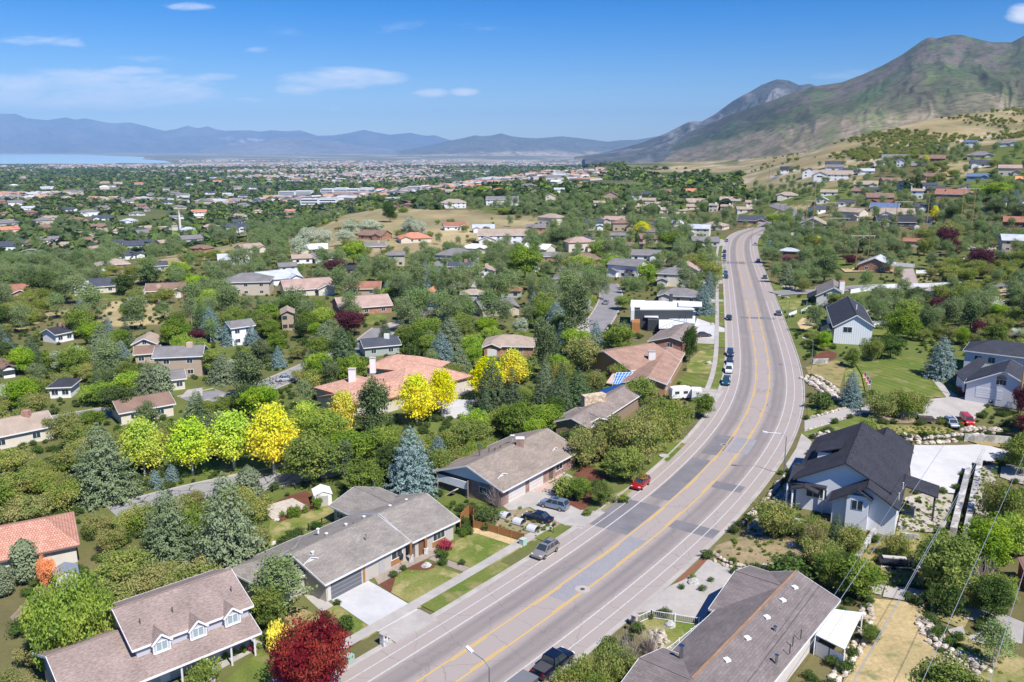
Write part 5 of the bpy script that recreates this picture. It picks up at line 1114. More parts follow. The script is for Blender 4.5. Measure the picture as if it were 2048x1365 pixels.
# ------------------------------------------------------------------ cars
def car(px, py, hdg, col, kind, label, L_=4.6, W=1.85, H=1.5, cat='car', name='parked_car', roofrack=False, world=None, metal=.5):
    c = G(px, py) if world is None else np.array(world); 
    zz = c[2] + (.02 if abs(c[2]) < .01 else .2); a = R(hdg); f = np.array([math.sin(a), math.cos(a), 0]); s = np.array([f[1], -f[0], 0]); u = np.array([0,0,1.0]); o = np.array([c[0], c[1], zz])
    T = lambda x, y, z: o+f*x+s*y+u*z
    r = thing(name, label, cat, o); 
    pm = mat(('carpaint', col), lambda n, L: out(n, BS(n, col, .28, Metallic=metal, **{'Coat Weight': .8, 'Coat Roughness': .06, 'Specular IOR Level': .5}))); blk = plain((.02,.02,.022), .6)
    h2 = L_/2; bh = H*.56 if kind != 'pickup' else H*.55
    prof = {'sedan': [(-h2,.35,.62),(-h2+.1,.30,.90),(-h2+.9,.28,.98),(0,.28,.98),(h2-1.35,.28,.93),(h2-.3,.30,.78),(h2,.38,.58)],
            'suv': [(-h2,.45,.8),(-h2+.1,.36,1.02),(-h2+.8,.34,1.06),(0,.34,1.05),(h2-1.2,.34,1.02),(h2-.25,.36,.90),(h2,.45,.68)]}[{'pickup':'suv','van':'suv'}.get(kind, kind)]
    sc = bh/(.98 if kind == 'sedan' else 1.06)*1.12; b = MB(); rings = []
    for x, z0, z1 in prof:
        e = 1-.10*max(0, abs(x)/h2-.62)/.38; w = W/2*e; z1 = z1*sc
        rings.append([T(x, -w*.93, z0*.8), T(x, -w, z0+.12), T(x, -w, z1-.22), T(x, -w*.92, z1-.03), T(x, -w*.6, z1), T(x, w*.6, z1), T(x, w*.92, z1-.03), T(x, w, z1-.22), T(x, w, z0+.12), T(x, w*.93, z0*.8)])
    for A, B in zip(rings[:-1], rings[1:]):
        for i in range(10): j = (i+1) % 10; b.poly([A[i], A[j], B[j], B[i]])
    b.poly(rings[0][::-1]); b.poly(rings[-1]); body = b.build('body', pm, r, smooth=False)
    zb = prof[3][2]*sc-.04; 
    bx0, bx1, tx0, tx1 = {'sedan': (-h2+.75, h2-1.25, -h2+1.45, h2-2.1), 'suv': (-h2+.12, h2-1.15, -h2+.5, h2-1.9), 'van': (-h2+.1, h2-.75, -h2+.3, h2-1.6), 'pickup': (-h2+1.9, h2-1.35, -h2+2.1, h2-2.0)}[kind]
    wb, wt = W/2*.9, W/2*.74; g = MB(); q = lambda k: bx0+(tx0-bx0)*k
    A = [T(bx0,-wb,zb), T(bx1,-wb,zb), T(bx1,wb,zb), T(bx0,wb,zb)]; B = [T(tx0,-wt,H-.05), T(tx1,-wt,H-.05), T(tx1,wt,H-.05), T(tx0,wt,H-.05)]
    nms = ['side_window','windscreen','side_window','rear_window']
    for i in range(4): j = (i+1) % 4; g = MB(); g.poly([A[i], B[i], B[j], A[j]]); g.build(nms[i], GLASS, r)
    p = MB()
    for i in range(4): p.bar(A[i], B[i], .09, .09)
    for k in ((.36,) if kind in ('pickup',) else (.38,.70)):
        for w0, w1 in ((-wb,-wt),(wb,wt)): p.bar(T(bx0+(bx1-bx0)*k, w0, zb), T(tx0+(tx1-tx0)*k, w1, H-.05), .08, .06)
    rf = [T(tx0-.04,-wt-.03,H-.07), T(tx1+.04,-wt-.03,H-.07), T(tx1+.04,wt+.03,H-.07), T(tx0-.04,wt+.03,H-.07)]; tf = [T(tx0+.1,-wt+.12,H), T(tx1-.1,-wt+.12,H), T(tx1-.1,wt-.12,H), T(tx0+.1,wt-.12,H)]
    for i in range(4): j = (i+1) % 4; p.poly([rf[i], rf[j], tf[j], tf[i]])
    p.poly(tf); p.build('roof', pm, r)
    if kind == 'suv' and L_ > 4.4: m2 = MB(); m2.box(T((tx0+tx1)/2+.35, 0, H+.005), f*.45, s*.42, u*.012); m2.build('sunroof', GLASS, r)
    if roofrack:
        m2 = MB()
        for y in (-.55,.55): m2.bar(T(tx0+.1, y, H+.07), T(tx1-.1, y, H+.07), .05, .05)
        m2.build('roof_rail', blk, r)
    for x in (-h2+.95, h2-.95):
        for y in (-1, 1):
            w = MB(); w.tube([T(x, y*(W/2-.2), .34), T(x, y*(W/2+.015), .34)], .34, 14); wo = w.build('wheel', blk, r); w = MB(); w.tube([T(x, y*(W/2), .34), T(x, y*(W/2+.03), .34)], .21, 10); w.build('rim', plain((.5,.5,.52), .3, 1.0), wo, org=ORG[r.name])
    for y in (-1, 1):
        m2 = MB(); m2.box(T(h2-.14, y*W*.36, prof[-2][2]*sc-.16), f*.10, s*.17, u*.07); m2.build('headlight', plain((.8,.8,.82), .15), r); m2 = MB(); m2.box(T(-h2+.04, y*W*.38, .82*sc), f*.06, s*.14, u*.1); m2.build('taillight', plain((.4,.01,.01), .2), r)
    if kind == 'pickup': m2 = MB(); m2.box(T((-h2+bx0)/2+.02, 0, prof[2][2]*sc+.012), f*((bx0+h2)/2-.14), s*(W/2-.2), u*.01); m2.build('truck_bed', plain((.06,.06,.065), .7), r)
    for y in (-1, 1): m2 = MB(); m2.box(T(bx1-.15, y*(W/2+.08), zb+.06), f*.06, s*.09, u*.06); m2.build('mirror', pm, r)
    x, y = proj(c[0], c[1], c[2]); HB.append((x-6, y-6, x+6, y+4, float(c[1])))
    return r
def rheading(py): i = idx(py); d = RC[min(i+2, len(RC)-1)]-RC[i-2]; return math.degrees(math.atan2(d[0], d[1]))
def roadcar(py, off, *a, flip=False, **k): p = roadpt(py, off); i = idxo(py, off); d = RC[min(i+2, len(RC)-1)]-RC[max(i-2, 0)]; return car(0, 0, math.degrees(math.atan2(d[0], d[1]))+(180 if flip else 0), *a, world=(p[0], p[1], terrain(p[0], p[1])), **k)
roadcar(1107, -8.15, (.42,.38,.34), 'suv', 'silver beige wagon parked at the kerb by the first lawn', H=1.66, L_=4.7, flip=True, roofrack=True, cat='suv')
roadcar(976, -8.15, (.42,.01,.012), 'suv', 'bright red compact suv parked at the kerb under a green tree', H=1.62, L_=4.5, flip=True, cat='suv', metal=.2)
car(1075, 1041, 302, (.015,.022,.05), 'sedan', 'black sedan parked on the driveway next to three cold frames', H=1.45, L_=4.8)
car(1108, 1016, 300, (.26,.33,.42), 'suv', 'silver blue suv parked on the driveway of brick house', H=1.68, L_=4.8, cat='suv')
roadcar(1338, 8.1, (.012,.018,.045), 'pickup', 'dark navy pickup truck hitched to a trailer behind the bushes', H=1.9, L_=5.7, W=2.0, cat='pickup', name='pickup_truck')
roadcar(768, -8.2, (.01,.12,.18), 'suv', 'teal suv, nearest of four parked in line on the bend', H=1.7, flip=True, roofrack=True, cat='suv')
roadcar(746, -8.2, (.75,.75,.76), 'van', 'white van parked second in line on the bend', H=1.85, L_=5.0, flip=True, cat='van', metal=0)
roadcar(727, -8.2, (.02,.04,.10), 'sedan', 'dark blue sedan parked third in line on the bend', flip=True)
roadcar(712, -8.2, (.03,.06,.16), 'suv', 'navy suv parked last in line behind the dark blue sedan', flip=True, H=1.8, cat='suv')
roadcar(638, -8.2, (.02,.035,.05), 'sedan', 'black car parked alone at the kerb by the modern house', flip=True)
roadcar(556, -8.2, (.05,.08,.15), 'suv', 'dark blue car parked in front of the conical blue spruce', flip=True)
roadcar(549, -8.2, (.10,.18,.34), 'suv', 'mid blue car parked just behind the dark blue one', flip=True)
roadcar(521, -8.2, (.4,.45,.55), 'sedan', 'pale blue car, nearest of the far row on left kerb', flip=True)
roadcar(514, -8.2, (.05,.09,.2), 'sedan', 'blue car, second of the far row on left kerb', flip=True)
roadcar(506, -8.2, (.03,.05,.09), 'suv', 'black car, last of the far row on left kerb', flip=True)
roadcar(484, -8.2, (.3,.33,.4), 'suv', 'grey car parked farthest away on the left kerb', flip=True)
roadcar(629, 8.2, (.16,.17,.19), 'suv', 'dark grey car parked at the right kerb below the corner')
roadcar(558, 8.2, (.12,.14,.13), 'suv', 'dark green grey suv at the right kerb by the pines', cat='suv')
roadcar(524, 8.2, (.2,.24,.28), 'sedan', 'grey car at the right kerb beneath the dark red tree')
roadcar(491, 8.2, (.7,.72,.72), 'sedan', 'white car at the right kerb where the street bends')
car(1407, 674, 78, (.10,.07,.055), 'sedan', 'brown sedan parked across the pale double driveway', L_=4.8)
car(1425, 486, 80, (.03,.10,.35), 'suv', 'bright blue car in a driveway left of the far street')
car(1902, 853, 188, (.62,.68,.75), 'suv', 'silver white station wagon beside the red one', H=1.55, L_=4.8, roofrack=True, cat='wagon')
car(1933, 847, 192, (.55,.01,.015), 'van', 'bright red station wagon on the gravel turnaround', H=1.75, L_=5.2, cat='wagon', metal=.1)
car(1984, 797, 268, (.76,.77,.8), 'pickup', 'white pickup truck in front of the garage', H=1.85, L_=5.6, W=2.0, cat='pickup', name='pickup_truck', metal=.1)
car(1999, 809, 268, (.012,.014,.02), 'pickup', 'black pickup truck parked beside the white one', H=1.9, L_=5.6, W=2.0, cat='pickup', name='pickup_truck')
car(865, 614, 70, (.05,.14,.28), 'sedan', 'blue car on the cul de sac by twin spruces'); car(1212, 608, 14, (.45,.47,.48), 'sedan', 'silver car parked alone on the quiet side lane'); car(957, 555, 80, (.5,.52,.55), 'sedan', 'silver car in front of the white gabled cottage')
car(572, 762, 70, (.6,.62,.63), 'sedan', 'white car half hidden on the cracked lane in woods'); car(1125, 543, 60, (.55,.6,.66), 'sedan', 'pale car in a driveway below the grey roofed brick house')
# trailer, camper, boat
def T_(px, py, hdg, world=None):
    c = G(px, py) if world is None else np.array(world); a = R(hdg); f = np.array([math.sin(a), math.cos(a), 0]); s = np.array([f[1], -f[0], 0]); return c, (lambda x, y, z: c+f*x+s*y+np.array([0,0,z])), f, s
p = roadpt(1405, 8.1) if False else (lambda i: RC[i]+RN[i]*8.1)(max(0, idx(1342)-2)); hd = rheading(1250); c, T, f, s = T_(0, 0, hd, (p[0]-f[0]*0, p[1], 0)) if False else T_(0, 0, hd, (*(roadpt(1338, 8.1)-np.array([math.sin(R(hd)), math.cos(R(hd))])*6.4), 0))
r = thing('cargo_trailer', 'grey covered trailer behind the navy pickup truck at bottom edge', 'trailer', c); mb = MB(); mb.box(T(0,0,1.0), f*2.4, s*1.0, (0,0,.5)); mb.build('box', plain((.10,.105,.12), .5), r); mb = MB(); mb.box(T(0,0,1.53), f*2.45, s*1.05, (0,0,.04)); mb.build('tonneau_cover', plain((.16,.165,.18), .7), r); mb = MB(); mb.bar(T(2.4,0,.5), T(3.5,0,.5), .1, .1); mb.build('drawbar', plain((.05,.05,.05)), r)
for y in (-1, 1): mb = MB(); mb.tube([T(-.3,y*.85,.35), T(-.3,y*1.08,.35)], .35, 14); mb.build('wheel', plain((.02,.02,.02)), r)
c, T, f, s = T_(1362, 798, 80); r = thing('camper_trailer', 'white camper trailer on the driveway beside the brown driveway tree', 'camper', c); prof = [(-2.6,.6,2.3),(-2.4,.5,2.7),(-1.2,.5,2.85),(1.2,.5,2.85),(2.2,.5,2.6),(2.7,.7,1.7)]; mb = MB(); rg = [[T(x,-1.15,a),T(x,-1.15,b-.15),T(x,-1.0,b),T(x,1.0,b),T(x,1.15,b-.15),T(x,1.15,a)] for x, a, b in prof]
for A, B in zip(rg[:-1], rg[1:]):
    for i in range(6): mb.poly([A[i], A[(i+1) % 6], B[(i+1) % 6], B[i]])
mb.poly(rg[0][::-1]); mb.poly(rg[-1]); mb.build('body', plain((.8,.8,.8), .35), r)
for x in (-1.4, .6): mb = MB(); mb.box(T(x,1.16,1.8), f*.5, s*.02, (0,0,.3)); mb.build('window', GLASS, r)
for y in (-1, 1): mb = MB(); mb.tube([T(0,y*1.0,.35), T(0,y*1.18,.35)], .36, 12); mb.build('wheel', plain((.02,.02,.02)), r)
c, T, f, s = T_(1392, 800, 10); r = thing('utility_truck', 'white box bodied truck nose to the camper trailer', 'truck', c); mb = MB(); mb.box(T(-.6,0,1.7), f*1.7, s*1.05, (0,0,1.0)); mb.build('box_body', plain((.78,.79,.8), .4), r); mb = MB(); mb.box(T(1.7,0,1.2), f*.7, s*.95, (0,0,.7)); mb.build('cab', plain((.78,.79,.8), .4), r); mb = MB(); mb.box(T(2.2,0,1.55), f*.22, s*.85, (0,0,.3)); mb.build('windscreen', GLASS, r)
for x in (-1.4, 1.6):
    for y in (-1, 1): mb = MB(); mb.tube([T(x,y*.8,.4), T(x,y*1.06,.4)], .4, 12); mb.build('wheel', plain((.02,.02,.02)), r)
c, T, f, s = T_(1796, 1137, 100); r = thing('covered_boat', 'small boat under a black cover on a white trailer in dry grass', 'boat', c)
hull = [(-2.6,.9,.75,1.35),(-1.6,1.0,.7,1.5),(0,1.05,.7,1.6),(1.4,.9,.72,1.45),(2.4,.45,.85,1.25),(2.9,.06,1.0,1.15)]; mb = MB(); rg = [[T(x,-w*.5,a),T(x,-w,a+.35),T(x,-w*.95,b-.25),T(x,0,b),T(x,w*.95,b-.25),T(x,w,a+.35),T(x,w*.5,a)] for x, w, a, b in hull]
for A, B in zip(rg[:-1], rg[1:]):
    for i in range(7): mb.poly([A[i], A[(i+1) % 7], B[(i+1) % 7], B[i]])
mb.poly(rg[0][::-1]); mb.build('cover', plain((.02,.022,.03), .8), r); mb = MB(); mb.box(T(-.6,.0,1.57), f*1.5, s*.35, (0,0,.06)); mb.build('cover_panel', plain((.5,.48,.46), .8), r)
mb = MB(); [mb.bar(T(-2.4,y,.5), T(2.0,y*.8,.5), .12, .12) for y in (-.8,.8)]; mb.bar(T(-2.2,-.9,.5), T(-2.2,.9,.5), .12, .12); mb.bar(T(2.0,0,.5), T(4.0,0,.5), .12, .12); mb.bar(T(2.0,-.7,.5), T(3.2,0,.5), .1, .1); mb.bar(T(2.0,.7,.5), T(3.2,0,.5), .1, .1); mb.build('trailer', plain((.75,.75,.74), .5), r)
for y in (-1, 1): mb = MB(); mb.tube([T(-.8,y*.85,.33), T(-.8,y*1.05,.33)], .33, 14); mb.build('wheel', plain((.03,.03,.03)), r)
mb = MB(); mb.box(T(3.9,.1,.8), f*.45, s*.4, (0,0,.55)); o = mb.build('storage_box', plain((.7,.7,.7)), org=c); tag(o, 'pale storage box at the bow of the covered boat', 'box')
# ------------------------------------------------------------------ lawns, drives, beds
TAUPE = groundmat('taupe_paving', (.33,.28,.23), (.30,.25,.21), .5, 3.0)
def PT(name, pl, m, z=.03, **k): return patch(name, pl, m, z, **k)
PT('driveway', [(662,1200),(737,1162),(839,1221),(757,1265)], CONCW, .03); PT('driveway_apron', [(757,1265),(839,1221),(876,1241),(792,1288)], CONC, .165, thick=.15)
PT('patio', [(738,1140),(757,1170),(790,1152),(809,1139),(842,1124),(872,1110),(880,1098),(842,1090),(806,1108)], TAUPE, .05); PT('garden_path', [(856,1119),(870,1112),(968,1146),(952,1154)], TAUPE, .055)
PT('lawn', [(838,1218),(946,1157),(864,1130),(842,1125),(812,1140),(780,1160),(752,1168)], LAWND, .035); PT('lawn', [(872,1110),(910,1084),(948,1063),(1048,1092),(968,1146)], LAWND, .035)
PT('straw_strip', [(925,1064),(952,1055),(1050,1086),(1043,1097),(955,1068)], STRAW, .045); PT('lawn', [(671,1208),(756,1266),(726,1282),(653,1222)], LAWND, .035)
PT('mulch_bed', [(803,1140),(836,1122),(872,1128),(868,1137),(850,1142)], MULCH, .045); PT('mulch_bed', [(754,1168),(782,1186),(792,1155),(775,1160)], MULCH, .045); PT('mulch_bed', [(866,1104),(905,1085),(890,1118)], MULCH, .06); PT('mulch_bed', [(640,1222),(655,1222),(722,1283),(700,1296),(640,1240)], MULCH, .045)
PT('lawn', [(533,1093),(541,1041),(670,1007),(690,1030),(618,1061),(582,1066),(556,1096)], LAWND, .035); PT('concrete_court', [(520,1015),(585,997),(619,1015),(545,1040)], groundmat('buff_concrete', (.52,.46,.38), (.46,.41,.34), .3, 2), .05); PT('mulch_bed', [(585,990),(612,982),(650,1006),(622,1022),(558,1046),(543,1040),(520,1017)], MULCH, .04)
PT('side_path', [(645,1195),(667,1212),(645,1226),(606,1190)], CONC, .04); PT('lawn', [(440,1372),(470,1345),(538,1287),(560,1300),(560,1365),(540,1430),(430,1430)], LAWNG, .035); PT('garden_path', [(405,1336),(500,1275),(532,1290),(432,1345),(425,1420),(385,1420)], CONC, .045)
PT('rough_grass', [(585,1210),(660,1240),(700,1290),(650,1270),(560,1255)], DRY, .03); PT('bare_soil', [(20,1235),(60,1195),(110,1180),(95,1215),(40,1260)], DIRT, .03)
PT('driveway', [(1006,1013),(1047,986),(1125,943),(1146,954),(1105,985),(1165,1022),(1205,1030),(1163,1060),(1122,1048),(1060,1015),(1018,1022)], CONC, .04); PT('driveway_apron', [(1163,1022),(1210,1026),(1168,1056),(1128,1052)], CONC, .165, thick=.15); PT('brick_court', [(1062,985),(1118,950),(1130,960),(1090,985)], groundmat('pink_paving', (.52,.38,.32), (.46,.35,.3), .4, 3), .05)
PT('mulch_bed', [(1101,981),(1186,984),(1181,1011),(1163,1022),(1138,1010)], MULCH, .055); PT('mulch_bed', [(1144,951),(1170,929),(1224,957),(1197,968)], MULCH, .045)
PT('vegetable_garden', [(987,1036),(1047,1012),(1123,1047),(1069,1084),(954,1052)], groundmat('weedy_soil', (.34,.27,.19), (.26,.22,.13), .4, 3, (.15,.17,.06)), .035)
PT('kerbside_grass', [(1186,1012),(1270,968),(1262,985),(1205,1022)], LAWND, .04)
for pl, m in (([(1394,687),(1429,687),(1429,698),(1394,697)], LAWNG), ([(1374,725),(1399,702),(1429,700),(1428,751),(1374,745)], LAWND), ([(1371,747),(1426,754),(1421,776),(1349,768)], LAWNG), ([(1394,622),(1430,622),(1430,642),(1404,640)], LAWNG), ([(1408,645),(1430,645),(1429,654),(1406,651)], LAWNG),
   ([(1239,635),(1261,632),(1256,657),(1224,677)], LAWNG), ([(1264,686),(1298,686),(1294,697),(1260,697)], LAWN), ([(912,796),(957,777),(985,801)], LAWNG), ([(273,950),(328,929),(400,918),(560,922),(610,945),(437,952),(366,952)], LAWNG), ([(727,635),(762,627),(775,635),(752,652),(732,652)], LAWN),
   ([(132,587),(160,585),(250,592),(225,602),(150,602)], LAWNG), ([(935,574),(955,558),(972,560),(965,580)], LAWNG), ([(1128,700),(1150,680),(1160,700),(1140,720)], LAWN), ([(400,775),(430,770),(430,782),(395,784)], LAWNG),
   ([(1711,730),(1751,722),(1846,712),(1850,752),(1866,760),(1891,797),(1831,797),(1761,792),(1731,785),(1723,750)], LAWNG), ([(1648,857),(1721,832),(1751,845),(1751,862),(1706,877)], LAWN), ([(1556,602),(1617,596),(1611,608),(1590,620),(1565,620)], LAWND), ([(1541,566),(1565,568),(1592,580),(1552,582)], LAWN),
   ([(1615,808),(1690,800),(1680,812),(1616,836)], LAWN), ([(1600,865),(1650,850),(1640,870),(1605,885)], LAWN), ([(1879,765),(1905,768),(1928,790),(1913,796)], LAWNG), ([(1273,1249),(1302,1237),(1395,1249),(1338,1310),(1297,1305)], LAWND), ([(1672,520),(1706,525),(1704,541),(1674,538)], LAWN), ([(1080,350),(1110,350),(1110,354),(1080,354)], DRY), ([(1743,668),(1785,664),(1790,685),(1748,688)], LAWN),
   ([(1320,915),(1360,885),(1372,888),(1335,925)], LAWNG)): PT('lawn', pl, m, .033)
for pl, m in (([(1386,774),(1449,781),(1432,806),(1380,800),(1355,790)], CONC), ([(1391,675),(1451,680),(1451,690),(1394,687)], CONC), ([(1394,637),(1449,657),(1451,680),(1391,675),(1388,655)], CONCW), ([(874,800),(912,799),(987,804),(947,836),(887,838)], CONCW), ([(905,792),(950,772),(956,776),(912,797)], CONC), ([(245,602),(290,578),(300,590),(345,600),(290,604)], CONC),
   ([(1863,760),(1878,760),(1880,766),(1915,796),(1893,798)], CONC), ([(1858,800),(1893,797),(1961,795),(1984,808),(1961,825),(1946,844),(1843,838),(1838,820)], CONC), ([(1609,842),(1711,812),(1726,828),(1609,864)], CONC), ([(1722,812),(1845,812),(1850,836),(1722,829)], CONC),
   ([(1828,892),(1968,890),(2017,905),(2005,922),(1954,929),(1924,946),(1908,989),(1864,984),(1822,967),(1819,921)], CONCW), ([(2003,930),(2070,935),(2070,978),(2000,956)], CONC), ([(1603,868),(1624,884),(1616,902),(1614,940),(1605,959),(1583,957),(1572,929),(1592,898)], CONC),
   ([(1731,1172),(1769,1173),(1762,1192),(1743,1189)], CONC), ([(1771,1174),(1816,1177),(1808,1203),(1765,1196)], CONC), ([(1818,1178),(1853,1184),(1848,1208),(1811,1204)], CONC), ([(1921,1216),(1963,1208),(1997,1225),(1970,1245),(1925,1240)], CONC), ([(1975,1246),(2000,1228),(2048,1248),(2044,1290),(1990,1290)], CONC), ([(1895,1262),(1925,1254),(1930,1270),(1905,1275)], CONC), ([(1935,1275),(1960,1268),(1975,1290),(1950,1290)], CONC),
   ([(1271,1228),(1338,1174),(1386,1152),(1416,1119),(1470,1141),(1433,1195),(1407,1241),(1302,1223)], CONC), ([(1796,540),(1826,539),(1838,573),(1808,574)], groundmat('pink_drive', (.40,.32,.29), (.35,.29,.27), .3, 3)), ([(620,668),(640,665)  ,(645,672),(622,676)], CONC), ([(1440,480),(1448,480),(1452,492),(1430,492)], CONC), ([(1395,560),(1446,560),(1446,568),(1395,568)], CONC), ([(1400,598),(1447,600),(1447,606),(1405,606)], CONC),
   ([(375,780),(405,776),(405,792),(360,796)], CONC), ([(1150,640),(1176,636),(1180,668),(1160,672)], CONC), ([(765,650),(800,640),(805,648),(780,656)], CONC), ([(914,600),(935,588),(950,560),(960,555),(955,575),(935,598)], CONC), ([(1745,325),(1765,322),(1770,332),(1748,335)], CONC), ([(1820,325),(1850,322),(1850,332),(1822,334)], SIDE)): PT('driveway', pl, m, .042)
for nm, pl, m in (('gravel_bed', [(909,812),(930,808),(952,814),(940,826),(915,824)], DIRT), ('play_lawn', [(972,835),(1007,820),(1055,822),(1050,845),(1000,852)], LAWND), ('dry_bank', [(1611,735),(1676,720),(1691,738),(1680,775),(1651,762),(1620,755)], DRY), ('gravel_bed', [(1741,835),(1841,832),(1836,849),(1748,849)], DIRT), ('dry_strip', [(1751,849),(1898,857),(1911,867),(1811,874),(1757,866)], groundmat('weedy_grass', (.14,.16,.04), (.30,.25,.10), .3, 3)),
   ('rubble_yard', [(1810,997),(1864,985),(1908,992),(1895,1068),(1793,1062)], groundmat('weedy_rubble', (.42,.38,.33), (.36,.32,.27), .3, 3.5, (.18,.22,.05))), ('rubble_yard', [(1956,935),(1997,930),(1972,1068),(1938,1076)], ROCKG), ('dry_yard', [(1432,1092),(1500,1068),(1560,1076),(1655,1103),(1620,1128),(1520,1142),(1420,1112)], groundmat('dry_weeds', (.33,.25,.15), (.26,.21,.12), .3, 3, (.18,.17,.08))), ('dry_yard', [(1715,1127),(1740,1093),(1800,1100),(1960,1130),(1935,1172),(1800,1172),(1735,1162)], groundmat('dry_weeds_green', (.36,.26,.11), (.26,.22,.09), .3, 3, (.12,.15,.04))),
   ('dry_lawn', [(1743,1199),(1848,1211),(1851,1243),(1855,1290),(1890,1313),(1951,1335),(1985,1420),(1660,1420),(1714,1304),(1733,1235)], groundmat('straw_lawn', (.50,.38,.20), (.38,.30,.15), .15, 2.2, (.22,.22,.10))), ('island_bed', [(1351,1172),(1379,1150),(1425,1156),(1416,1180),(1388,1187)], DIRT), ('red_channel', [(1351,1163),(1407,1116),(1417,1119),(1360,1164)], plain((.25,.09,.06), .8)),
   ('straw_garden', [(1594,646),(1605,636),(1634,638),(1639,648),(1603,663)], STRAW), ('mulch_bed', [(1628,712),(1653,700),(1674,707),(1671,718),(1653,723),(1626,722)], MULCH), ('dry_yard', [(1690,742),(1710,735),(1722,752),(1727,783),(1715,800),(1690,790)], LAWND), ('rocky_verge', [(1490,1062),(1530,1020),(1572,962),(1600,962),(1610,990),(1560,1030),(1520,1075)], ROCKG),
   ('dirt_patch', [(1925,880),(2048,880),(2048,900),(1960,892)], DRY), ('orange_bank', [(1960,585),(2020,578),(2025,590),(1970,596)], STRAW), ('dry_yard', [(1680,538),(1790,540),(1800,548),(1690,546)], STRAW), ('weed_yard', [(1740,1098),(1800,1062),(1905,1075),(1935,1082),(2000,1105),(1960,1130)], groundmat('weedy_grass', (.14,.16,.04), (.30,.25,.10), .3, 3)), ('dry_lawn', [(1955,1210),(1860,1210),(1860,1235),(1930,1262),(2048,1320),(2048,1400),(1990,1400),(1900,1310)], groundmat('weedy_dry', (.36,.29,.14), (.16,.18,.05), .3, 3))): PT(nm, pl, m, .038)
# garden bed rows
# ------------------------------------------------------------------ fences, walls, rocks
def fence(pl, h, m, label, posts=2.4, panel=True, rails=0, name='fence', th=.06, pickets=False, cat='fence', capm=None):
    pts = [G(*p) for p in pl]; r = thing(name, label, cat, pts[0])
    pn = MB(); pp = []
    for a, b in zip(pts[:-1], pts[1:]):
        l = np.linalg.norm(b-a); k = max(1, int(round(l/posts))); e = (b-a)/l
        for i in range(k):
            p0 = a+(b-a)*i/k; p1 = a+(b-a)*(i+1)/k; p0[2] = terrain(p0[0], p0[1]); p1[2] = terrain(p1[0], p1[1]); pp.append(p0)
            if panel: c = (p0+p1)/2; pn.bar(p0+[0,0,h*.5], p1+[0,0,h*.5], th, h*.9)
            if pickets:
                for z in (.15, h-.08): pn.bar(p0+[0,0,z], p1+[0,0,z], .05, .06)
                n_ = int(l/k/.22)
                for j in range(n_): q = p0+(p1-p0)*(j+.5)/n_; pn.bar(q+[0,0,.15], q+[0,0,h-.08], .03, .03)
            for z in range(rails): pn.bar(p0+[0,0,h*(z+1)/rails], p1+[0,0,h*(z+1)/rails], .05, .07)
        pp.append(b)
    pn.build('panel' if panel else 'railing', m, r); 
    for q in pp[:90]: mb = MB(); mb.bar(q-[0,0,.2], q+[0,0,h+.06], .13, .13); mb.build('post', capm or m, r)
    return r
VIN = plain((.80,.81,.84), .45)
fence([(1701,588),(1771,578),(1801,576),(1921,572),(1934,593)], 1.8, VIN, 'long white vinyl fence beside the side street, turning at its right end')
fence([(1776,532),(1828,536)], 1.8, VIN, 'white vinyl fence right of the red brick garage house'); fence([(1832,548),(1868,547)], 1.6, VIN, 'short white fence at the pink drive gate'); fence([(1893,535),(1910,530),(1928,522)], 1.5, VIN, 'white fence beside the big dark red trees')
fence([(1971,521),(1998,512),(2030,500)], 1.8, VIN, 'white fence below the tall beige modern house'); fence([(1582,472),(1611,465),(1648,460)], 1.8, VIN, 'white zigzag fence beneath the grey gabled house'); fence([(1743,652),(1786,650),(1826,637)], 1.6, VIN, 'white fence behind the navy roofed white house')
fence([(1988,461),(2018,463)], 1.6, VIN, 'white fence beneath the red brown house at right edge'); fence([(1577,634),(1593,627)], 1.2, VIN, 'low white fence by the street lamp'); fence([(1602,627),(1620,617)], 1.2, VIN, 'low white fence at the porch of the pale house')
fence([(1690,668),(1700,674)], 1.6, VIN, 'short white fence at the farmhouse corner')
fence([(1274,1249),(1302,1237),(1398,1252)], 1.1, VIN, 'white picket railing between the drive and small lawn', panel=False, pickets=True, name='railing', cat='railing'); fence([(1334,1314),(1404,1258)], 1.1, VIN, 'white picket railing along the wide brown roof', panel=False, pickets=True, name='railing', cat='railing')
CED = plain((.33,.16,.06), .7, var=.25)
fence([(948,1056),(972,1062),(1048,1083)], 1.25, CED, 'low brown timber fence between lawn and vegetable garden', posts=1.9); fence([(921,1068),(921,1048),(938,1030),(948,1034),(947,1056)], 1.7, CED, 'tall cedar fence and gate at the ranch house corner', posts=1.6)
fence([(617,1062),(670,1040)], 1.1, plain((.03,.03,.03), .5), 'black mesh fence behind the ranch house', panel=False, pickets=True); fence([(940,850),(985,822),(1000,812)], 1.6, plain((.25,.26,.26), .5), 'chain link fence by the play lawn', panel=False, rails=2); fence([(1225,690),(1240,672),(1258,660)], 1.4, plain((.04,.04,.045), .5), 'black fence behind the modern house')
fence([(505,1003),(545,985),(590,975)], 1.2, plain((.1,.1,.1), .5), 'dark wire fence between cracked lane and court', panel=False, rails=2)
def cwall(pl, h, label, m=None, th=.45, name='concrete_wall'):
    pts = [G(*p) for p in pl]; mb = MB()
    for a, b in zip(pts[:-1], pts[1:]): a = a.copy(); b = b.copy(); mb.bar(a+[0,0,h/2-.2], b+[0,0,h/2-.2], th, h+.4)
    o = mb.build(name, m or stone((.62,.6,.57), .8), org=pts[0]); return tag(o, label, 'wall')
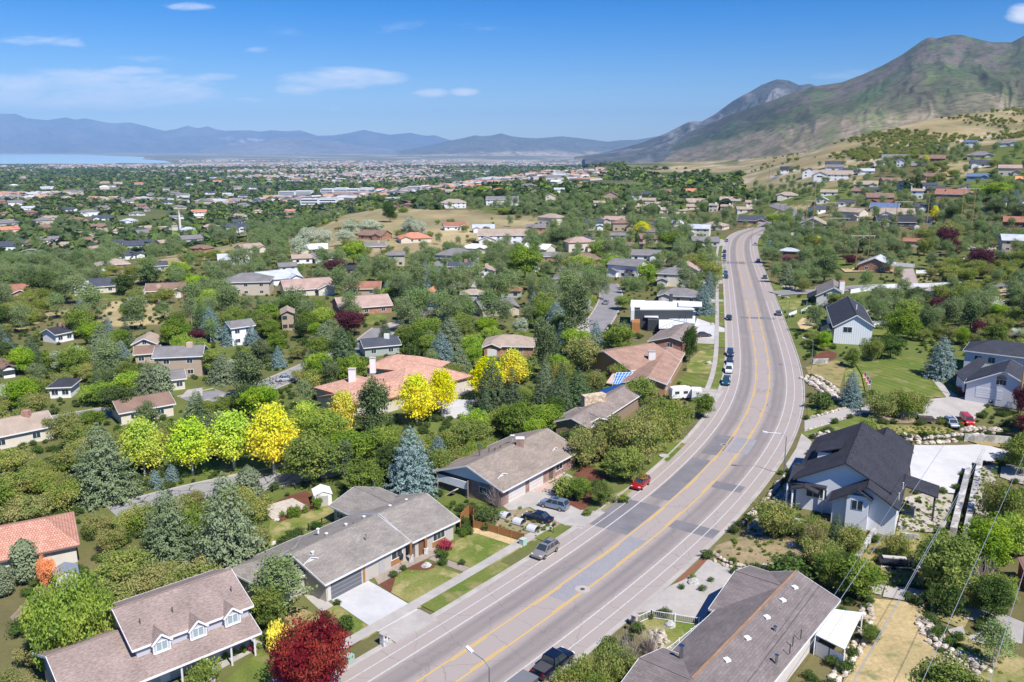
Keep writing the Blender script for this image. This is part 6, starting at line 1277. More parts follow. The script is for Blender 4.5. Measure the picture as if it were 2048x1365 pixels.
cwall([(1905,1072),(1937,943)], 1.3, 'left of two parallel pale block walls', th=.9); cwall([(1930,1080),(1959,932)], 1.5, 'right of two parallel pale block walls', th=.9); cwall([(1709,1130),(1750,1068)], 1.2, 'concrete wall slanting between the white house and boat yard'); cwall([(1938,1084),(2012,1112)], 1.2, 'concrete wall at the foot of the right block wall'); cwall([(1927,882),(2020,888)], 1.5, 'long grey retaining wall above the white concrete pad'); cwall([(1625,728),(1656,727)], 1.3, 'low grey retaining wall under the dark mulch bed')
cwall([(1585,1050),(1615,1056)], 1.1, 'short concrete wall left of the white gabled house'); cwall([(1800,1078),(1835,1082)], 1.0, 'low block wall behind the boat yard shrubs')
def rock(mb, c, s, sd):
    rr = random.Random(sd); k = 7; rings = []
    for j, (zz, rad) in enumerate(((-.5,.75),(0,1.0),(.45,.8),(.7,.35))):
        rings.append([(c[0]+s*rad*rr.uniform(.7,1.15)*math.cos(2*math.pi*i/k+j*.4), c[1]+s*rad*rr.uniform(.7,1.15)*math.sin(2*math.pi*i/k+j*.4), c[2]+s*zz*rr.uniform(.8,1.1)) for i in range(k)])
    for A, B in zip(rings[:-1], rings[1:]):
        for i in range(k): mb.poly([A[i], A[(i+1) % k], B[(i+1) % k], B[i]])
    mb.poly(rings[-1])
def rockwall(pl, w, size, label, n_=None, rows=2):
    pts = [G(*p) for p in pl]; mb = MB(); sd = int(pl[0][0])
    for a, b in zip(pts[:-1], pts[1:]):
        l = np.linalg.norm(b-a); k = max(2, int(l/(size*1.25)))
        for i in range(k):
            for j in range(rows):
                t = (i+random.random()*.6)/k; q = a*(1-t)+b*t; o = (j/(max(rows-1, 1))-.5)*w; d = (b-a)/l; sd += 1
                x, y = q[0]-d[1]*o+random.uniform(-.2,.2), q[1]+d[0]*o+random.uniform(-.2,.2); rock(mb, (x, y, terrain(x, y)+size*.25+size*.35*(j % 2)), size*random.uniform(.55,1.0), sd)
    return tag(mb.build('rock_wall', stone((.72,.63,.52), 1.1), org=pts[0]), label, 'rock wall')
rockwall([(1616,757),(1630,765),(1648,777),(1676,804)], 3.4, .95, 'bank of pale boulders left of the small blue spruce', rows=4); rockwall([(1640,872),(1666,887),(1700,893)], 3.2, .95, 'boulder wall just above the black gabled roof', rows=4); rockwall([(1806,877),(1845,886),(1930,876)], 1.6, .8, 'row of boulders along the white concrete pad', rows=2); rockwall([(1420,1111),(1442,1126),(1481,1138),(1559,1141)], .9, .42, 'low dry stone wall behind the wide brown roof', rows=2)
rockwall([(1492,1056),(1520,1024),(1555,986),(1574,958)], 1.2, .6, 'rough rock edging along the street kerb', rows=2); rockwall([(1535,1040),(1562,1012),(1590,985)], 1.0, .55, 'second rock edging above the kerb one', rows=2); rockwall([(1851,1240),(1865,1282),(1914,1313),(1975,1352)], 1.7, .62, 'dark boulder wall right of the straw lawn', rows=3); rockwall([(1729,1211),(1735,1235),(1720,1284),(1690,1335),(1660,1370)], .9, .45, 'curving rock edge left of the straw lawn', rows=2)
rockwall([(1931,497),(1960,500),(1990,500)], 5, 1.1, 'pale boulder slope below the dark red bushes', rows=4); rockwall([(1614,836),(1650,826),(1686,816)], .9, .5, 'stone edging along the curved lane', rows=1); rockwall([(1605,862),(1648,848),(1720,828)], .5, .3, 'thin stone edging below the curved lane', rows=1); rockwall([(1565,575),(1580,577),(1598,580)], 2.5, .8, 'white boulders at the street corner', rows=3); rockwall([(1745,625),(1760,632),(1780,640)], 3.5, .8, 'jumbled pond stones behind the navy roofed house', rows=3)
rockwall([(1930,868),(1962,862),(2005,868)], 3, .9, 'boulder heap below the red wagon', rows=3); rockwall([(1310,1262),(1320,1290),(1330,1305)], 1.6, .45, 'white rocks piled in the small lawn', rows=3); rockwall([(1720,1172),(1750,1170),(1785,1172)], .7, .35, 'pale stones edging the broken slabs', rows=2)
for px, py, s, lab in ((1417,728,1.0,'pale flat boulder on the lawn of red brown house'),(853,1133,.75,'white boulder in the mulch bed by the porch'),(1582,1092,.8,'tan boulder in the dry yard'),(1387,1166,.9,'blue grey boulder in the island bed'),(1424,650,.9,'white rock on the small round lawn'),(548,1088,.5,'small tan rock at the court lawn'),(1340,1252,.8,'large flat white rock inside the picket railing'),(553,1041,.5,'pale rock in the mulch by the court')):
    mb = MB(); c = G(px, py); rock(mb, c, s, int(px)); tag(mb.build('boulder', stone((.7,.68,.64), .9), org=c), lab, 'boulder')
# ------------------------------------------------------------------ small things
def up_h(c, py):
    v = (py-CY)/F; Y = c[1]; return CAMH + Y*(v*CP+SP)/(v*SP-CP) - c[2]
def lamp(bx, by, ty, hx, hy, label):
    c = G(bx, by); h = up_h(c, ty); r = thing('street_lamp', label, 'street lamp', c); m = plain((.42,.43,.45), .4, .8); t = c+[0,0,h]
    mb = MB(); mb.tube([c, c+[0,0,h*.5], t], [.11,.09,.06], 8); mb.build('pole', m, r); mb = MB(); mb.tube([c, c+[0,0,.3]], .2, 8); mb.build('base', CONC, r)
    d = PZ(hx, hy, c[2]+h+.7); a = d-t; mb = MB(); mb.tube([t, t+a*.3+[0,0,.3], t+a*.7+[0,0,.12], d], [.05,.045,.04,.04], 6); mb.build('arm', m, r)
    e = a/np.linalg.norm(a); mb = MB(); s_ = np.array([-e[1], e[0], 0]); mb.box(d+e*.35, e*.42, s_*.17, (0,0,.09)); mb.box(d+e*.45+[0,0,-.1], e*.25, s_*.12, (0,0,.04)); mb.build('lamp_head', plain((.72,.73,.74), .4), r)
for q in ((979,1455,1336,944,1304,'curved arm street lamp at the bottom edge'),(1567,951,873,1534,865,'street lamp over the bend beside the white gabled house'),(1622,741,684,1610,677,'street lamp beside the grey retaining wall'),(1576,642,597,1561,592,'street lamp at the side street corner'),(1503,485,459,1497,457,'farthest street lamp where the street bends away')): lamp(*q)
PW = plain((.26,.17,.10), .9, var=.3); PWL = plain((.45,.28,.13), .9, var=.3); WIRE = plain((.55,.56,.58), .3, .6)
def hframe(legs, arm, label, m=PW):
    c = G(*legs[0][0]); r = thing('power_pole', label, 'power pole', c); tops = []
    d = c[1]
    for (bx, by), (tx, ty) in legs:
        b = c if (bx, by) == legs[0][0] else np.array([*(PZ(bx, by, c[2])[:2]), c[2]]); b = np.array([b[0]*d/b[1], d, c[2]]); b[2] = min(b[2], terrain(b[0], b[1])); h = up_h(b, ty); mb = MB(); x2 = b[0]; mb.tube([b, b+[0,0,h]], [.22,.14], 8); mb.build('pole', m, r); tops.append(b+[0,0,h])
    if arm:
        (ax, ay), (bx, by) = arm; dep = tops[0][1]
        def at(x, y): dd = raydir(x, y); t = dep/dd[1]; return np.array([dd[0]*t, dep, CAMH+dd[2]*t])
        mb = MB(); mb.bar(at(ax, ay), at(bx, by), .25, .3); mb.build('crossarm', plain((.45,.40,.34), .8), r)
        if len(tops) > 1:
            mb = MB(); a, b = tops[0], tops[-1]; mb.bar(a-[0,0,1.2], b-[0,0,4.2], .08, .12); mb.bar(a-[0,0,4.2], b-[0,0,1.2], .08, .12); mb.build('cross_brace', plain((.4,.34,.28), .8), r)
        for k in (.05,.5,.95): q = at(ax+(bx-ax)*k, ay+(by-ay)*k); mb = MB(); mb.tube([q-[0,0,.2], q-[0,0,1.2]], .1, 6); mb.build('insulator', plain((.5,.52,.55), .3), r)
    return tops
HT = [hframe([((1710,541),(1716,462)),((1733,540),(1739,462))], ((1703,472),(1752,472)), 'two legged power pole in front of the red brick garage house'),
 hframe([((1766,480),(1771,417)),((1788,479),(1795,404))], ((1790,404),(1826,404)), 'two legged power pole by the black steel pavilion'), hframe([((1920,456),(1928,372)),((1945,440),(1949,377))], ((1916,377),(1962,378)), 'tall two legged power pole with bright crossarm at right', PWL),
 hframe([((1851,471),(1860,393))], None, 'single tall bare power pole between the two crossarmed ones', PWL), hframe([((1665,490),(1661,437)),((1688,470),(1688,437))], ((1660,437),(1700,437)), 'power pole with pale crossarm behind the dark red round tree'), hframe([((1625,459),(1630,362)),((1611,460),(1616,400))], ((1611,402),(1634,402)), 'tallest thin power pole pair over the grey gabled house', PWL),
 hframe([((1658,436),(1660,406)),((1674,436),(1674,408))], ((1652,406),(1690,406)), 'small power pole frame above the side road'), hframe([((1559,433),(1559,407)),((1569,433),(1569,411))], ((1550,409),(1575,409)), 'small power pole frame at far left of the line'), hframe([((1594,440),(1594,404))], None, 'thin single pole left of the tallest pair', PWL), hframe([((1715,430),(1715,390))], None, 'thin single pole by the dark conifers'),
 hframe([((1538,356),(1538,336)),((1545,356),(1545,336))], ((1535,338),(1548,338)), 'tiny power pole frame on the tan hillside')]
BP = hframe([((2036,826),(2057,590))], None, 'thick wooden power pole at the right edge', PWL)
def wire(p0, p1, z, label, ext=1.5, back=.4, rad=.028):
    a, b = PZ(*p0, z), PZ(*p1, z); d = b-a; a2 = a-d*back; b2 = b+d*ext; n_ = 30; P_ = []
    for i in range(n_+1): t = i/n_; q = a2*(1-t)+b2*t; P_.append(q)
    mb = MB(); mb.tube(P_, rad, 5); tag(mb.build('power_line', WIRE, org=P_[0]), label, 'power line', 'power lines strung over the right gardens')
wire((1570,1365),(1772,1063), 13.5, 'leftmost overhead wire crossing the wide brown roof', ext=1.2); wire((1705,1365),(1872,1067), 13.5, 'second overhead wire from the left over the straw lawn', ext=1.0); wire((1708,1365),(1876,1067), 13.2, 'thin twin wire just below the second overhead wire', ext=1.0, rad=.02)
wire((1844,1365),(1990,1040), 13.5, 'third overhead wire from the left', ext=1.0); wire((1979,1365),(2046,1150), 13.5, 'rightmost overhead wire at bottom right corner', ext=.8); wire((1667,1193),(1750,1065), 13.0, 'faint service wire ending above the patio shelter', back=0, ext=1.0, rad=.018)
for i, (a, b) in enumerate(((HT[2][0], HT[1][1]), (HT[1][0], HT[0][0]), (BP[0], HT[2][1]))):
    P_ = []
    for k in range(21): t = k/20; q = a*(1-t)+b*t; q = q-[0,0,4*t*(1-t)*3.0]; P_.append(q)
    mb = MB(); mb.tube(P_, .03, 4); tag(mb.build('power_line', WIRE, org=P_[0]), ['sagging wire between the two tall crossarmed poles','sagging wire from the pavilion pole to the garage house pole','sagging wire from the thick pole to the tall crossarmed one'][i], 'power line', 'power lines strung over the right gardens')
def bx(name, px, py, w, d, h, m, label, cat, hdg=40, extra=None):
    c, T, f, s = T_(px, py, hdg); r = thing(name, label, cat, c); return r, c, T, f, s
r, c, T, f, s = bx('mailbox_pillar', 768, 1291, 0, 0, 0, None, 'white painted brick mailbox pillar by the concrete apron', 'mailbox'); mb = MB(); mb.box(T(0,0,.75), f*.33, s*.33, (0,0,.75)); mb.build('pillar', stone((.8,.79,.77), 3), r); mb = MB(); mb.box(T(0,0,1.53), f*.4, s*.4, (0,0,.05)); mb.build('cap', CONC, r); mb = MB(); mb.box(T(0,.34,1.15), f*.12, s*.02, (0,0,.15)); mb.build('mail_slot', plain((.03,.03,.03)), r)
for px, py, lab in ((1107,1066,'black mailbox on a post beside the pavement'),(1262,1262,'small black mailbox by the brick pillar at the drive')):
    r, c, T, f, s = bx('mailbox', px, py, 0, 0, 0, None, lab, 'mailbox'); mb = MB(); mb.bar(T(0,0,0), T(0,0,1.1), .1, .1); mb.build('post', plain((.12,.1,.09)), r); mb = MB(); mb.tube([T(-.28,0,1.22), T(.28,0,1.22)], .17, 10); mb.build('box', plain((.03,.03,.03), .4), r)
r, c, T, f, s = bx('brick_pillar', 1269, 1252, 0, 0, 0, None, 'pale brick pillar at the end of the picket railing', 'pillar'); mb = MB(); mb.box(T(0,0,.7), f*.3, s*.3, (0,0,.7)); mb.build('shaft', brick((.5,.42,.38), (.6,.52,.46)), r); mb = MB(); mb.box(T(0,0,1.43), f*.36, s*.36, (0,0,.04)); mb.build('cap', CONC, r)
for px, py, lab, m in ((1046,1090,'pale green utility cabinet at the end of timber fence', plain((.42,.55,.48), .5)), (699,1326,'green utility cabinet beside the dark red maple', plain((.30,.42,.34), .5)), (1590,942,'white utility cabinet under the bend street lamp', plain((.75,.75,.75), .5))):
    c, T, f, s = T_(px, py, 40); mb = MB(); mb.box(T(0,0,.45), f*.42, s*.38, (0,0,.45)); mb.box(T(0,0,.93), f*.45, s*.41, (0,0,.04)); r = thing('utility_cabinet', lab, 'utility box', c); mb.build('case', m, r)
for px, py, lab in ((1012,1005,'nearer black wheeled bin with a blue lid'),(1021,1000,'farther black wheeled bin against the brick wall')):
    c, T, f, s = T_(px, py, 35); r = thing('wheelie_bin', lab, 'trash bin', c, 'bins beside the brick house'); mb = MB(); mb.box(T(0,0,.55), f*.3, s*.3, (0,0,.5)); mb.build('bin_body', plain((.03,.03,.035), .5), r); mb = MB(); mb.box(T(0,0,1.08), f*.34, s*.33, (0,0,.04)); mb.build('lid', plain((.02,.08,.42) if 'blue' in lab else (.03,.03,.035), .4), r)
def shed(px, py, hdg, w, d, h, label, wm, rm):
    c, T, f, s = T_(px, py, hdg); r = thing('garden_shed', label, 'shed', c); mb = MB(); mb.box(T(0,0,h/2), f*d/2, s*w/2, (0,0,h/2)); mb.poly([T(d/2,-w/2,h), T(d/2,w/2,h), T(d/2,0,h+.5)]); mb.poly([T(-d/2,w/2,h), T(-d/2,-w/2,h), T(-d/2,0,h+.5)]); mb.build('wall', wm, r)
    mb = MB()
    for k in (-1, 1): q = [T(d/2+.12,k*(w/2+.15),h-.06), T(-d/2-.12,k*(w/2+.15),h-.06), T(-d/2-.12,0,h+.56), T(d/2+.12,0,h+.56)]; mb.prism(q if k > 0 else q[::-1], .05)
    mb.build('roof', rm, r); mb = MB(); mb.box(T(d/2+.02,0,h*.45), f*.02, s*w*.28, (0,0,h*.43)); mb.build('door', plain((.45,.42,.40), .6), r)
shed(645,1006, 160, 2.6, 3.0, 2.0, 'small white garden shed behind the ranch house', plain((.78,.77,.75), .6), plain((.8,.8,.8), .5)); shed(135,1170, 150, 2.6, 2.8, 2.0, 'grey metal roofed garden shed below the clay tiled roof', plain((.6,.56,.52), .6), plain((.55,.57,.62), .35, .6)); shed(1866,598, 170, 4.5, 5.0, 3.0, 'weathered grey shed inside the long white fence', siding((.55,.55,.57)), plain((.45,.43,.42), .7)); shed(1830,460, 170, 3, 3, 2.4, 'small white shed right of the low black roof', plain((.7,.7,.7)), plain((.1,.1,.1)))
for px, py, lab in ((1009,1035,'cold frame farthest from the pavement'),(1038,1048,'middle one of the three garden cold frames'),(1066,1062,'cold frame nearest to the pavement')):
    c, T, f, s = T_(px, py, 305); r = thing('cold_frame', lab, 'cold frame', c, 'three hooped cold frames in the vegetable garden'); mb = MB()
    for a, b in ((-1,0),(1,0)): mb.box(T(a*.95,0,.15), f*.06, s*.85, (0,0,.15))
    for b in (-1, 1): mb.box(T(0,b*.82,.15), f*.9, s*.05, (0,0,.15))
    mb.build('timber_frame', plain((.38,.34,.28), .9), r); mb = MB(); an = np.linspace(0, math.pi, 9); P_ = [(.78*math.cos(t), .28+.62*math.sin(t)) for t in an]
    for (y0, z0), (y1, z1) in zip(P_[:-1], P_[1:]): mb.poly([T(-.75,y0,z0), T(.75,y0,z0), T(.75,y1,z1), T(-.75,y1,z1)])
    mb.build('plastic_cover', plain((.55,.57,.6), .35), r); mb = MB(); mb.box(T(0,0,.1), f*.85, s*.75, (0,0,.1)); mb.build('soil', plain((.06,.04,.03), 1.0), r)
c, T, f, s = T_(799, 1126, 30); r = thing('egg_chair', 'black hanging egg chair on the taupe patio', 'chair', c); m = plain((.02,.022,.03), .6); mb = MB(); 
for t in range(3): a = t*2.1; mb.bar(T(0,0,.1), T(.75*math.cos(a), .75*math.sin(a), .04), .07, .07)
mb.tube([T(-.5,0,.1), T(-.6,0,1.2), T(-.2,0,1.9), T(.1,0,1.85)], .04, 6); mb.build('stand', m, r); mb = MB(); mb.tube([T(.1,0,.45), T(.1,0,.65), T(.1,0,1.0), T(.08,0,1.35), T(.05,0,1.6)], [.2,.46,.52,.4,.12], 12); mb.build('seat', m, r)
c, T, f, s = T_(753, 1146, 300); r = thing('garden_bench', 'small black bench by the garage corner', 'bench', c); mb = MB(); mb.box(T(0,0,.45), f*.25, s*.75, (0,0,.03)); mb.build('seat', m, r); mb = MB(); mb.box(T(-.22,0,.75), f*.03, s*.75, (0,0,.22)); mb.build('backrest', m, r)
for y in (-.65,.65): mb = MB(); mb.box(T(0,y,.22), f*.22, s*.03, (0,0,.22)); mb.build('leg', m, r)
c, T, f, s = T_(1806, 1062, 20); r = thing('air_conditioner', 'round topped grey air conditioner beside the white gabled house', 'air conditioner', c); mb = MB(); mb.box(T(0,0,.45), f*.42, s*.42, (0,0,.42)); mb.build('case', plain((.5,.5,.5), .5), r); mb = MB(); mb.tube([T(0,0,.87), T(0,0,.9)], .36, 16); mb.build('fan_grille', plain((.04,.04,.045), .6), r)
c, T, f, s = T_(985, 850, 90); r = thing('playground_slide', 'bright plastic play tower with pink slide on the lawn', 'slide', c)
for y, col in ((-1.2,(.03,.12,.6)),(.0,(.02,.35,.6)),(1.2,(.03,.12,.6))): mb = MB(); mb.box(T(0,y*.6,1.1), f*.14, s*.14, (0,0,1.1)); mb.build('tower_post', plain(col, .4), r)
mb = MB(); mb.prism([T(-.5,-.4,1.5), T(-.5,.3,1.5), T(-2.2,.3,.2), T(-2.2,-.4,.2)], .1); mb.build('slide', plain((.75,.25,.35), .4), r); mb = MB(); mb.box(T(.2,1.1,1.6), f*.4, s*.4, (0,0,.5)); mb.build('lookout', plain((.7,.38,.2), .4), r)
for px, py, lab in ((1731,770,'farthest of three flags on poles at the lawn edge'),(1736,778,'middle one of three flags at the lawn edge'),(1740,785,'nearest of three flags at the lawn edge')):
    c = G(px, py); r = thing('garden_flag', lab, 'flag', c, 'stars and stripes flags at the lawn edge'); mb = MB(); mb.tube([c, c+[0,0,3.0]], .03, 6); mb.build('pole', TRIMW, r); z1, z0 = 2.95, 1.75
    for nm, col, k in (('red_stripes',(.55,.03,.05),0),('white_stripes',(.8,.8,.8),1)):
        mb = MB()
        for i in range(k, 7, 2): w = (z1-z0)/7; mb.box(c+[-.42,.05*math.sin(i),z1-w*(i+.5)-.15], (.38,.1,0), (0,.01,0), (0,0,w/2)); 
        mb.build(nm, plain(col, .8), r)
    mb = MB(); mb.box(c+[-.22,-.02,z1-.42], (.19,.05,0), (0,.02,0), (0,0,.27)); mb.build('canton', plain((.03,.05,.25), .8), r)
def disc_(name, px, py, rad, label, m1, m2, cat='manhole'):
    c = G(px, py); r = thing(name, label, cat, c); mb = MB(); mb.disc(c, rad, c[2]+.028, 28); mb.build('concrete_collar', m1, r); mb = MB(); mb.disc(c, .32, c[2]+.036, 20); mb.build('iron_cover', m2, r)
IRON = plain((.10,.07,.05), .8); disc_('manhole', 1165, 1179, .95, 'manhole in a wide pale concrete ring between the yellow lines', CONC, IRON); disc_('manhole', 1448, 890, .75, 'manhole in the dark repaired lane on the bend', plain((.3,.28,.27), .8), IRON); disc_('manhole', 1535, 811, .6, 'manhole in the middle lane above the bend', plain((.4,.37,.34), .8), IRON)
c = G(1328, 913); mb = MB(); mb.disc(c, .9, c[2]+.16, 20); mb.tube([c, c+[0,0,.15]], .9, 20); tag(mb.build('tree_stump', CONC, org=c), 'round pale concrete lid on the verge', 'lid')
c, T, f, s = T_(941, 728, 20)
c, T, f, s = T_(1850, 845, 100); r = thing('flatbed_trailer', 'dark loaded flat trailer left of the white wagon', 'trailer', c); mb = MB(); mb.box(T(0,0,.9), f*1.5, s*.8, (0,0,.35)); mb.build('load', stone((.12,.10,.09), 3), r); mb = MB(); mb.box(T(0,0,.5), f*1.7, s*.9, (0,0,.06)); mb.bar(T(1.7,0,.5), T(2.8,0,.45), .1, .1); mb.build('deck', plain((.1,.1,.1)), r)
for y in (-1, 1): mb = MB(); mb.tube([T(-.2,y*.8,.3), T(-.2,y*1.0,.3)], .3, 12); mb.build('wheel', plain((.02,.02,.02)), r)
c, T, f, s = T_(1921, 852, 80); r = thing('garden_tractor', 'small red ride on mower in front of the wagons', 'mower', c); mb = MB(); mb.box(T(.2,0,.5), f*.6, s*.35, (0,0,.22)); mb.build('bonnet', plain((.6,.02,.02), .4), r); mb = MB(); mb.box(T(-.55,0,.75), f*.2, s*.22, (0,0,.18)); mb.build('seat', plain((.03,.03,.03)), r)
for x in (-.6,.5):
    for y in (-1, 1): mb = MB(); mb.tube([T(x,y*.35,.28), T(x,y*.5,.28)], .28, 10); mb.build('wheel', plain((.02,.02,.02)), r)
c, T, f, s = T_(2044, 1170, 20); r = thing('garden_shed', 'red barn shed cut off at the right edge', 'shed', c); mb = MB(); mb.box(T(0,2.5,1.3), f*2.5, s*2.6, (0,0,1.3)); mb.build('wall', siding((.45,.06,.05), .3, True), r); mb = MB(); mb.prism([T(-2.8,-.3,2.5), T(2.8,-.3,2.5), T(2.8,2.5,3.6), T(-2.8,2.5,3.6)][::-1], .1); mb.build('roof', plain((.3,.2,.18)), r)
# ------------------------------------------------------------------ foliage
def leafmat(name, c1, c2, c3=None, transl=.35, vertical=None):
    def f(n, L):
        t = n('ShaderNodeTexCoord'); oi = n('ShaderNodeObjectInfo'); g = n('ShaderNodeNewGeometry')
        a = n('ShaderNodeTexNoise', ins={'Vector': g.outputs['Position'], 'Scale': .55, 'Detail': 4.0, 'Roughness': .7})
        r = n('ShaderNodeMapRange', ins={0: a.outputs[0], 1: .34, 2: .66}); c = MIX(n, r.outputs[0], c1, c2)
        if c3:
            b = n('ShaderNodeTexNoise', ins={'Vector': g.outputs['Position'], 'Scale': .28, 'Detail': 2.0}); r3 = n('ShaderNodeMapRange', ins={0: b.outputs[0], 1: .48, 2: .62}); fac = r3.outputs[0]
            if vertical is not None:
                s = n('ShaderNodeSeparateXYZ', ins={0: t.outputs['Object']}); v = n('ShaderNodeMapRange', ins={0: s.outputs[2], 1: vertical[0], 2: vertical[1], 3: 1.0, 4: 0.0}); fac = M(n, 'ADD', M(n, 'MULTIPLY', v.outputs[0], .75), M(n, 'MULTIPLY', fac, .35), clamp=True)
            c = MIX(n, fac, c, c3)
        hv = n('ShaderNodeHueSaturation', ins={'Hue': M(n, 'ADD', .491, M(n, 'MULTIPLY', M(n, 'SUBTRACT', oi.outputs['Random'], .5), .022)), 'Saturation': M(n, 'ADD', .86, M(n, 'MULTIPLY', oi.outputs['Random'], .16)), 'Value': M(n, 'ADD', 1.14, M(n, 'MULTIPLY', M(n, 'FRACT', M(n, 'MULTIPLY', oi.outputs['Random'], 7.3)), .32)), 'Color': c})
        d = n('ShaderNodeBsdfDiffuse', ins={0: hv.outputs[0]}); tr = n('ShaderNodeBsdfTranslucent', ins={0: hv.outputs[0]}); mx = n('ShaderNodeMixShader', ins={0: transl, 1: d.outputs[0], 2: tr.outputs[0]}); out(n, mx.outputs[0])
    return mat(name, f)
LM = {'green': leafmat('leaves_green', (.105,.175,.024), (.175,.26,.038), (.21,.285,.04)), 'dark': leafmat('leaves_dark_green', (.055,.10,.024), (.10,.16,.036)), 'bright': leafmat('leaves_bright_green', (.16,.29,.025), (.24,.37,.035), (.30,.41,.035)),
      'lime': leafmat('leaves_lime', (.27,.50,.016), (.40,.60,.018), (.60,.64,.016), .4, (1.0, 7.5)), 'yellow': leafmat('leaves_yellow', (.42,.56,.015), (.60,.60,.015), (.80,.66,.015), .4, (2.0, 9.0)), 'oak': leafmat('leaves_oak', (.135,.21,.035), (.24,.29,.06), (.30,.30,.085)),
      'olive': leafmat('leaves_olive', (.21,.24,.06), (.34,.33,.10), (.18,.24,.05)), 'silver': leafmat('leaves_silver', (0.348,0.406,0.275), (0.493,0.536,0.392)), 'plum': leafmat('leaves_plum', (0.0653,0.0174,0.0261), (0.123,0.029,0.0362), None, .25), 'red': leafmat('leaves_red_maple', (.12,.010,.016), (.19,.016,.02), (.25,.045,.03), .3),
      'scarlet': leafmat('leaves_scarlet', (.30,.02,.035), (.38,.03,.04), None, .3), 'orange': leafmat('leaves_orange', (0.725,0.29,0.058), (0.8,0.392,0.087), None, .3), 'gold': leafmat('leaves_gold', (0.8,0.725,0.0145), (0.8,0.8,0.029), None, .35), 'birch': leafmat('leaves_birch', (.15,.22,.075), (.23,.31,.12)), 'white': leafmat('blossom_white', (0.609,0.652,0.522), (0.797,0.797,0.696), (0.29,0.377,0.174)),
      'spruce': leafmat('needles_green', (0.0508,0.0899,0.0406), (0.104,0.152,0.0653), None, .12), 'blue': leafmat('needles_blue', (.13,.20,.185), (.21,.29,.28), None, .12), 'bluegreen': leafmat('needles_blue_green', (.125,.17,.085), (.19,.24,.13), None, .12), 'pine': leafmat('needles_pine', (0.0725,0.116,0.0435), (0.145,0.196,0.0725), None, .15), 'bare': leafmat('twigs', (0.319,0.261,0.232), (0.435,0.362,0.319), None, .1), 'sage': leafmat('sagebrush', (0.189,0.217,0.102), (0.29,0.275,0.16))}
BARK = plain((.16,.12,.09), .95, var=.3); BARKW = plain((.55,.52,.47), .9, var=.25)
def quads(C, N, size, rs, asp=.62, droop=0.0, jit=.75):
    """leaf clumps: centres C, preferred normals N"""
    k = len(C); nn = N + rs.normal(0, jit, (k, 3)); nn /= np.linalg.norm(nn, axis=1)[:, None]+1e-9
    t = rs.normal(0, 1, (k, 3)); t -= (t*nn).sum(1)[:, None]*nn; t /= np.linalg.norm(t, axis=1)[:, None]+1e-9; b = np.cross(nn, t); s = size*rs.uniform(.55, 1.25, (k, 1))
    V = np.stack([C+t*s, C+b*s*asp, C-t*s, C-b*s*asp], 1).reshape(-1, 3); return V
def mesh_from_quads(name, V, m):
    Fq = np.arange(len(V)).reshape(-1, 4); return npmesh(name, V, Fq, m)
def crown_round(rs, h, r, z0, nc=70, per=46, leaf=.27, cr=.24, flat=1.0, lobes=0.0, shell=.8, top=1.0):
    zc = (h+z0)/2; rz = (h-z0)/2; d = rs.normal(0, 1, (nc, 3)); d /= np.linalg.norm(d, axis=1)[:, None]; d[:,2] = np.abs(d[:,2])**.8*np.sign(d[:,2]+.35)
    az = np.arctan2(d[:,1], d[:,0]); ph = rs.uniform(0, 6.28); lob = 1+lobes*np.sin(az*3+ph)*.5+lobes*rs.normal(0, .35, nc)
    rad = rs.uniform(shell-.25, shell+.08, nc)*lob; C = np.c_[d[:,0]*r*rad, d[:,1]*r*rad, zc+d[:,2]*rz*rad*flat]; C[:,2] = np.clip(C[:,2], z0*.9, h)
    if top != 1: k = (C[:,2]-z0)/(h-z0); sc = 1-(1-top)*np.clip(k, 0, 1)**1.5; C[:,0] *= sc; C[:,1] *= sc
    cs = r*cr*rs.uniform(.7, 1.35, nc); P = np.repeat(C, per, 0); S = np.repeat(cs, per)[:, None]; o = rs.normal(0, 1, (len(P), 3)); o /= np.linalg.norm(o, axis=1)[:, None]; o *= rs.uniform(.55, 1.0, (len(P), 1)); o[:,2] *= .72
    Nn = o*1.1+np.array([0,0,.35]); V1 = quads(P+o*S*1.25, Nn, leaf, rs)
    k = int(nc*per*.18); o = rs.normal(0, 1, (k, 3)); o /= np.linalg.norm(o, axis=1)[:, None]; I = np.array([0, 0, zc])+o*np.array([r, r, rz])*rs.uniform(.15, .7, (k, 1)); V2 = quads(I, o, leaf*1.5, rs)
    return np.r_[V1, V2]
def crown_upright(rs, h, r, z0, nb=60, leaf=.26):
    """ascending branches, open and feathery outline (honey locust, maple)"""
    V = []
    leaf *= .8
    for i in range(nb):
        a = i*2.4+rs.uniform(-.3, .3); t = (i+.5)/nb; zb = z0+(h-z0)*t*.78; ln = r*(1.0-t**1.6*.72)*rs.uniform(.75, 1.12); up = (h-zb)*rs.uniform(.16, .42)*(1-t*.2)
        k = 76; u = np.sqrt(rs.uniform(.05, 1, k)); w = .20*r*(1.1-.5*u)
        P = np.c_[np.cos(a)*ln*u, np.sin(a)*ln*u, zb+up*u**1.4]+rs.normal(0, 1, (k, 3))*w[:, None]*np.array([.9,.9,.65]); V.append(quads(P, np.array([[np.cos(a)*.5, np.sin(a)*.5, .8]]), leaf, rs))
    k = 260; P = np.c_[rs.normal(0, r*.3, k), rs.normal(0, r*.3, k), rs.uniform(z0+.3, h*.93, k)]; V.append(quads(P, np.array([[0,0,1.]]), leaf, rs)); return np.concatenate(V)
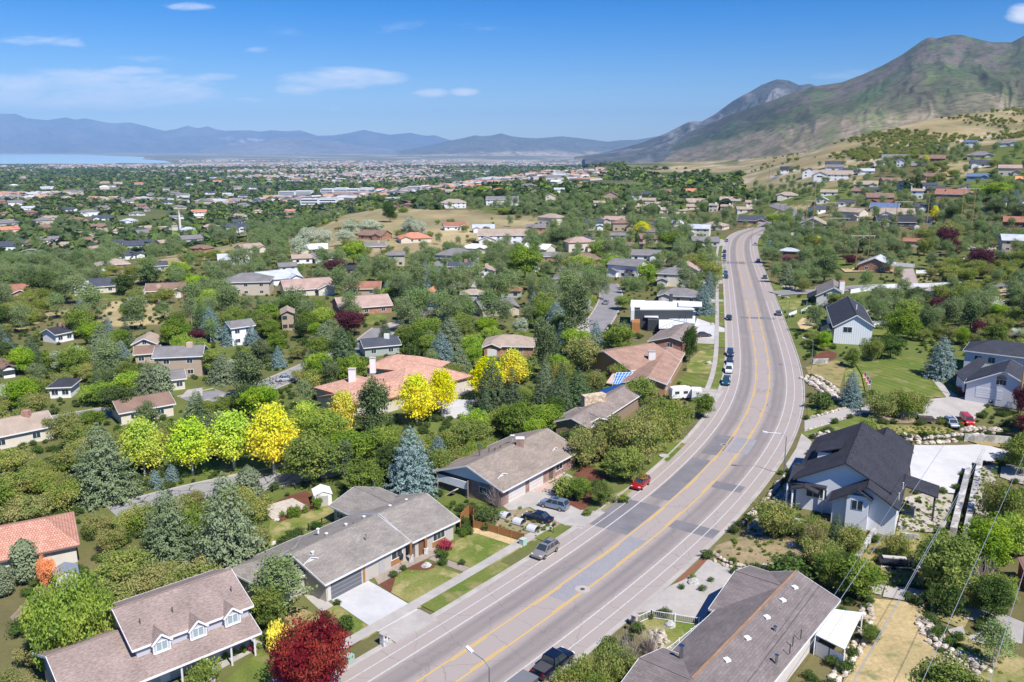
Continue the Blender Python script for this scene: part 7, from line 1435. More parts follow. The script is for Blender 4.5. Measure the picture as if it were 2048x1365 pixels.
def crown_conifer(rs, h, r, z0=.4, leaf=.2, layers=24, dense=1.0, power=.85, tipup=.12, lump=.18):
    V = []
    for i in range(layers):
        t = i/(layers-1); z = z0+(h-z0)*t**.93; rr = r*(1-t)**power+.12; nb = max(5, int((8+17*(1-t))*dense))
        for j in range(nb):
            a = 2*math.pi*j/nb+i*1.7+rs.uniform(-.2, .2); ln = rr*rs.uniform(1-lump*1.6, 1+lump*.6); k = max(5, int(ln*9*dense)); u = rs.uniform(.25, 1, k)**.7
            dz = -ln*.28*u+ln*tipup*u**3; w = .10*ln*(1.25-u)+.07
            P = np.c_[np.cos(a)*ln*u, np.sin(a)*ln*u, z+dz]+rs.normal(0, 1, (k, 3))*w[:, None]*np.array([1,1,.55]); V.append(quads(P, np.array([[np.cos(a)*.7, np.sin(a)*.7, .75]]), leaf*(1.15-.35*t), rs, asp=.42, jit=.55))
    return np.concatenate(V)
def crown_column(rs, h, r, leaf=.22, k=2600):
    t = rs.uniform(0, 1, k); z = .3+(h-.3)*t; rr = r*np.sin(np.clip(t*.9+.12, 0, 1)*math.pi)**.55*(1+.18*np.sin(z*2.1+rs.uniform(0, 6))); a = rs.uniform(0, 6.28, k); u = rs.uniform(.55, 1.05, k)*rr; P = np.c_[np.cos(a)*u, np.sin(a)*u, z]
    return quads(P, np.c_[np.cos(a), np.sin(a), np.full(k, .6)], leaf, rs, jit=.6)
def crown_bare(rs, h, r, n_=150):
    V = []
    for i in range(n_):
        a = rs.uniform(0, 6.28); el = rs.uniform(.5, 1.45); ln = h*rs.uniform(.5, 1); d = np.array([math.cos(a)*math.cos(el)*r/h*1.6, math.sin(a)*math.cos(el)*r/h*1.6, math.sin(el)]); p = np.zeros(3)+rs.normal(0, .1, 3)*[1,1,0]
        for s in range(5):
            q = p+d*ln/5+rs.normal(0, .07*h/3, 3); w = .022*(1.4-s*.2); V.append(np.array([p+[w,0,0], q+[w,0,0], q-[w,0,0], p-[w,0,0]])); V.append(np.array([p+[0,w,0], q+[0,w,0], q-[0,w,0], p-[0,w,0]])); p = q
    return np.concatenate(V)
def trunk_mesh(rs, h, r, rad=.16, nl=6, m=None, low=.45):
    mb = MB(); mb.tube([(0,0,-.4), (0,0,h*.3), (rs.uniform(-.1,.1),0,h*.55), (rs.uniform(-.2,.2),rs.uniform(-.2,.2),h*.85)], [rad*1.25, rad, rad*.65, rad*.2], 8)
    for i in range(nl): a = i*2.4+rs.uniform(-.4, .4); z = h*rs.uniform(low*.6, .62); e = h*rs.uniform(.2, .34); L_ = r*rs.uniform(.45, .8); mb.tube([(0,0,z), (math.cos(a)*L_*.5, math.sin(a)*L_*.5, z+e*.6), (math.cos(a)*L_, math.sin(a)*L_, z+e)], [rad*.5, rad*.3, rad*.1], 5)
    o = mb.build('trunk', m or BARK, uv=False); me = o.data; bpy.data.objects.remove(o); return me
SHAPES = {}
def shape(key, fn, tfn, h, r): 
    rs = np.random.RandomState(abs(hash(key)) % 9999 if False else sum(map(ord, key))*7 % 9999); SHAPES[key] = (fn(rs), tfn(rs), h, r)
shape('round0', lambda s: crown_round(s, 10, 4.3, 1.9, 92, 84, .20, lobes=.14), lambda s: trunk_mesh(s, 10, 4.3), 10, 4.3)
shape('round1', lambda s: crown_round(s, 10, 4.0, 1.5, 84, 84, .21, cr=.27, lobes=.2), lambda s: trunk_mesh(s, 10, 4.0), 10, 4.0)
shape('round2', lambda s: crown_round(s, 10, 5.0, 1.2, 105, 80, .20, cr=.2, lobes=.25, top=.8), lambda s: trunk_mesh(s, 10, 4.6), 10, 5.0)
shape('airy0', lambda s: crown_round(s, 10, 3.6, 1.8, 72, 46, .16, cr=.25, lobes=.3, top=.6), lambda s: trunk_mesh(s, 10, 3.6, .13, 9, BARKW), 10, 3.6)
shape('airy1', lambda s: crown_upright(s, 10, 3.2, 2.0, 44, .22), lambda s: trunk_mesh(s, 10, 3.4, .13, 9, BARKW), 10, 3.2)
shape('up0', lambda s: crown_upright(s, 10, 3.5, 1.6, 92, .25), lambda s: trunk_mesh(s, 10, 3.2, .17, 8, BARKW), 10, 3.5)
shape('up1', lambda s: crown_upright(s, 10, 3.7, 1.5, 88, .25), lambda s: trunk_mesh(s, 10, 3.4, .17, 8, BARKW), 10, 3.7)
shape('oak0', lambda s: crown_round(s, 5.2, 3.3, .9, 72, 78, .145, cr=.25, flat=.95, lobes=.3), lambda s: trunk_mesh(s, 5.2, 3.4, .12, 8), 5.2, 3.3)
shape('oak1', lambda s: crown_round(s, 5.2, 3.7, .7, 80, 70, .14, cr=.21, flat=.9, lobes=.4), lambda s: trunk_mesh(s, 5.2, 3.8, .12, 8), 5.2, 3.7)
shape('shrub0', lambda s: crown_round(s, 1.8, 1.3, .05, 30, 32, .13, cr=.32, lobes=.2), lambda s: trunk_mesh(s, 1.5, .8, .05, 4), 1.8, 1.3)
shape('shrub1', lambda s: crown_round(s, 1.8, 1.6, .05, 34, 26, .12, cr=.28, lobes=.35), lambda s: trunk_mesh(s, 1.5, .8, .05, 4), 1.8, 1.6)
shape('spruce0', lambda s: crown_conifer(s, 11, 3.9, power=.62, dense=1.15), lambda s: trunk_mesh(s, 10, 1, .17, 0), 11, 3.9)
shape('spruce1', lambda s: crown_conifer(s, 11, 3.2, power=.95, lump=.25, layers=22), lambda s: trunk_mesh(s, 10, 1, .17, 0), 11, 3.2)
shape('spruce2', lambda s: crown_conifer(s, 11, 4.9, power=.55, lump=.22, layers=26, leaf=.22, dense=1.05), lambda s: trunk_mesh(s, 10, 1, .2, 0), 11, 4.9)
shape('pine0', lambda s: crown_round(s, 11, 3.7, 1.6, 80, 76, .165, cr=.25, lobes=.3, top=.45), lambda s: trunk_mesh(s, 11, 3, .2, 8), 11, 3.7)
shape('column0', lambda s: crown_column(s, 9, 1.0), lambda s: trunk_mesh(s, 6, .5, .1, 0), 9, 1.0)
shape('bush_cypress', lambda s: crown_column(s, 6, 1.9, .2, 3200), lambda s: trunk_mesh(s, 4, .5, .1, 0), 6, 1.9)
shape('bare0', lambda s: crown_bare(s, 4, 2.2), lambda s: trunk_mesh(s, 2.4, 1.6, .08, 6), 4, 2.2)
shape('mound0', lambda s: crown_round(s, 6.0, 5.2, .2, 150, 92, .15, cr=.17, lobes=.10), lambda s: trunk_mesh(s, 5, 4, .2, 6), 6, 5.2)
MESHC = {}
def crown_mesh(shp, col):
    if (shp, col) not in MESHC: MESHC[(shp, col)] = mesh_from_quads('crown_%s' % col, SHAPES[shp][0], LM[col])
    return MESHC[(shp, col)]
SPEC = {  # kind: (shape choices, colour, object name, category, look, group)
 'G': (('round0','round1','round2'), 'green', 'broadleaf_tree', 'tree', 'green broadleaf tree', 'green broadleaf trees'), 'D': (('round0','round1'), 'dark', 'broadleaf_tree', 'tree', 'dark green leafy tree', 'dark leafy trees'), 'L': (('round0','round2'), 'bright', 'broadleaf_tree', 'tree', 'fresh bright green tree', 'fresh green trees'),
 'M': (('up0','up1'), 'lime', 'maple_tree', 'tree', 'lime green maple', 'lime green maples in a row'), 'Y': (('up0','up1'), 'yellow', 'locust_tree', 'tree', 'golden yellow locust tree', 'yellow locust trees'), 'O': (('oak0','oak1'), 'oak', 'scrub_oak', 'tree', 'green scrub oak', 'scrub oaks'), 'V': (('oak0','oak1'), 'olive', 'scrub_oak', 'tree', 'olive brown scrub oak', 'olive scrub oaks'),
 'S': (('spruce1','spruce0'), 'spruce', 'spruce_tree', 'tree', 'dark green spruce', 'dark spruces'), 'B': (('spruce2','spruce0'), 'blue', 'blue_spruce', 'tree', 'silvery blue spruce', 'blue spruces'), 'T': (('spruce2',), 'bluegreen', 'spruce_tree', 'tree', 'broad grey green spruce', 'broad spruces'), 'J': (('pine0',), 'pine', 'pine_tree', 'tree', 'rounded bristly pine', 'pines'),
 'C': (('column0',), 'dark', 'cypress_tree', 'tree', 'slim columnar tree', 'columnar trees'), 'P': (('round0','oak0'), 'plum', 'plum_tree', 'tree', 'dark purple leafed tree', 'purple leafed trees'), 'R': (('mound0',), 'red', 'red_maple', 'tree', 'dark red mounded maple', None), 'W': (('airy0','airy1'), 'birch', 'birch_tree', 'tree', 'airy pale birch', 'pale birches'), 'A': (('oak1','round1'), 'silver', 'silver_olive_tree', 'tree', 'silvery grey tree', 'silvery olive trees'),
 'h': (('shrub0','shrub1'), 'green', 'garden_shrub', 'shrub', 'rounded green shrub', 'green shrubs'), 'd': (('shrub0','shrub1'), 'dark', 'garden_shrub', 'shrub', 'dark green shrub', 'dark shrubs'), 'y': (('shrub0',), 'gold', 'garden_shrub', 'shrub', 'golden yellow shrub', None), 'r': (('shrub0',), 'scarlet', 'garden_shrub', 'shrub', 'scarlet red shrub', None), 'o': (('oak0',), 'orange', 'orange_shrub', 'shrub', 'orange leafed shrub', None),
 'b': (('bare0',), 'bare', 'bare_shrub', 'shrub', 'leafless grey brown bush', 'leafless bushes'), 'w': (('oak1',), 'white', 'blossoming_tree', 'tree', 'white blossoming tree', 'blossoming trees'), 'j': (('bush_cypress',), 'bluegreen', 'juniper_tree', 'tree', 'dense grey green juniper', 'junipers'), 'm': (('mound0',), 'bright', 'mounded_tree', 'tree', 'huge fresh green mounded tree', None), 'e': (('shrub0','shrub1'), 'oak', 'garden_shrub', 'shrub', 'yellow green shrub', 'yellow green shrubs'), 's': (('shrub1',), 'sage', 'garden_shrub', 'shrub', 'grey sage shrub', 'sage shrubs')}
TREES = []
def plant(k, x, y, h, wr=1.0, name_hint=None):
    """x, y world; h height in metres"""
    sh, colr_, nm, cat, look, grp = SPEC[k]; s = sh[int(abs(x*31+y*17)) % len(sh)]; _, tm, H0, R0 = SHAPES[s]; sc = h/H0; z = terrain(x, y)
    r = thing(nm, look, cat, (x, y, z-.05), grp); r.scale = (sc*wr, sc*wr, sc); r.rotation_euler = (0, 0, (x*12.9+y*7.3) % 6.28)
    me = crown_mesh(s, colr_); c = bpy.data.objects.new('crown', me); COL.objects.link(c); c.parent = r
    t = bpy.data.objects.new('trunk', tm); COL.objects.link(t); t.parent = r
    px, py = proj(x, y, z); pt = proj(x, y, z+h)[1]; TREES.append([r, k, float(px), float(py), float(py-pt), h, name_hint]); return R0*sc*wr
OCC = []   # occupied circles
def tp(k, px, pb, pt, wpx=None, hint=None):
    """tree at picture base (px,pb) whose top shows at pt"""
    c = G(px, pb); h = max(.6, up_h(c, pt)); wr = 1.0
    if wpx:
        sh = SPEC[k][0]; s = sh[int(abs(c[0]*31+c[1]*17)) % len(sh)]; H0, R0 = SHAPES[s][2:]; dep = c[1]*CP-(c[2]-CAMH)*SP; wr = (wpx/F*dep/2)/(R0*h/H0)
        wr = min(max(wr, .45), 2.2)
    r = plant(k, c[0], c[1], h, wr, hint); OCC.append((c[0], c[1], r))
# each remarkable tree of the photograph: kind, base x, base y, top y, width (picture units)
for q in [('T',210,996,846,142),('M',290,952,824,92),('M',386,950,824,94),('M',469,940,810,102),('Y',549,950,792,98),('G',625,968,868,110),('G',700,940,858,100),('G',762,930,850,80),('D',790,965,885,80),
 ('Y',690,885,771,72),('M',614,892,793,66),('Y',834,850,738,80),('Y',884,832,729,68),('Y',974,800,706,74),('Y',1024,782,690,66),('T',342,1128,975,125),('T',462,1150,944,158),('B',824,990,853,112),('j',500,1010,930,50),('B',345,960,925,34),('B',312,975,938,34),
 ('J',750,892,748,80),('m',150,1335,1152,170),('j',54,1165,1077,56),('j',8,1192,1130,40),('o',95,1172,1112,34),('o',131,1128,1108,30),('R',626,1385,1241,158),('r',566,1352,1318,38),('y',556,1298,1243,44),('d',573,1300,1266,26),('d',692,1262,1232,34),('d',652,1245,1226,20),
 ('W',562,1238,1096,120),('G',540,1262,1170,70),('r',892,1102,1080,30),('e',1127,992,953,48),('G',1160,1000,957,48),('G',1204,1012,962,42),('G',1250,962,893,92),('D',1140,905,860,50),('V',1172,935,850,80),('V',1232,925,828,90),('V',1285,935,835,88),('O',1318,880,790,74),('O',1352,880,792,70),('V',1305,905,812,90),('G',1280,810,756,66),
 ('D',1200,915,840,50),('G',1406,836,786,46),('D',1378,726,652,32),('B',1405,628,568,54),('B',1417,596,540,26),('J',1088,765,632,62),('J',1150,690,560,76),('T',1090,812,715,50),('d',820,727,688,42),('P',699,672,619,64),('S',808,618,553,34),('S',834,616,560,32),('B',852,577,519,30),('B',877,580,532,24),('P',670,556,517,44),('P',900,575,548,26),('P',982,575,548,28),
 ('L',708,532,481,50),('Y',764,530,510,34),('Y',562,562,537,36),('L',357,562,523,64),('D',299,568,535,54),('D',85,602,538,54),('D',122,602,545,48),('D',250,590,548,46),('B',387,608,571,18),('G',405,610,575,34),('S',244,590,538,24),('j',322,800,725,0),('T',300,805,722,78),('D',235,835,768,70),('L',205,808,765,80),('L',270,800,740,70),
 ('B',1880,757,671,70),('B',1701,812,741,54),('d',1641,818,787,48),('O',1755,838,785,60),('O',1800,838,778,70),('O',1830,836,785,54),('G',1705,735,694,34),('O',1742,722,672,50),('D',1780,718,668,54),('L',1648,702,660,32),('G',1634,698,668,30),('G',1672,618,584,40),('G',1700,616,587,38),('P',2040,830,770,30),('r',1924,790,772,20),
 ('w',1975,632,592,62),('w',2040,678,655,34),('J',1648,566,510,58),('S',1600,545,500,34),('T',1575,570,525,40),('V',1606,585,556,30),('P',1585,545,512,40),('V',1545,1075,1000,90),('S',1668,1105,1025,48),('V',1700,1112,1050,60),('V',1625,1105,1045,50),('G',1655,1175,1098,70),('G',1715,1200,1115,90),('d',1580,1165,1118,90),('D',1690,1150,1105,60),('O',1792,1120,1065,60),('O',1880,1150,1078,90),('b',1965,1180,1112,70),
 ('d',1890,1232,1166,76),('O',2000,1200,1150,80),('O',1960,1215,1180,60),('W',1985,1330,1232,80),('O',2020,1060,968,80),('V',1985,1050,960,70),('G',2040,950,868,70),('G',1740,1290,1250,0),('O',1120,1440,1350,80),('O',1160,1425,1315,90),('O',1220,1395,1280,90),('b',1255,1340,1258,70),('b',1300,1310,1248,60),('G',1190,1440,1350,90),('O',1270,1400,1330,70),('D',1320,1342,1308,40),
 ('V',1560,1050,1012,60),('e',1650,1120,1090,40),('e',1760,1060,1040,26),('h',1735,870,835,34),('h',1696,878,862,20),('h',1882,850,838,16),('d',975,1045,1015,60),('b',995,1015,960,50),('h',582,1036,1014,18),('h',594,1034,1012,20),('h',612,1026,1010,14),('h',635,1020,993,22),('h',565,1034,1022,14),('h',928,1075,1058,16),('h',415,1365,1318,60),('e',395,1385,1335,44),('h',452,1318,1305,14),('h',470,1312,1298,14),('h',487,1306,1292,14),('r',503,1304,1290,12),('h',518,1298,1286,12),
 ('e',1385,1160,1148,16),('d',1363,1178,1168,16),('d',1405,1182,1170,18),('d',1422,1164,1154,14),('h',1248,1005,990,24),('s',1225,1004,988,26),('h',1175,1032,1018,20),('d',875,1108,1098,14),('L',760,815,790,0),('G',1050,812,775,52),('G',1010,865,815,70),('G',1080,870,808,90),('G',945,900,838,80),('O',905,905,858,80),('D',1110,845,790,40),('G',880,965,895,60),('O',950,930,880,50),
 ('V',1120,780,720,60),('V',1165,745,672,70),('O',1190,780,740,50),('O',1240,760,725,44),('d',1215,690,660,30),('B',1122,690,640,24),('L',1246,620,590,38),('V',1262,580,552,44),('L',1292,572,525,46),('P',1262,555,534,34),('O',1395,545,505,60),('V',1420,560,520,50),('D',1385,520,478,40),('G',1345,500,462,56),('C',1273,512,462,9),('Y',1283,470,440,34),('L',1200,520,478,54),('L',1160,545,510,70),('L',1225,548,510,60),('J',1120,500,455,50),('C',1249,410,382,9),('C',1140,420,390,12),
 ('G',1050,560,490,70),('G',1085,640,585,50),('W',1185,605,540,40),('W',1208,600,545,34),('P',1330,395,380,16),('C',1833,380,350,14),('C',1823,382,355,12),('C',1812,384,358,12),('P',1700,532,508,26),('P',1960,540,495,50),('P',1905,512,478,30),('P',1890,500,452,44),('O',1850,490,455,52),('O',1848,512,472,36),('D',1805,515,486,34),('Y',1850,330,308,16),('Y',1380,372,358,14),('Y',1447,375,362,10),
 ('L',1998,400,362,60),('L',1965,400,368,50),('B',2030,415,378,30),('J',1990,440,395,50),('J',2035,450,405,44),('S',1862,425,378,30),('S',1880,440,395,30),('Y',1868,442,408,18),('D',1905,450,410,34),('O',1895,478,442,56),('J',1725,505,470,50),('L',1565,455,425,40),('L',1545,452,425,30),('B',1540,505,480,34),('P',1548,520,500,30),('Y',1635,495,470,20),('G',1620,500,468,34),('P',1676,508,492,24),
 ('A',620,500,455,44),('A',650,495,458,40),('A',690,492,460,40),('A',820,478,435,34),('A',840,480,440,30),('A',1000,420,402,24),('A',700,470,440,30),('A',738,470,440,60),('A',600,515,470,40),('A',640,480,458,36),('D',780,445,402,30),('D',1000,405,375,30),('D',968,408,385,30),('S',870,412,382,30),('G',760,408,390,30),('L',965,390,372,40),('h',806,425,416,24),('h',746,418,412,14),('O',720,425,412,26),('O',1008,430,415,28),
 ('G',415,845,800,40),('J',300,880,800,0),('T',395,840,780,60),('J',500,800,700,80),('G',640,720,672,60),('B',505,690,650,0),('S',20,700,660,30),('B',220,690,632,34),('S',255,690,632,38),('B',245,715,680,34),('P',395,690,658,40),('B',460,690,640,40),('W',330,640,600,40),('G',265,640,605,50),('B',545,640,600,26),('S',520,650,595,22),('B',580,645,610,26),('S',600,650,600,22)]:
    k, px, pb, pt, w = q; tp(k, px, pb, pt, w or None, 1)
MAIN_N = len(TREES)
# ---- filling the gardens and slopes between them
NOGO = [[(600,1130),(1000,1000),(1160,1050),(700,1400),(560,1380)], [(1570,860),(1700,870),(1830,880),(2048,880),(2048,1000),(1900,1070),(1800,1100),(1600,1040)], [(1620,690),(1930,690),(2048,760),(2048,880),(1600,880)],
        [(1200,1160),(1500,1120),(1700,1180),(1800,1400),(1100,1500)],[(1720,1160),(1870,1170),(1870,1330),(2000,1400),(1650,1400)], [(520,985),(700,960),(700,1100),(545,1110)], [(960,1000),(1240,940),(1240,1060),(1000,1080)], [(1360,620),(1450,620),(1450,800),(1340,800)],[(250,905),(640,905),(640,1010),(330,1000)],[(1690,1040),(1960,1060),(1960,1180),(1700,1180)],
        [(1235,630),(1300,630),(1300,700),(1235,700)], [(640,455),(700,430),(800,420),(1000,425),(960,470),(740,480),(640,500)], [(210,552),(300,528),(490,484),(505,500),(340,545)],
        [(1540,590),(1760,585),(1920,578),(1930,592),(1800,600),(1600,660),(1560,640)], [(0,1170),(130,1160),(110,1240),(0,1280)],[(1250,815),(1400,815),(1450,800),(1440,840),(1300,960),(1230,1000)],[(1675,1080),(1700,1060),(1725,1085),(1700,1110)]]
MIXES = {'thicket': 'OOOOVVVOVGbdO', 'wood': 'GGGDLLWWSJOGTBOLA', 'mid': 'GLGDOLLGOSOJWGPGOVL', 'right': 'OOOGGVGDLOOJOP', 'right_far': 'GDGLOOVJSGDLO'}
CLP = [np.array(c) for c in CLEAR]; CLB = [(c[:,0].min()-2, c[:,0].max()+2, c[:,1].min()-2, c[:,1].max()+2) for c in CLP]
for b_ in ((250,502,400,550,470),(400,490,500,530,500),(590,460,760,505,640),(700,425,1000,475,680),(20,602,130,655,350),(200,602,340,650,355),(1711,715,1890,797,235),(1790,540,2040,575,380),(1680,515,1790,545,380),(1570,595,1620,640,300)): HB.append(b_)
HBn = np.array([b for b in HB if b[2]-b[0] < 1e4]); blocked = defaultdict(float)
def free(x, y, r, px, py, h, Y):
    if any((x-a)**2+(y-b)**2 < (.62*(r+c))**2 for a, b, c in OCC): return False
    o, i = road_dist(x, y)
    if abs(o) < 10.2+r*.8 and Y < 640: return False
    if -13.4-r*.3 < o < 0 and Y < 560: return False
    for C, hw in STREETS:
        if np.sqrt(((C-[x, y])**2).sum(1)).min() < hw+.6+r*.45: return False
    for c, b in zip(CLP, CLB):
        if b[0] < x < b[1] and b[2] < y < b[3] and inpoly(np.array([x]), np.array([y]), c)[0]: return False
    for z in NOGO:
        if inpoly(np.array([px]), np.array([py]), z)[0]: return False
    s = F/Y; x0, x1, y0, y1 = px-r*s*.9, px+r*s*.9, py-h*s*.95, py
    for k, (a, b, c, d, e) in enumerate(HB):
        if e > Y+1 and x0 < c and x1 > a and y0 < d and y1 > b:
            ov = max(0, min(x1, c)-max(x0, a))*max(0, min(y1, d)-max(y0, b)); fr = ov/max(1, (c-a)*(d-b))
            lim = .08 if Y < 330 else .14
            if fr+blocked[k] > (lim if c-a > 30 else .3): return False
    for k, (a, b, c, d, e) in enumerate(HB):
        if e > Y+1 and x0 < c and x1 > a and y0 < d and y1 > b: blocked[k] += max(0, min(x1, c)-max(x0, a))*max(0, min(y1, d)-max(y0, b))/max(1, (c-a)*(d-b))
    return True
rr = random.Random(11); FAR = []; cnt = defaultdict(int)
def zone_of(px, py, Y):
    if px < 1450 and (px < 560 and py > 850 + (px/560)*60 or (py > 1150 and px < 560)): return 'thicket'
    if px > 1500: return 'right' if Y < 330 else 'right_far'
    return 'wood' if Y < 330 else 'mid'
Yc = 72.0
while Yc < 900:
    step = 4.6 if Yc < 180 else (5.6 if Yc < 330 else 7.0 if Yc < 560 else 9.5); nx = int(1.32*Yc/step)
    for i in range(nx+1):
        x = -.66*Yc+i*step+rr.uniform(-.5, .5)*step; y = Yc+rr.uniform(-.5, .5)*step
        z = terrain(x, y); px, py = proj(x, y, z)
        if not (-60 < px < 2110 and 290 < py < 1480): continue
        zn = zone_of(px, py, y); mixs = MIXES[zn]; k = rr.choice(mixs)
        # clumping: the same kind gathers together
        q = mnoise.noise(Vector((x*.02, y*.02, 3.1))); 
        if q > .25: k = mixs[0]
        elif q < -.3: k = mixs[len(mixs)//2]
        big = rr.random()
        h = {'O': 4.2, 'V': 4.0, 'A': 6, 'G': 7.5, 'D': 8, 'L': 7.5, 'W': 8.5, 'S': 9.5, 'B': 8, 'T': 9, 'J': 9, 'P': 6, 'b': 2.6, 'd': 1.8, 'h': 1.6}.get(k, 7)*rr.uniform(.7, 1.3)
        if zn in ('wood', 'mid') and big < .22: k, h = rr.choice((('h', 1.8), ('d', 1.9), ('O', 3.4))); h *= rr.uniform(.8, 1.3)
        if zn.startswith('right') and big < .25: k, h = rr.choice((('h', 1.6), ('e', 1.6), ('s', 1.3)))
        if y > 330 and rr.random() < .22: continue
        if zn == 'right_far' and (py < 300 or (py < 335 and px < 1740) or (py < 345 and rr.random() < .5)): continue
        if any(inpoly(np.array([float(px)]), np.array([float(py)-.65*h*F/y]), z_)[0] for z_ in DRYZ[:6]) and rr.random() < .85: continue
        dryhere = any(inpoly(np.array([float(px)]), np.array([float(py)]), z_)[0] for z_ in DRYZ)
        if dryhere:
            if rr.random() < .8: continue
            k, h = rr.choice((('s', 1.3), ('e', 1.5), ('O', 3), ('A', 4)))
        R0 = SHAPES[SPEC[k][0][0]]; r = R0[3]*h/R0[2]
        if px > 1280 and px < 1330 and 880 < py < 1010: continue
        if not free(x, y, r, float(px), float(py), h, y): continue
        OCC.append((x, y, r*(.8 if zn != 'thicket' else .62)))
        if y < 250 or (y < 330 and cnt[k] < 60 and h > 5):
            cnt[k] += 1; plant(k, x, y, h, rr.uniform(.85, 1.2))
        else: FAR.append((k, x, y, z, h))
    Yc += step
print('planted', len(TREES), 'far', len(FAR), dict(cnt))
# the farther trees: a wooded mass made of the same trees
def gn_scatter(name, items, label=None):
    items = [it for it in items]; combos = sorted({(SPEC[k][0][int(abs(x*31+y*17)) % len(SPEC[k][0])], SPEC[k][1]) for k, x, y, z, h in items}); coll = bpy.data.collections.new(name+'_kinds'); idxm = {}
    for i, (s, c) in enumerate(combos): o = bpy.data.objects.new('%02d_crown' % i, crown_mesh(s, c)); coll.objects.link(o); idxm[(s, c)] = i
    me = bpy.data.meshes.new(name); me.vertices.add(len(items)); me.vertices.foreach_set('co', np.array([(x, y, z) for k, x, y, z, h in items], np.float32).ravel())
    ai = me.attributes.new('vi', 'INT', 'POINT'); sc = me.attributes.new('sc', 'FLOAT', 'POINT'); ro = me.attributes.new('ro', 'FLOAT', 'POINT'); I, S, Q = [], [], []
    for k, x, y, z, h in items: s = SPEC[k][0][int(abs(x*31+y*17)) % len(SPEC[k][0])]; I.append(idxm[(s, SPEC[k][1])]); S.append(h/SHAPES[s][2]); Q.append((x*3.1+y) % 6.28)
    ai.data.foreach_set('value', I); sc.data.foreach_set('value', S); ro.data.foreach_set('value', Q); me.update(); ob = link(name, me); ob['kind'] = 'stuff'
    ng = bpy.data.node_groups.new(name, 'GeometryNodeTree'); ng.interface.new_socket('Geometry', in_out='INPUT', socket_type='NodeSocketGeometry'); ng.interface.new_socket('Geometry', in_out='OUTPUT', socket_type='NodeSocketGeometry')
    N = ng.nodes; gi = N.new('NodeGroupInput'); go = N.new('NodeGroupOutput'); ip = N.new('GeometryNodeInstanceOnPoints'); ci = N.new('GeometryNodeCollectionInfo'); ci.inputs[0].default_value = coll; ci.inputs['Separate Children'].default_value = True; ci.inputs['Reset Children'].default_value = True
    def attr(nm, ty): a = N.new('GeometryNodeInputNamedAttribute'); a.data_type = ty; a.inputs['Name'].default_value = nm; return a.outputs['Attribute']
    cx = N.new('ShaderNodeCombineXYZ'); ng.links.new(attr('ro', 'FLOAT'), cx.inputs[2]); e2r = N.new('FunctionNodeEulerToRotation'); ng.links.new(cx.outputs[0], e2r.inputs[0])
    ng.links.new(gi.outputs[0], ip.inputs['Points']); ng.links.new(ci.outputs[0], ip.inputs['Instance']); ip.inputs['Pick Instance'].default_value = True; ng.links.new(attr('vi', 'INT'), ip.inputs['Instance Index']); ng.links.new(e2r.outputs[0], ip.inputs['Rotation']); ng.links.new(attr('sc', 'FLOAT'), ip.inputs['Scale']); ng.links.new(ip.outputs[0], go.inputs[0])
    md = ob.modifiers.new('trees', 'NODES'); md.node_group = ng; return ob
if FAR: gn_scatter('distant_trees', FAR)
# low bushes and weeds under the trees
und = []; ru = random.Random(5)
for _ in range(9000):
    Y = 75*(430/75)**ru.random(); x = ru.uniform(-.64, .64)*Y; 
    if abs(x) > 700: continue
    z = terrain(x, Y); px, py = proj(x, Y, z); o, i = road_dist(x, Y)
    if abs(o) < 10.4 or (-13.6 < o < 0): continue
    if any(np.sqrt(((C-[x, Y])**2).sum(1)).min() < hw+.8 for C, hw in STREETS): continue
    if any(b[0] < x < b[1] and b[2] < Y < b[3] and inpoly(np.array([x]), np.array([Y]), c)[0] for c, b in zip(CLP, CLB)): continue
    und.append((ru.choice('hdeesh' if px < 1450 else 'heses'), x, Y, z, ru.uniform(.5, 1.25)))
gn_scatter('undergrowth', und)
wy = []
for _ in range(900):
    pl = ru.choice([[(1810,997),(1864,985),(1908,992),(1895,1068),(1793,1062)],[(1956,935),(1997,930),(1972,1068),(1938,1076)],[(1432,1092),(1500,1068),(1560,1076),(1655,1103),(1620,1128),(1520,1142),(1420,1112)],[(1715,1127),(1740,1093),(1800,1100),(1960,1130),(1935,1172),(1800,1172),(1735,1162)],[(1490,1062),(1530,1020),(1572,962),(1600,962),(1610,990),(1560,1030),(1520,1075)],[(1751,849),(1898,857),(1911,867),(1811,874),(1757,866)],[(1955,1210),(1860,1210),(1860,1235),(1930,1262),(2048,1320),(2048,1400),(1990,1400),(1900,1310)],[(987,1036),(1047,1012),(1123,1047),(1069,1084),(954,1052)]])
    px, py = ru.uniform(min(p[0] for p in pl), max(p[0] for p in pl)), ru.uniform(min(p[1] for p in pl), max(p[1] for p in pl))
    if not inpoly(np.array([px]), np.array([py]), pl)[0]: continue
    c = PZ(px, py, 0); wy.append((ru.choice('hess'), c[0], c[1], 0.0, ru.uniform(.15, .5)))
gn_scatter('weeds', wy)
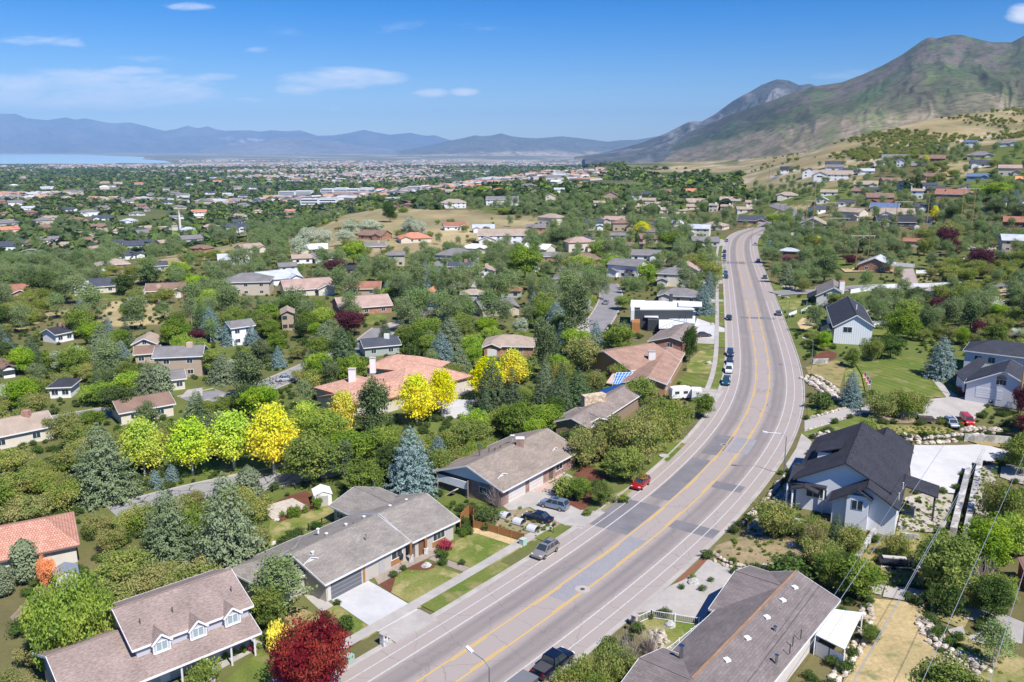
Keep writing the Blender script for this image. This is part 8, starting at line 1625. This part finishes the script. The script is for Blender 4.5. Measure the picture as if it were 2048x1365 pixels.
# ---- scrub on the tan hillside
hs_ = []
for _ in range(9000):
    px, py = ru.uniform(1440, 2060), ru.uniform(212, 372)
    if not inpoly(np.array([px]), np.array([py]), [(1440,375),(1540,310),(1700,245),(1850,228),(2060,208),(2060,300),(1900,300),(1740,345),(1600,330),(1500,380)])[0]: continue
    c = G(px, py)
    if not 700 < c[1] < 2400: continue
    dn = mnoise.noise(Vector((c[0]*.012, c[1]*.006, 1.0)))+(.16 if px > 1700 else -.12)
    if dn < ru.uniform(.0, .55): continue
    hs_.append((ru.choice('esss'), c[0], c[1], c[2], ru.uniform(.6, 1.7)))
for _ in range(1500):
    z = ru.choice(DRYZ[:6]+DRYZ[8:]); px, py = ru.uniform(min(p[0] for p in z), max(p[0] for p in z)), ru.uniform(min(p[1] for p in z), max(p[1] for p in z))
    if not inpoly(np.array([px]), np.array([py]), z)[0] or ru.random() < .35: continue
    c = G(px, py); x, y, zz = c
    if mnoise.noise(Vector((x*.03, y*.03, 5.0))) < -.05: continue
    if any(b[0] < x < b[1] and b[2] < y < b[3] and inpoly(np.array([x]), np.array([y]), c_)[0] for c_, b in zip(CLP, CLB)): continue
    hs_.append((ru.choice('ssseO'), x, y, zz, ru.uniform(.6, 2.2)))
gn_scatter('hillside_scrub', hs_)
# ---- the wooded valley floor: tens of thousands of far crowns as one mass
def blobs(N_, gen, name):
    rs = np.random.RandomState(4); P, S, Cc = gen(rs, N_); k = 11
    C = np.repeat(P, k, 0); s = np.repeat(S, k); o = rs.normal(0, 1, (len(C), 3)); o /= np.linalg.norm(o, axis=1)[:, None]; o[:,2] = np.abs(o[:,2])*.9
    Cn = C+o*s[:, None]*np.array([.5,.5,.62])*rs.uniform(.5, 1, (len(C), 1)); V = quads(Cn, o+[0,0,.3], 1, rs, asp=.8, jit=.4)
    ctr = np.repeat(Cn, 4, 0); V = ctr+(V-ctr)*np.repeat(s*.42, 4)[:, None]; col = np.repeat(np.repeat(Cc, k, 0)*rs.uniform(.8, 1.2, (len(C), 1)), 4, 0)
    def f(n, L): at = n('ShaderNodeAttribute', attribute_name='tint'); d = n('ShaderNodeBsdfDiffuse', ins={0: at.outputs[0]}); t = n('ShaderNodeBsdfTranslucent', ins={0: at.outputs[0]}); out(n, n('ShaderNodeMixShader', ins={0: .25, 1: d.outputs[0], 2: t.outputs[0]}).outputs[0])
    me = npmesh(name, V, np.arange(len(V)).reshape(-1, 4), mat('far_leaves', f), col); o = link(name, me); o['kind'] = 'stuff'; return o
PALT = 1.5*np.array([(.055,.085,.02),(.075,.115,.022),(.035,.06,.02),(.09,.13,.035),(.12,.17,.03),(.05,.075,.045),(.16,.16,.09),(.07,.10,.03)])
hbn = np.array([[b[0], b[1], b[2], b[3], b[4]] for b in HB if b[4] > 600])
def gen(rs, N_):
    m = N_*2; Y = np.r_[np.exp(rs.uniform(np.log(560), np.log(2600), int(m*.55))), np.exp(rs.uniform(np.log(2200), np.log(9300), m-int(m*.55)))]; u = rs.uniform(-.66, .66, m); X = u*Y; Z = terrain(X, Y); px, py = proj(X, Y, Z)
    dens = vfbm(X*.006+3, Y*.0035+8, 4); keep = dens > np.where(Y > 2200, .44, .38); keep &= ~((px > 1250) & (Y > 1150) & (Y < 5000)) | ((px < 1420) & (py > 338) & (dens > .5))
    for z in DRYZ: keep &= ~inpoly(px, py, z) & ~inpoly(px, py-5*F/Y, z)
    keep &= ~((px > 1440) & (py < 345)) & ~((px > 1740) & (py < 325))
    keep &= (px > -60) & (px < 2110) & ~((Y < 720) & (px > 500))
    for b in hbn: keep &= ~((px > b[0]-1) & (px < b[2]+1) & (py > b[3]-1) & (py < b[3]+ (3 + 2500/b[4])) & (Y < b[4]+5) & (Y > b[4]*.9))
    for C, hw in STREETS: keep &= True
    X, Y, Z = X[keep][:N_], Y[keep][:N_], Z[keep][:N_]; S = rs.uniform(5, 12, len(X))*np.where(Y > 2500, 1.5, 1.0); return np.c_[X, Y, Z+.5], S, PALT[rs.randint(0, len(PALT), len(X))]
blobs(26000, gen, 'valley_woodland')
# ---- the far roofs of the valley towns
def far_town(N_):
    rs = np.random.RandomState(9); m = N_*3; Y = np.exp(rs.uniform(np.log(1500), np.log(12500), m)); X = rs.uniform(-.64, .40, m)*Y; Z = terrain(X, Y); px, py = proj(X, Y, Z)
    dn = vfbm(X*.0016+1, Y*.0009+4, 4); keep = (dn > .47) & ~((Y > 9200) & (px < 360)) & ~((px > 1200) & (Y > 1500))
    X, Y, Z = X[keep][:N_], Y[keep][:N_], Z[keep][:N_]; k = len(X); fs = np.where(Y > 6500, 2.0, 1.0)*np.where(rs.uniform(0, 1, k) < .06, 3, 1); w = rs.uniform(6, 13, k)*fs; d = rs.uniform(5, 8, k)*fs; h = rs.uniform(2.8, 5.5, k)*np.where(Y > 6500, 1.4, 1); a = rs.uniform(0, 3.14, k); ca, sa = np.cos(a), np.sin(a)
    lp = np.array([(-1,-1,0),(1,-1,0),(1,1,0),(-1,1,0),(-1,-1,1),(1,-1,1),(1,1,1),(-1,1,1),(-.9,0,1.55),(.9,0,1.55)]); V = np.zeros((k, 10, 3))
    for i, p in enumerate(lp): x, y = p[0]*w, p[1]*d; V[:,i,0] = X+x*ca-y*sa; V[:,i,1] = Y+x*sa+y*ca; V[:,i,2] = Z+p[2]*h
    fw = [(0,1,5,4),(1,2,6,5),(2,3,7,6),(3,0,4,7)]; fr = [(4,5,9,8),(6,7,8,9),(5,6,9,9),(7,4,8,8)]
    RP = np.array([(.45,.36,.29),(.2,.19,.19),(.1,.11,.14),(.5,.5,.52),(.36,.25,.2),(.5,.27,.18),(.3,.28,.27)]); WP = np.array([(.58,.57,.55),(.5,.45,.37),(.52,.52,.54),(.4,.33,.28)])
    me = bpy.data.meshes.new('distant_town'); V4 = []; Cc = []
    for fl, pal in ((fw, WP), (fr, RP)):
        cc = pal[rs.randint(0, len(pal), k)]
        for f_ in fl: V4.append(V[:, list(f_)]); Cc.append(np.repeat(cc[:, None], 4, 1))
    V4 = np.concatenate(V4).reshape(-1, 3); Cc = np.concatenate(Cc).reshape(-1, 3)
    me = npmesh('distant_town', V4, np.arange(len(V4)).reshape(-1, 4), mat('far_houses', lambda n, L: out(n, BS(n, n('ShaderNodeAttribute', attribute_name='tint').outputs[0], .8))), Cc); o = link('distant_town', me); o['kind'] = 'stuff'
far_town(4600)
# ------------------------------------------------------------------ a label of its own for every tree
SIZEW = lambda k, h: ('tall ' if h > 9.5 else 'small ' if h < 5.2 else '') if SPEC[k][3] == 'tree' and k not in 'mR' else ''
def lmk_extra(): return [('cracked lane', 460, 970), ('three cold frames', 1038, 1045), ('covered boat', 1790, 1130), ('straw lawn', 1800, 1260), ('white concrete pad', 1900, 920), ('big sloping lawn', 1810, 750), ('street bend', 1570, 900), ('play tower', 985, 850), ('red wagon', 1930, 840), ('quiet side lane', 1205, 635), ('garage house pole', 1725, 500), ('clay roofed shed', 133, 1165), ('dry yard', 1530, 1110), ('long white fence', 1850, 578), ('patio shelter', 1680, 1260)]
LMS = [l for l in LMK if l[0] not in (None, 1)] + lmk_extra()
groups = defaultdict(list)
for t in TREES:
    r, k, px, py, hp, h, hint = t
    lm = min(LMS, key=lambda l: (l[1]-px)**2+((l[2]-(py-hp*.4))*1.5)**2); dx, dy = px-lm[1], (py-hp*.4)-lm[2]
    if abs(dx) > abs(dy)*1.1: side = 'left of' if dx < 0 else 'right of'
    else: side = 'behind' if dy < 0 else 'in front of'
    groups[(SIZEW(k, h)+SPEC[k][4], side, lm[0])].append(t)
NUM = ['', 'second', 'third', 'fourth', 'fifth', 'sixth', 'seventh', 'eighth', 'ninth', 'tenth', 'eleventh', 'twelfth', 'thirteenth', 'fourteenth', 'fifteenth', 'sixteenth', 'seventeenth', 'eighteenth', 'nineteenth', 'twentieth'] + ['number %d' % i for i in range(21, 60)]
for (look, side, lm), lst in groups.items():
    lst.sort(key=lambda t: t[2])
    for i, t in enumerate(lst):
        s = '%s %s the %s' % (look, side, lm)
        if len(lst) > 1: s += ', leftmost' if i == 0 else ', rightmost' if i == len(lst)-1 else ', %s from left' % NUM[i]
        t[0]['label'] = s
    if len(lst) == 1 and False: pass
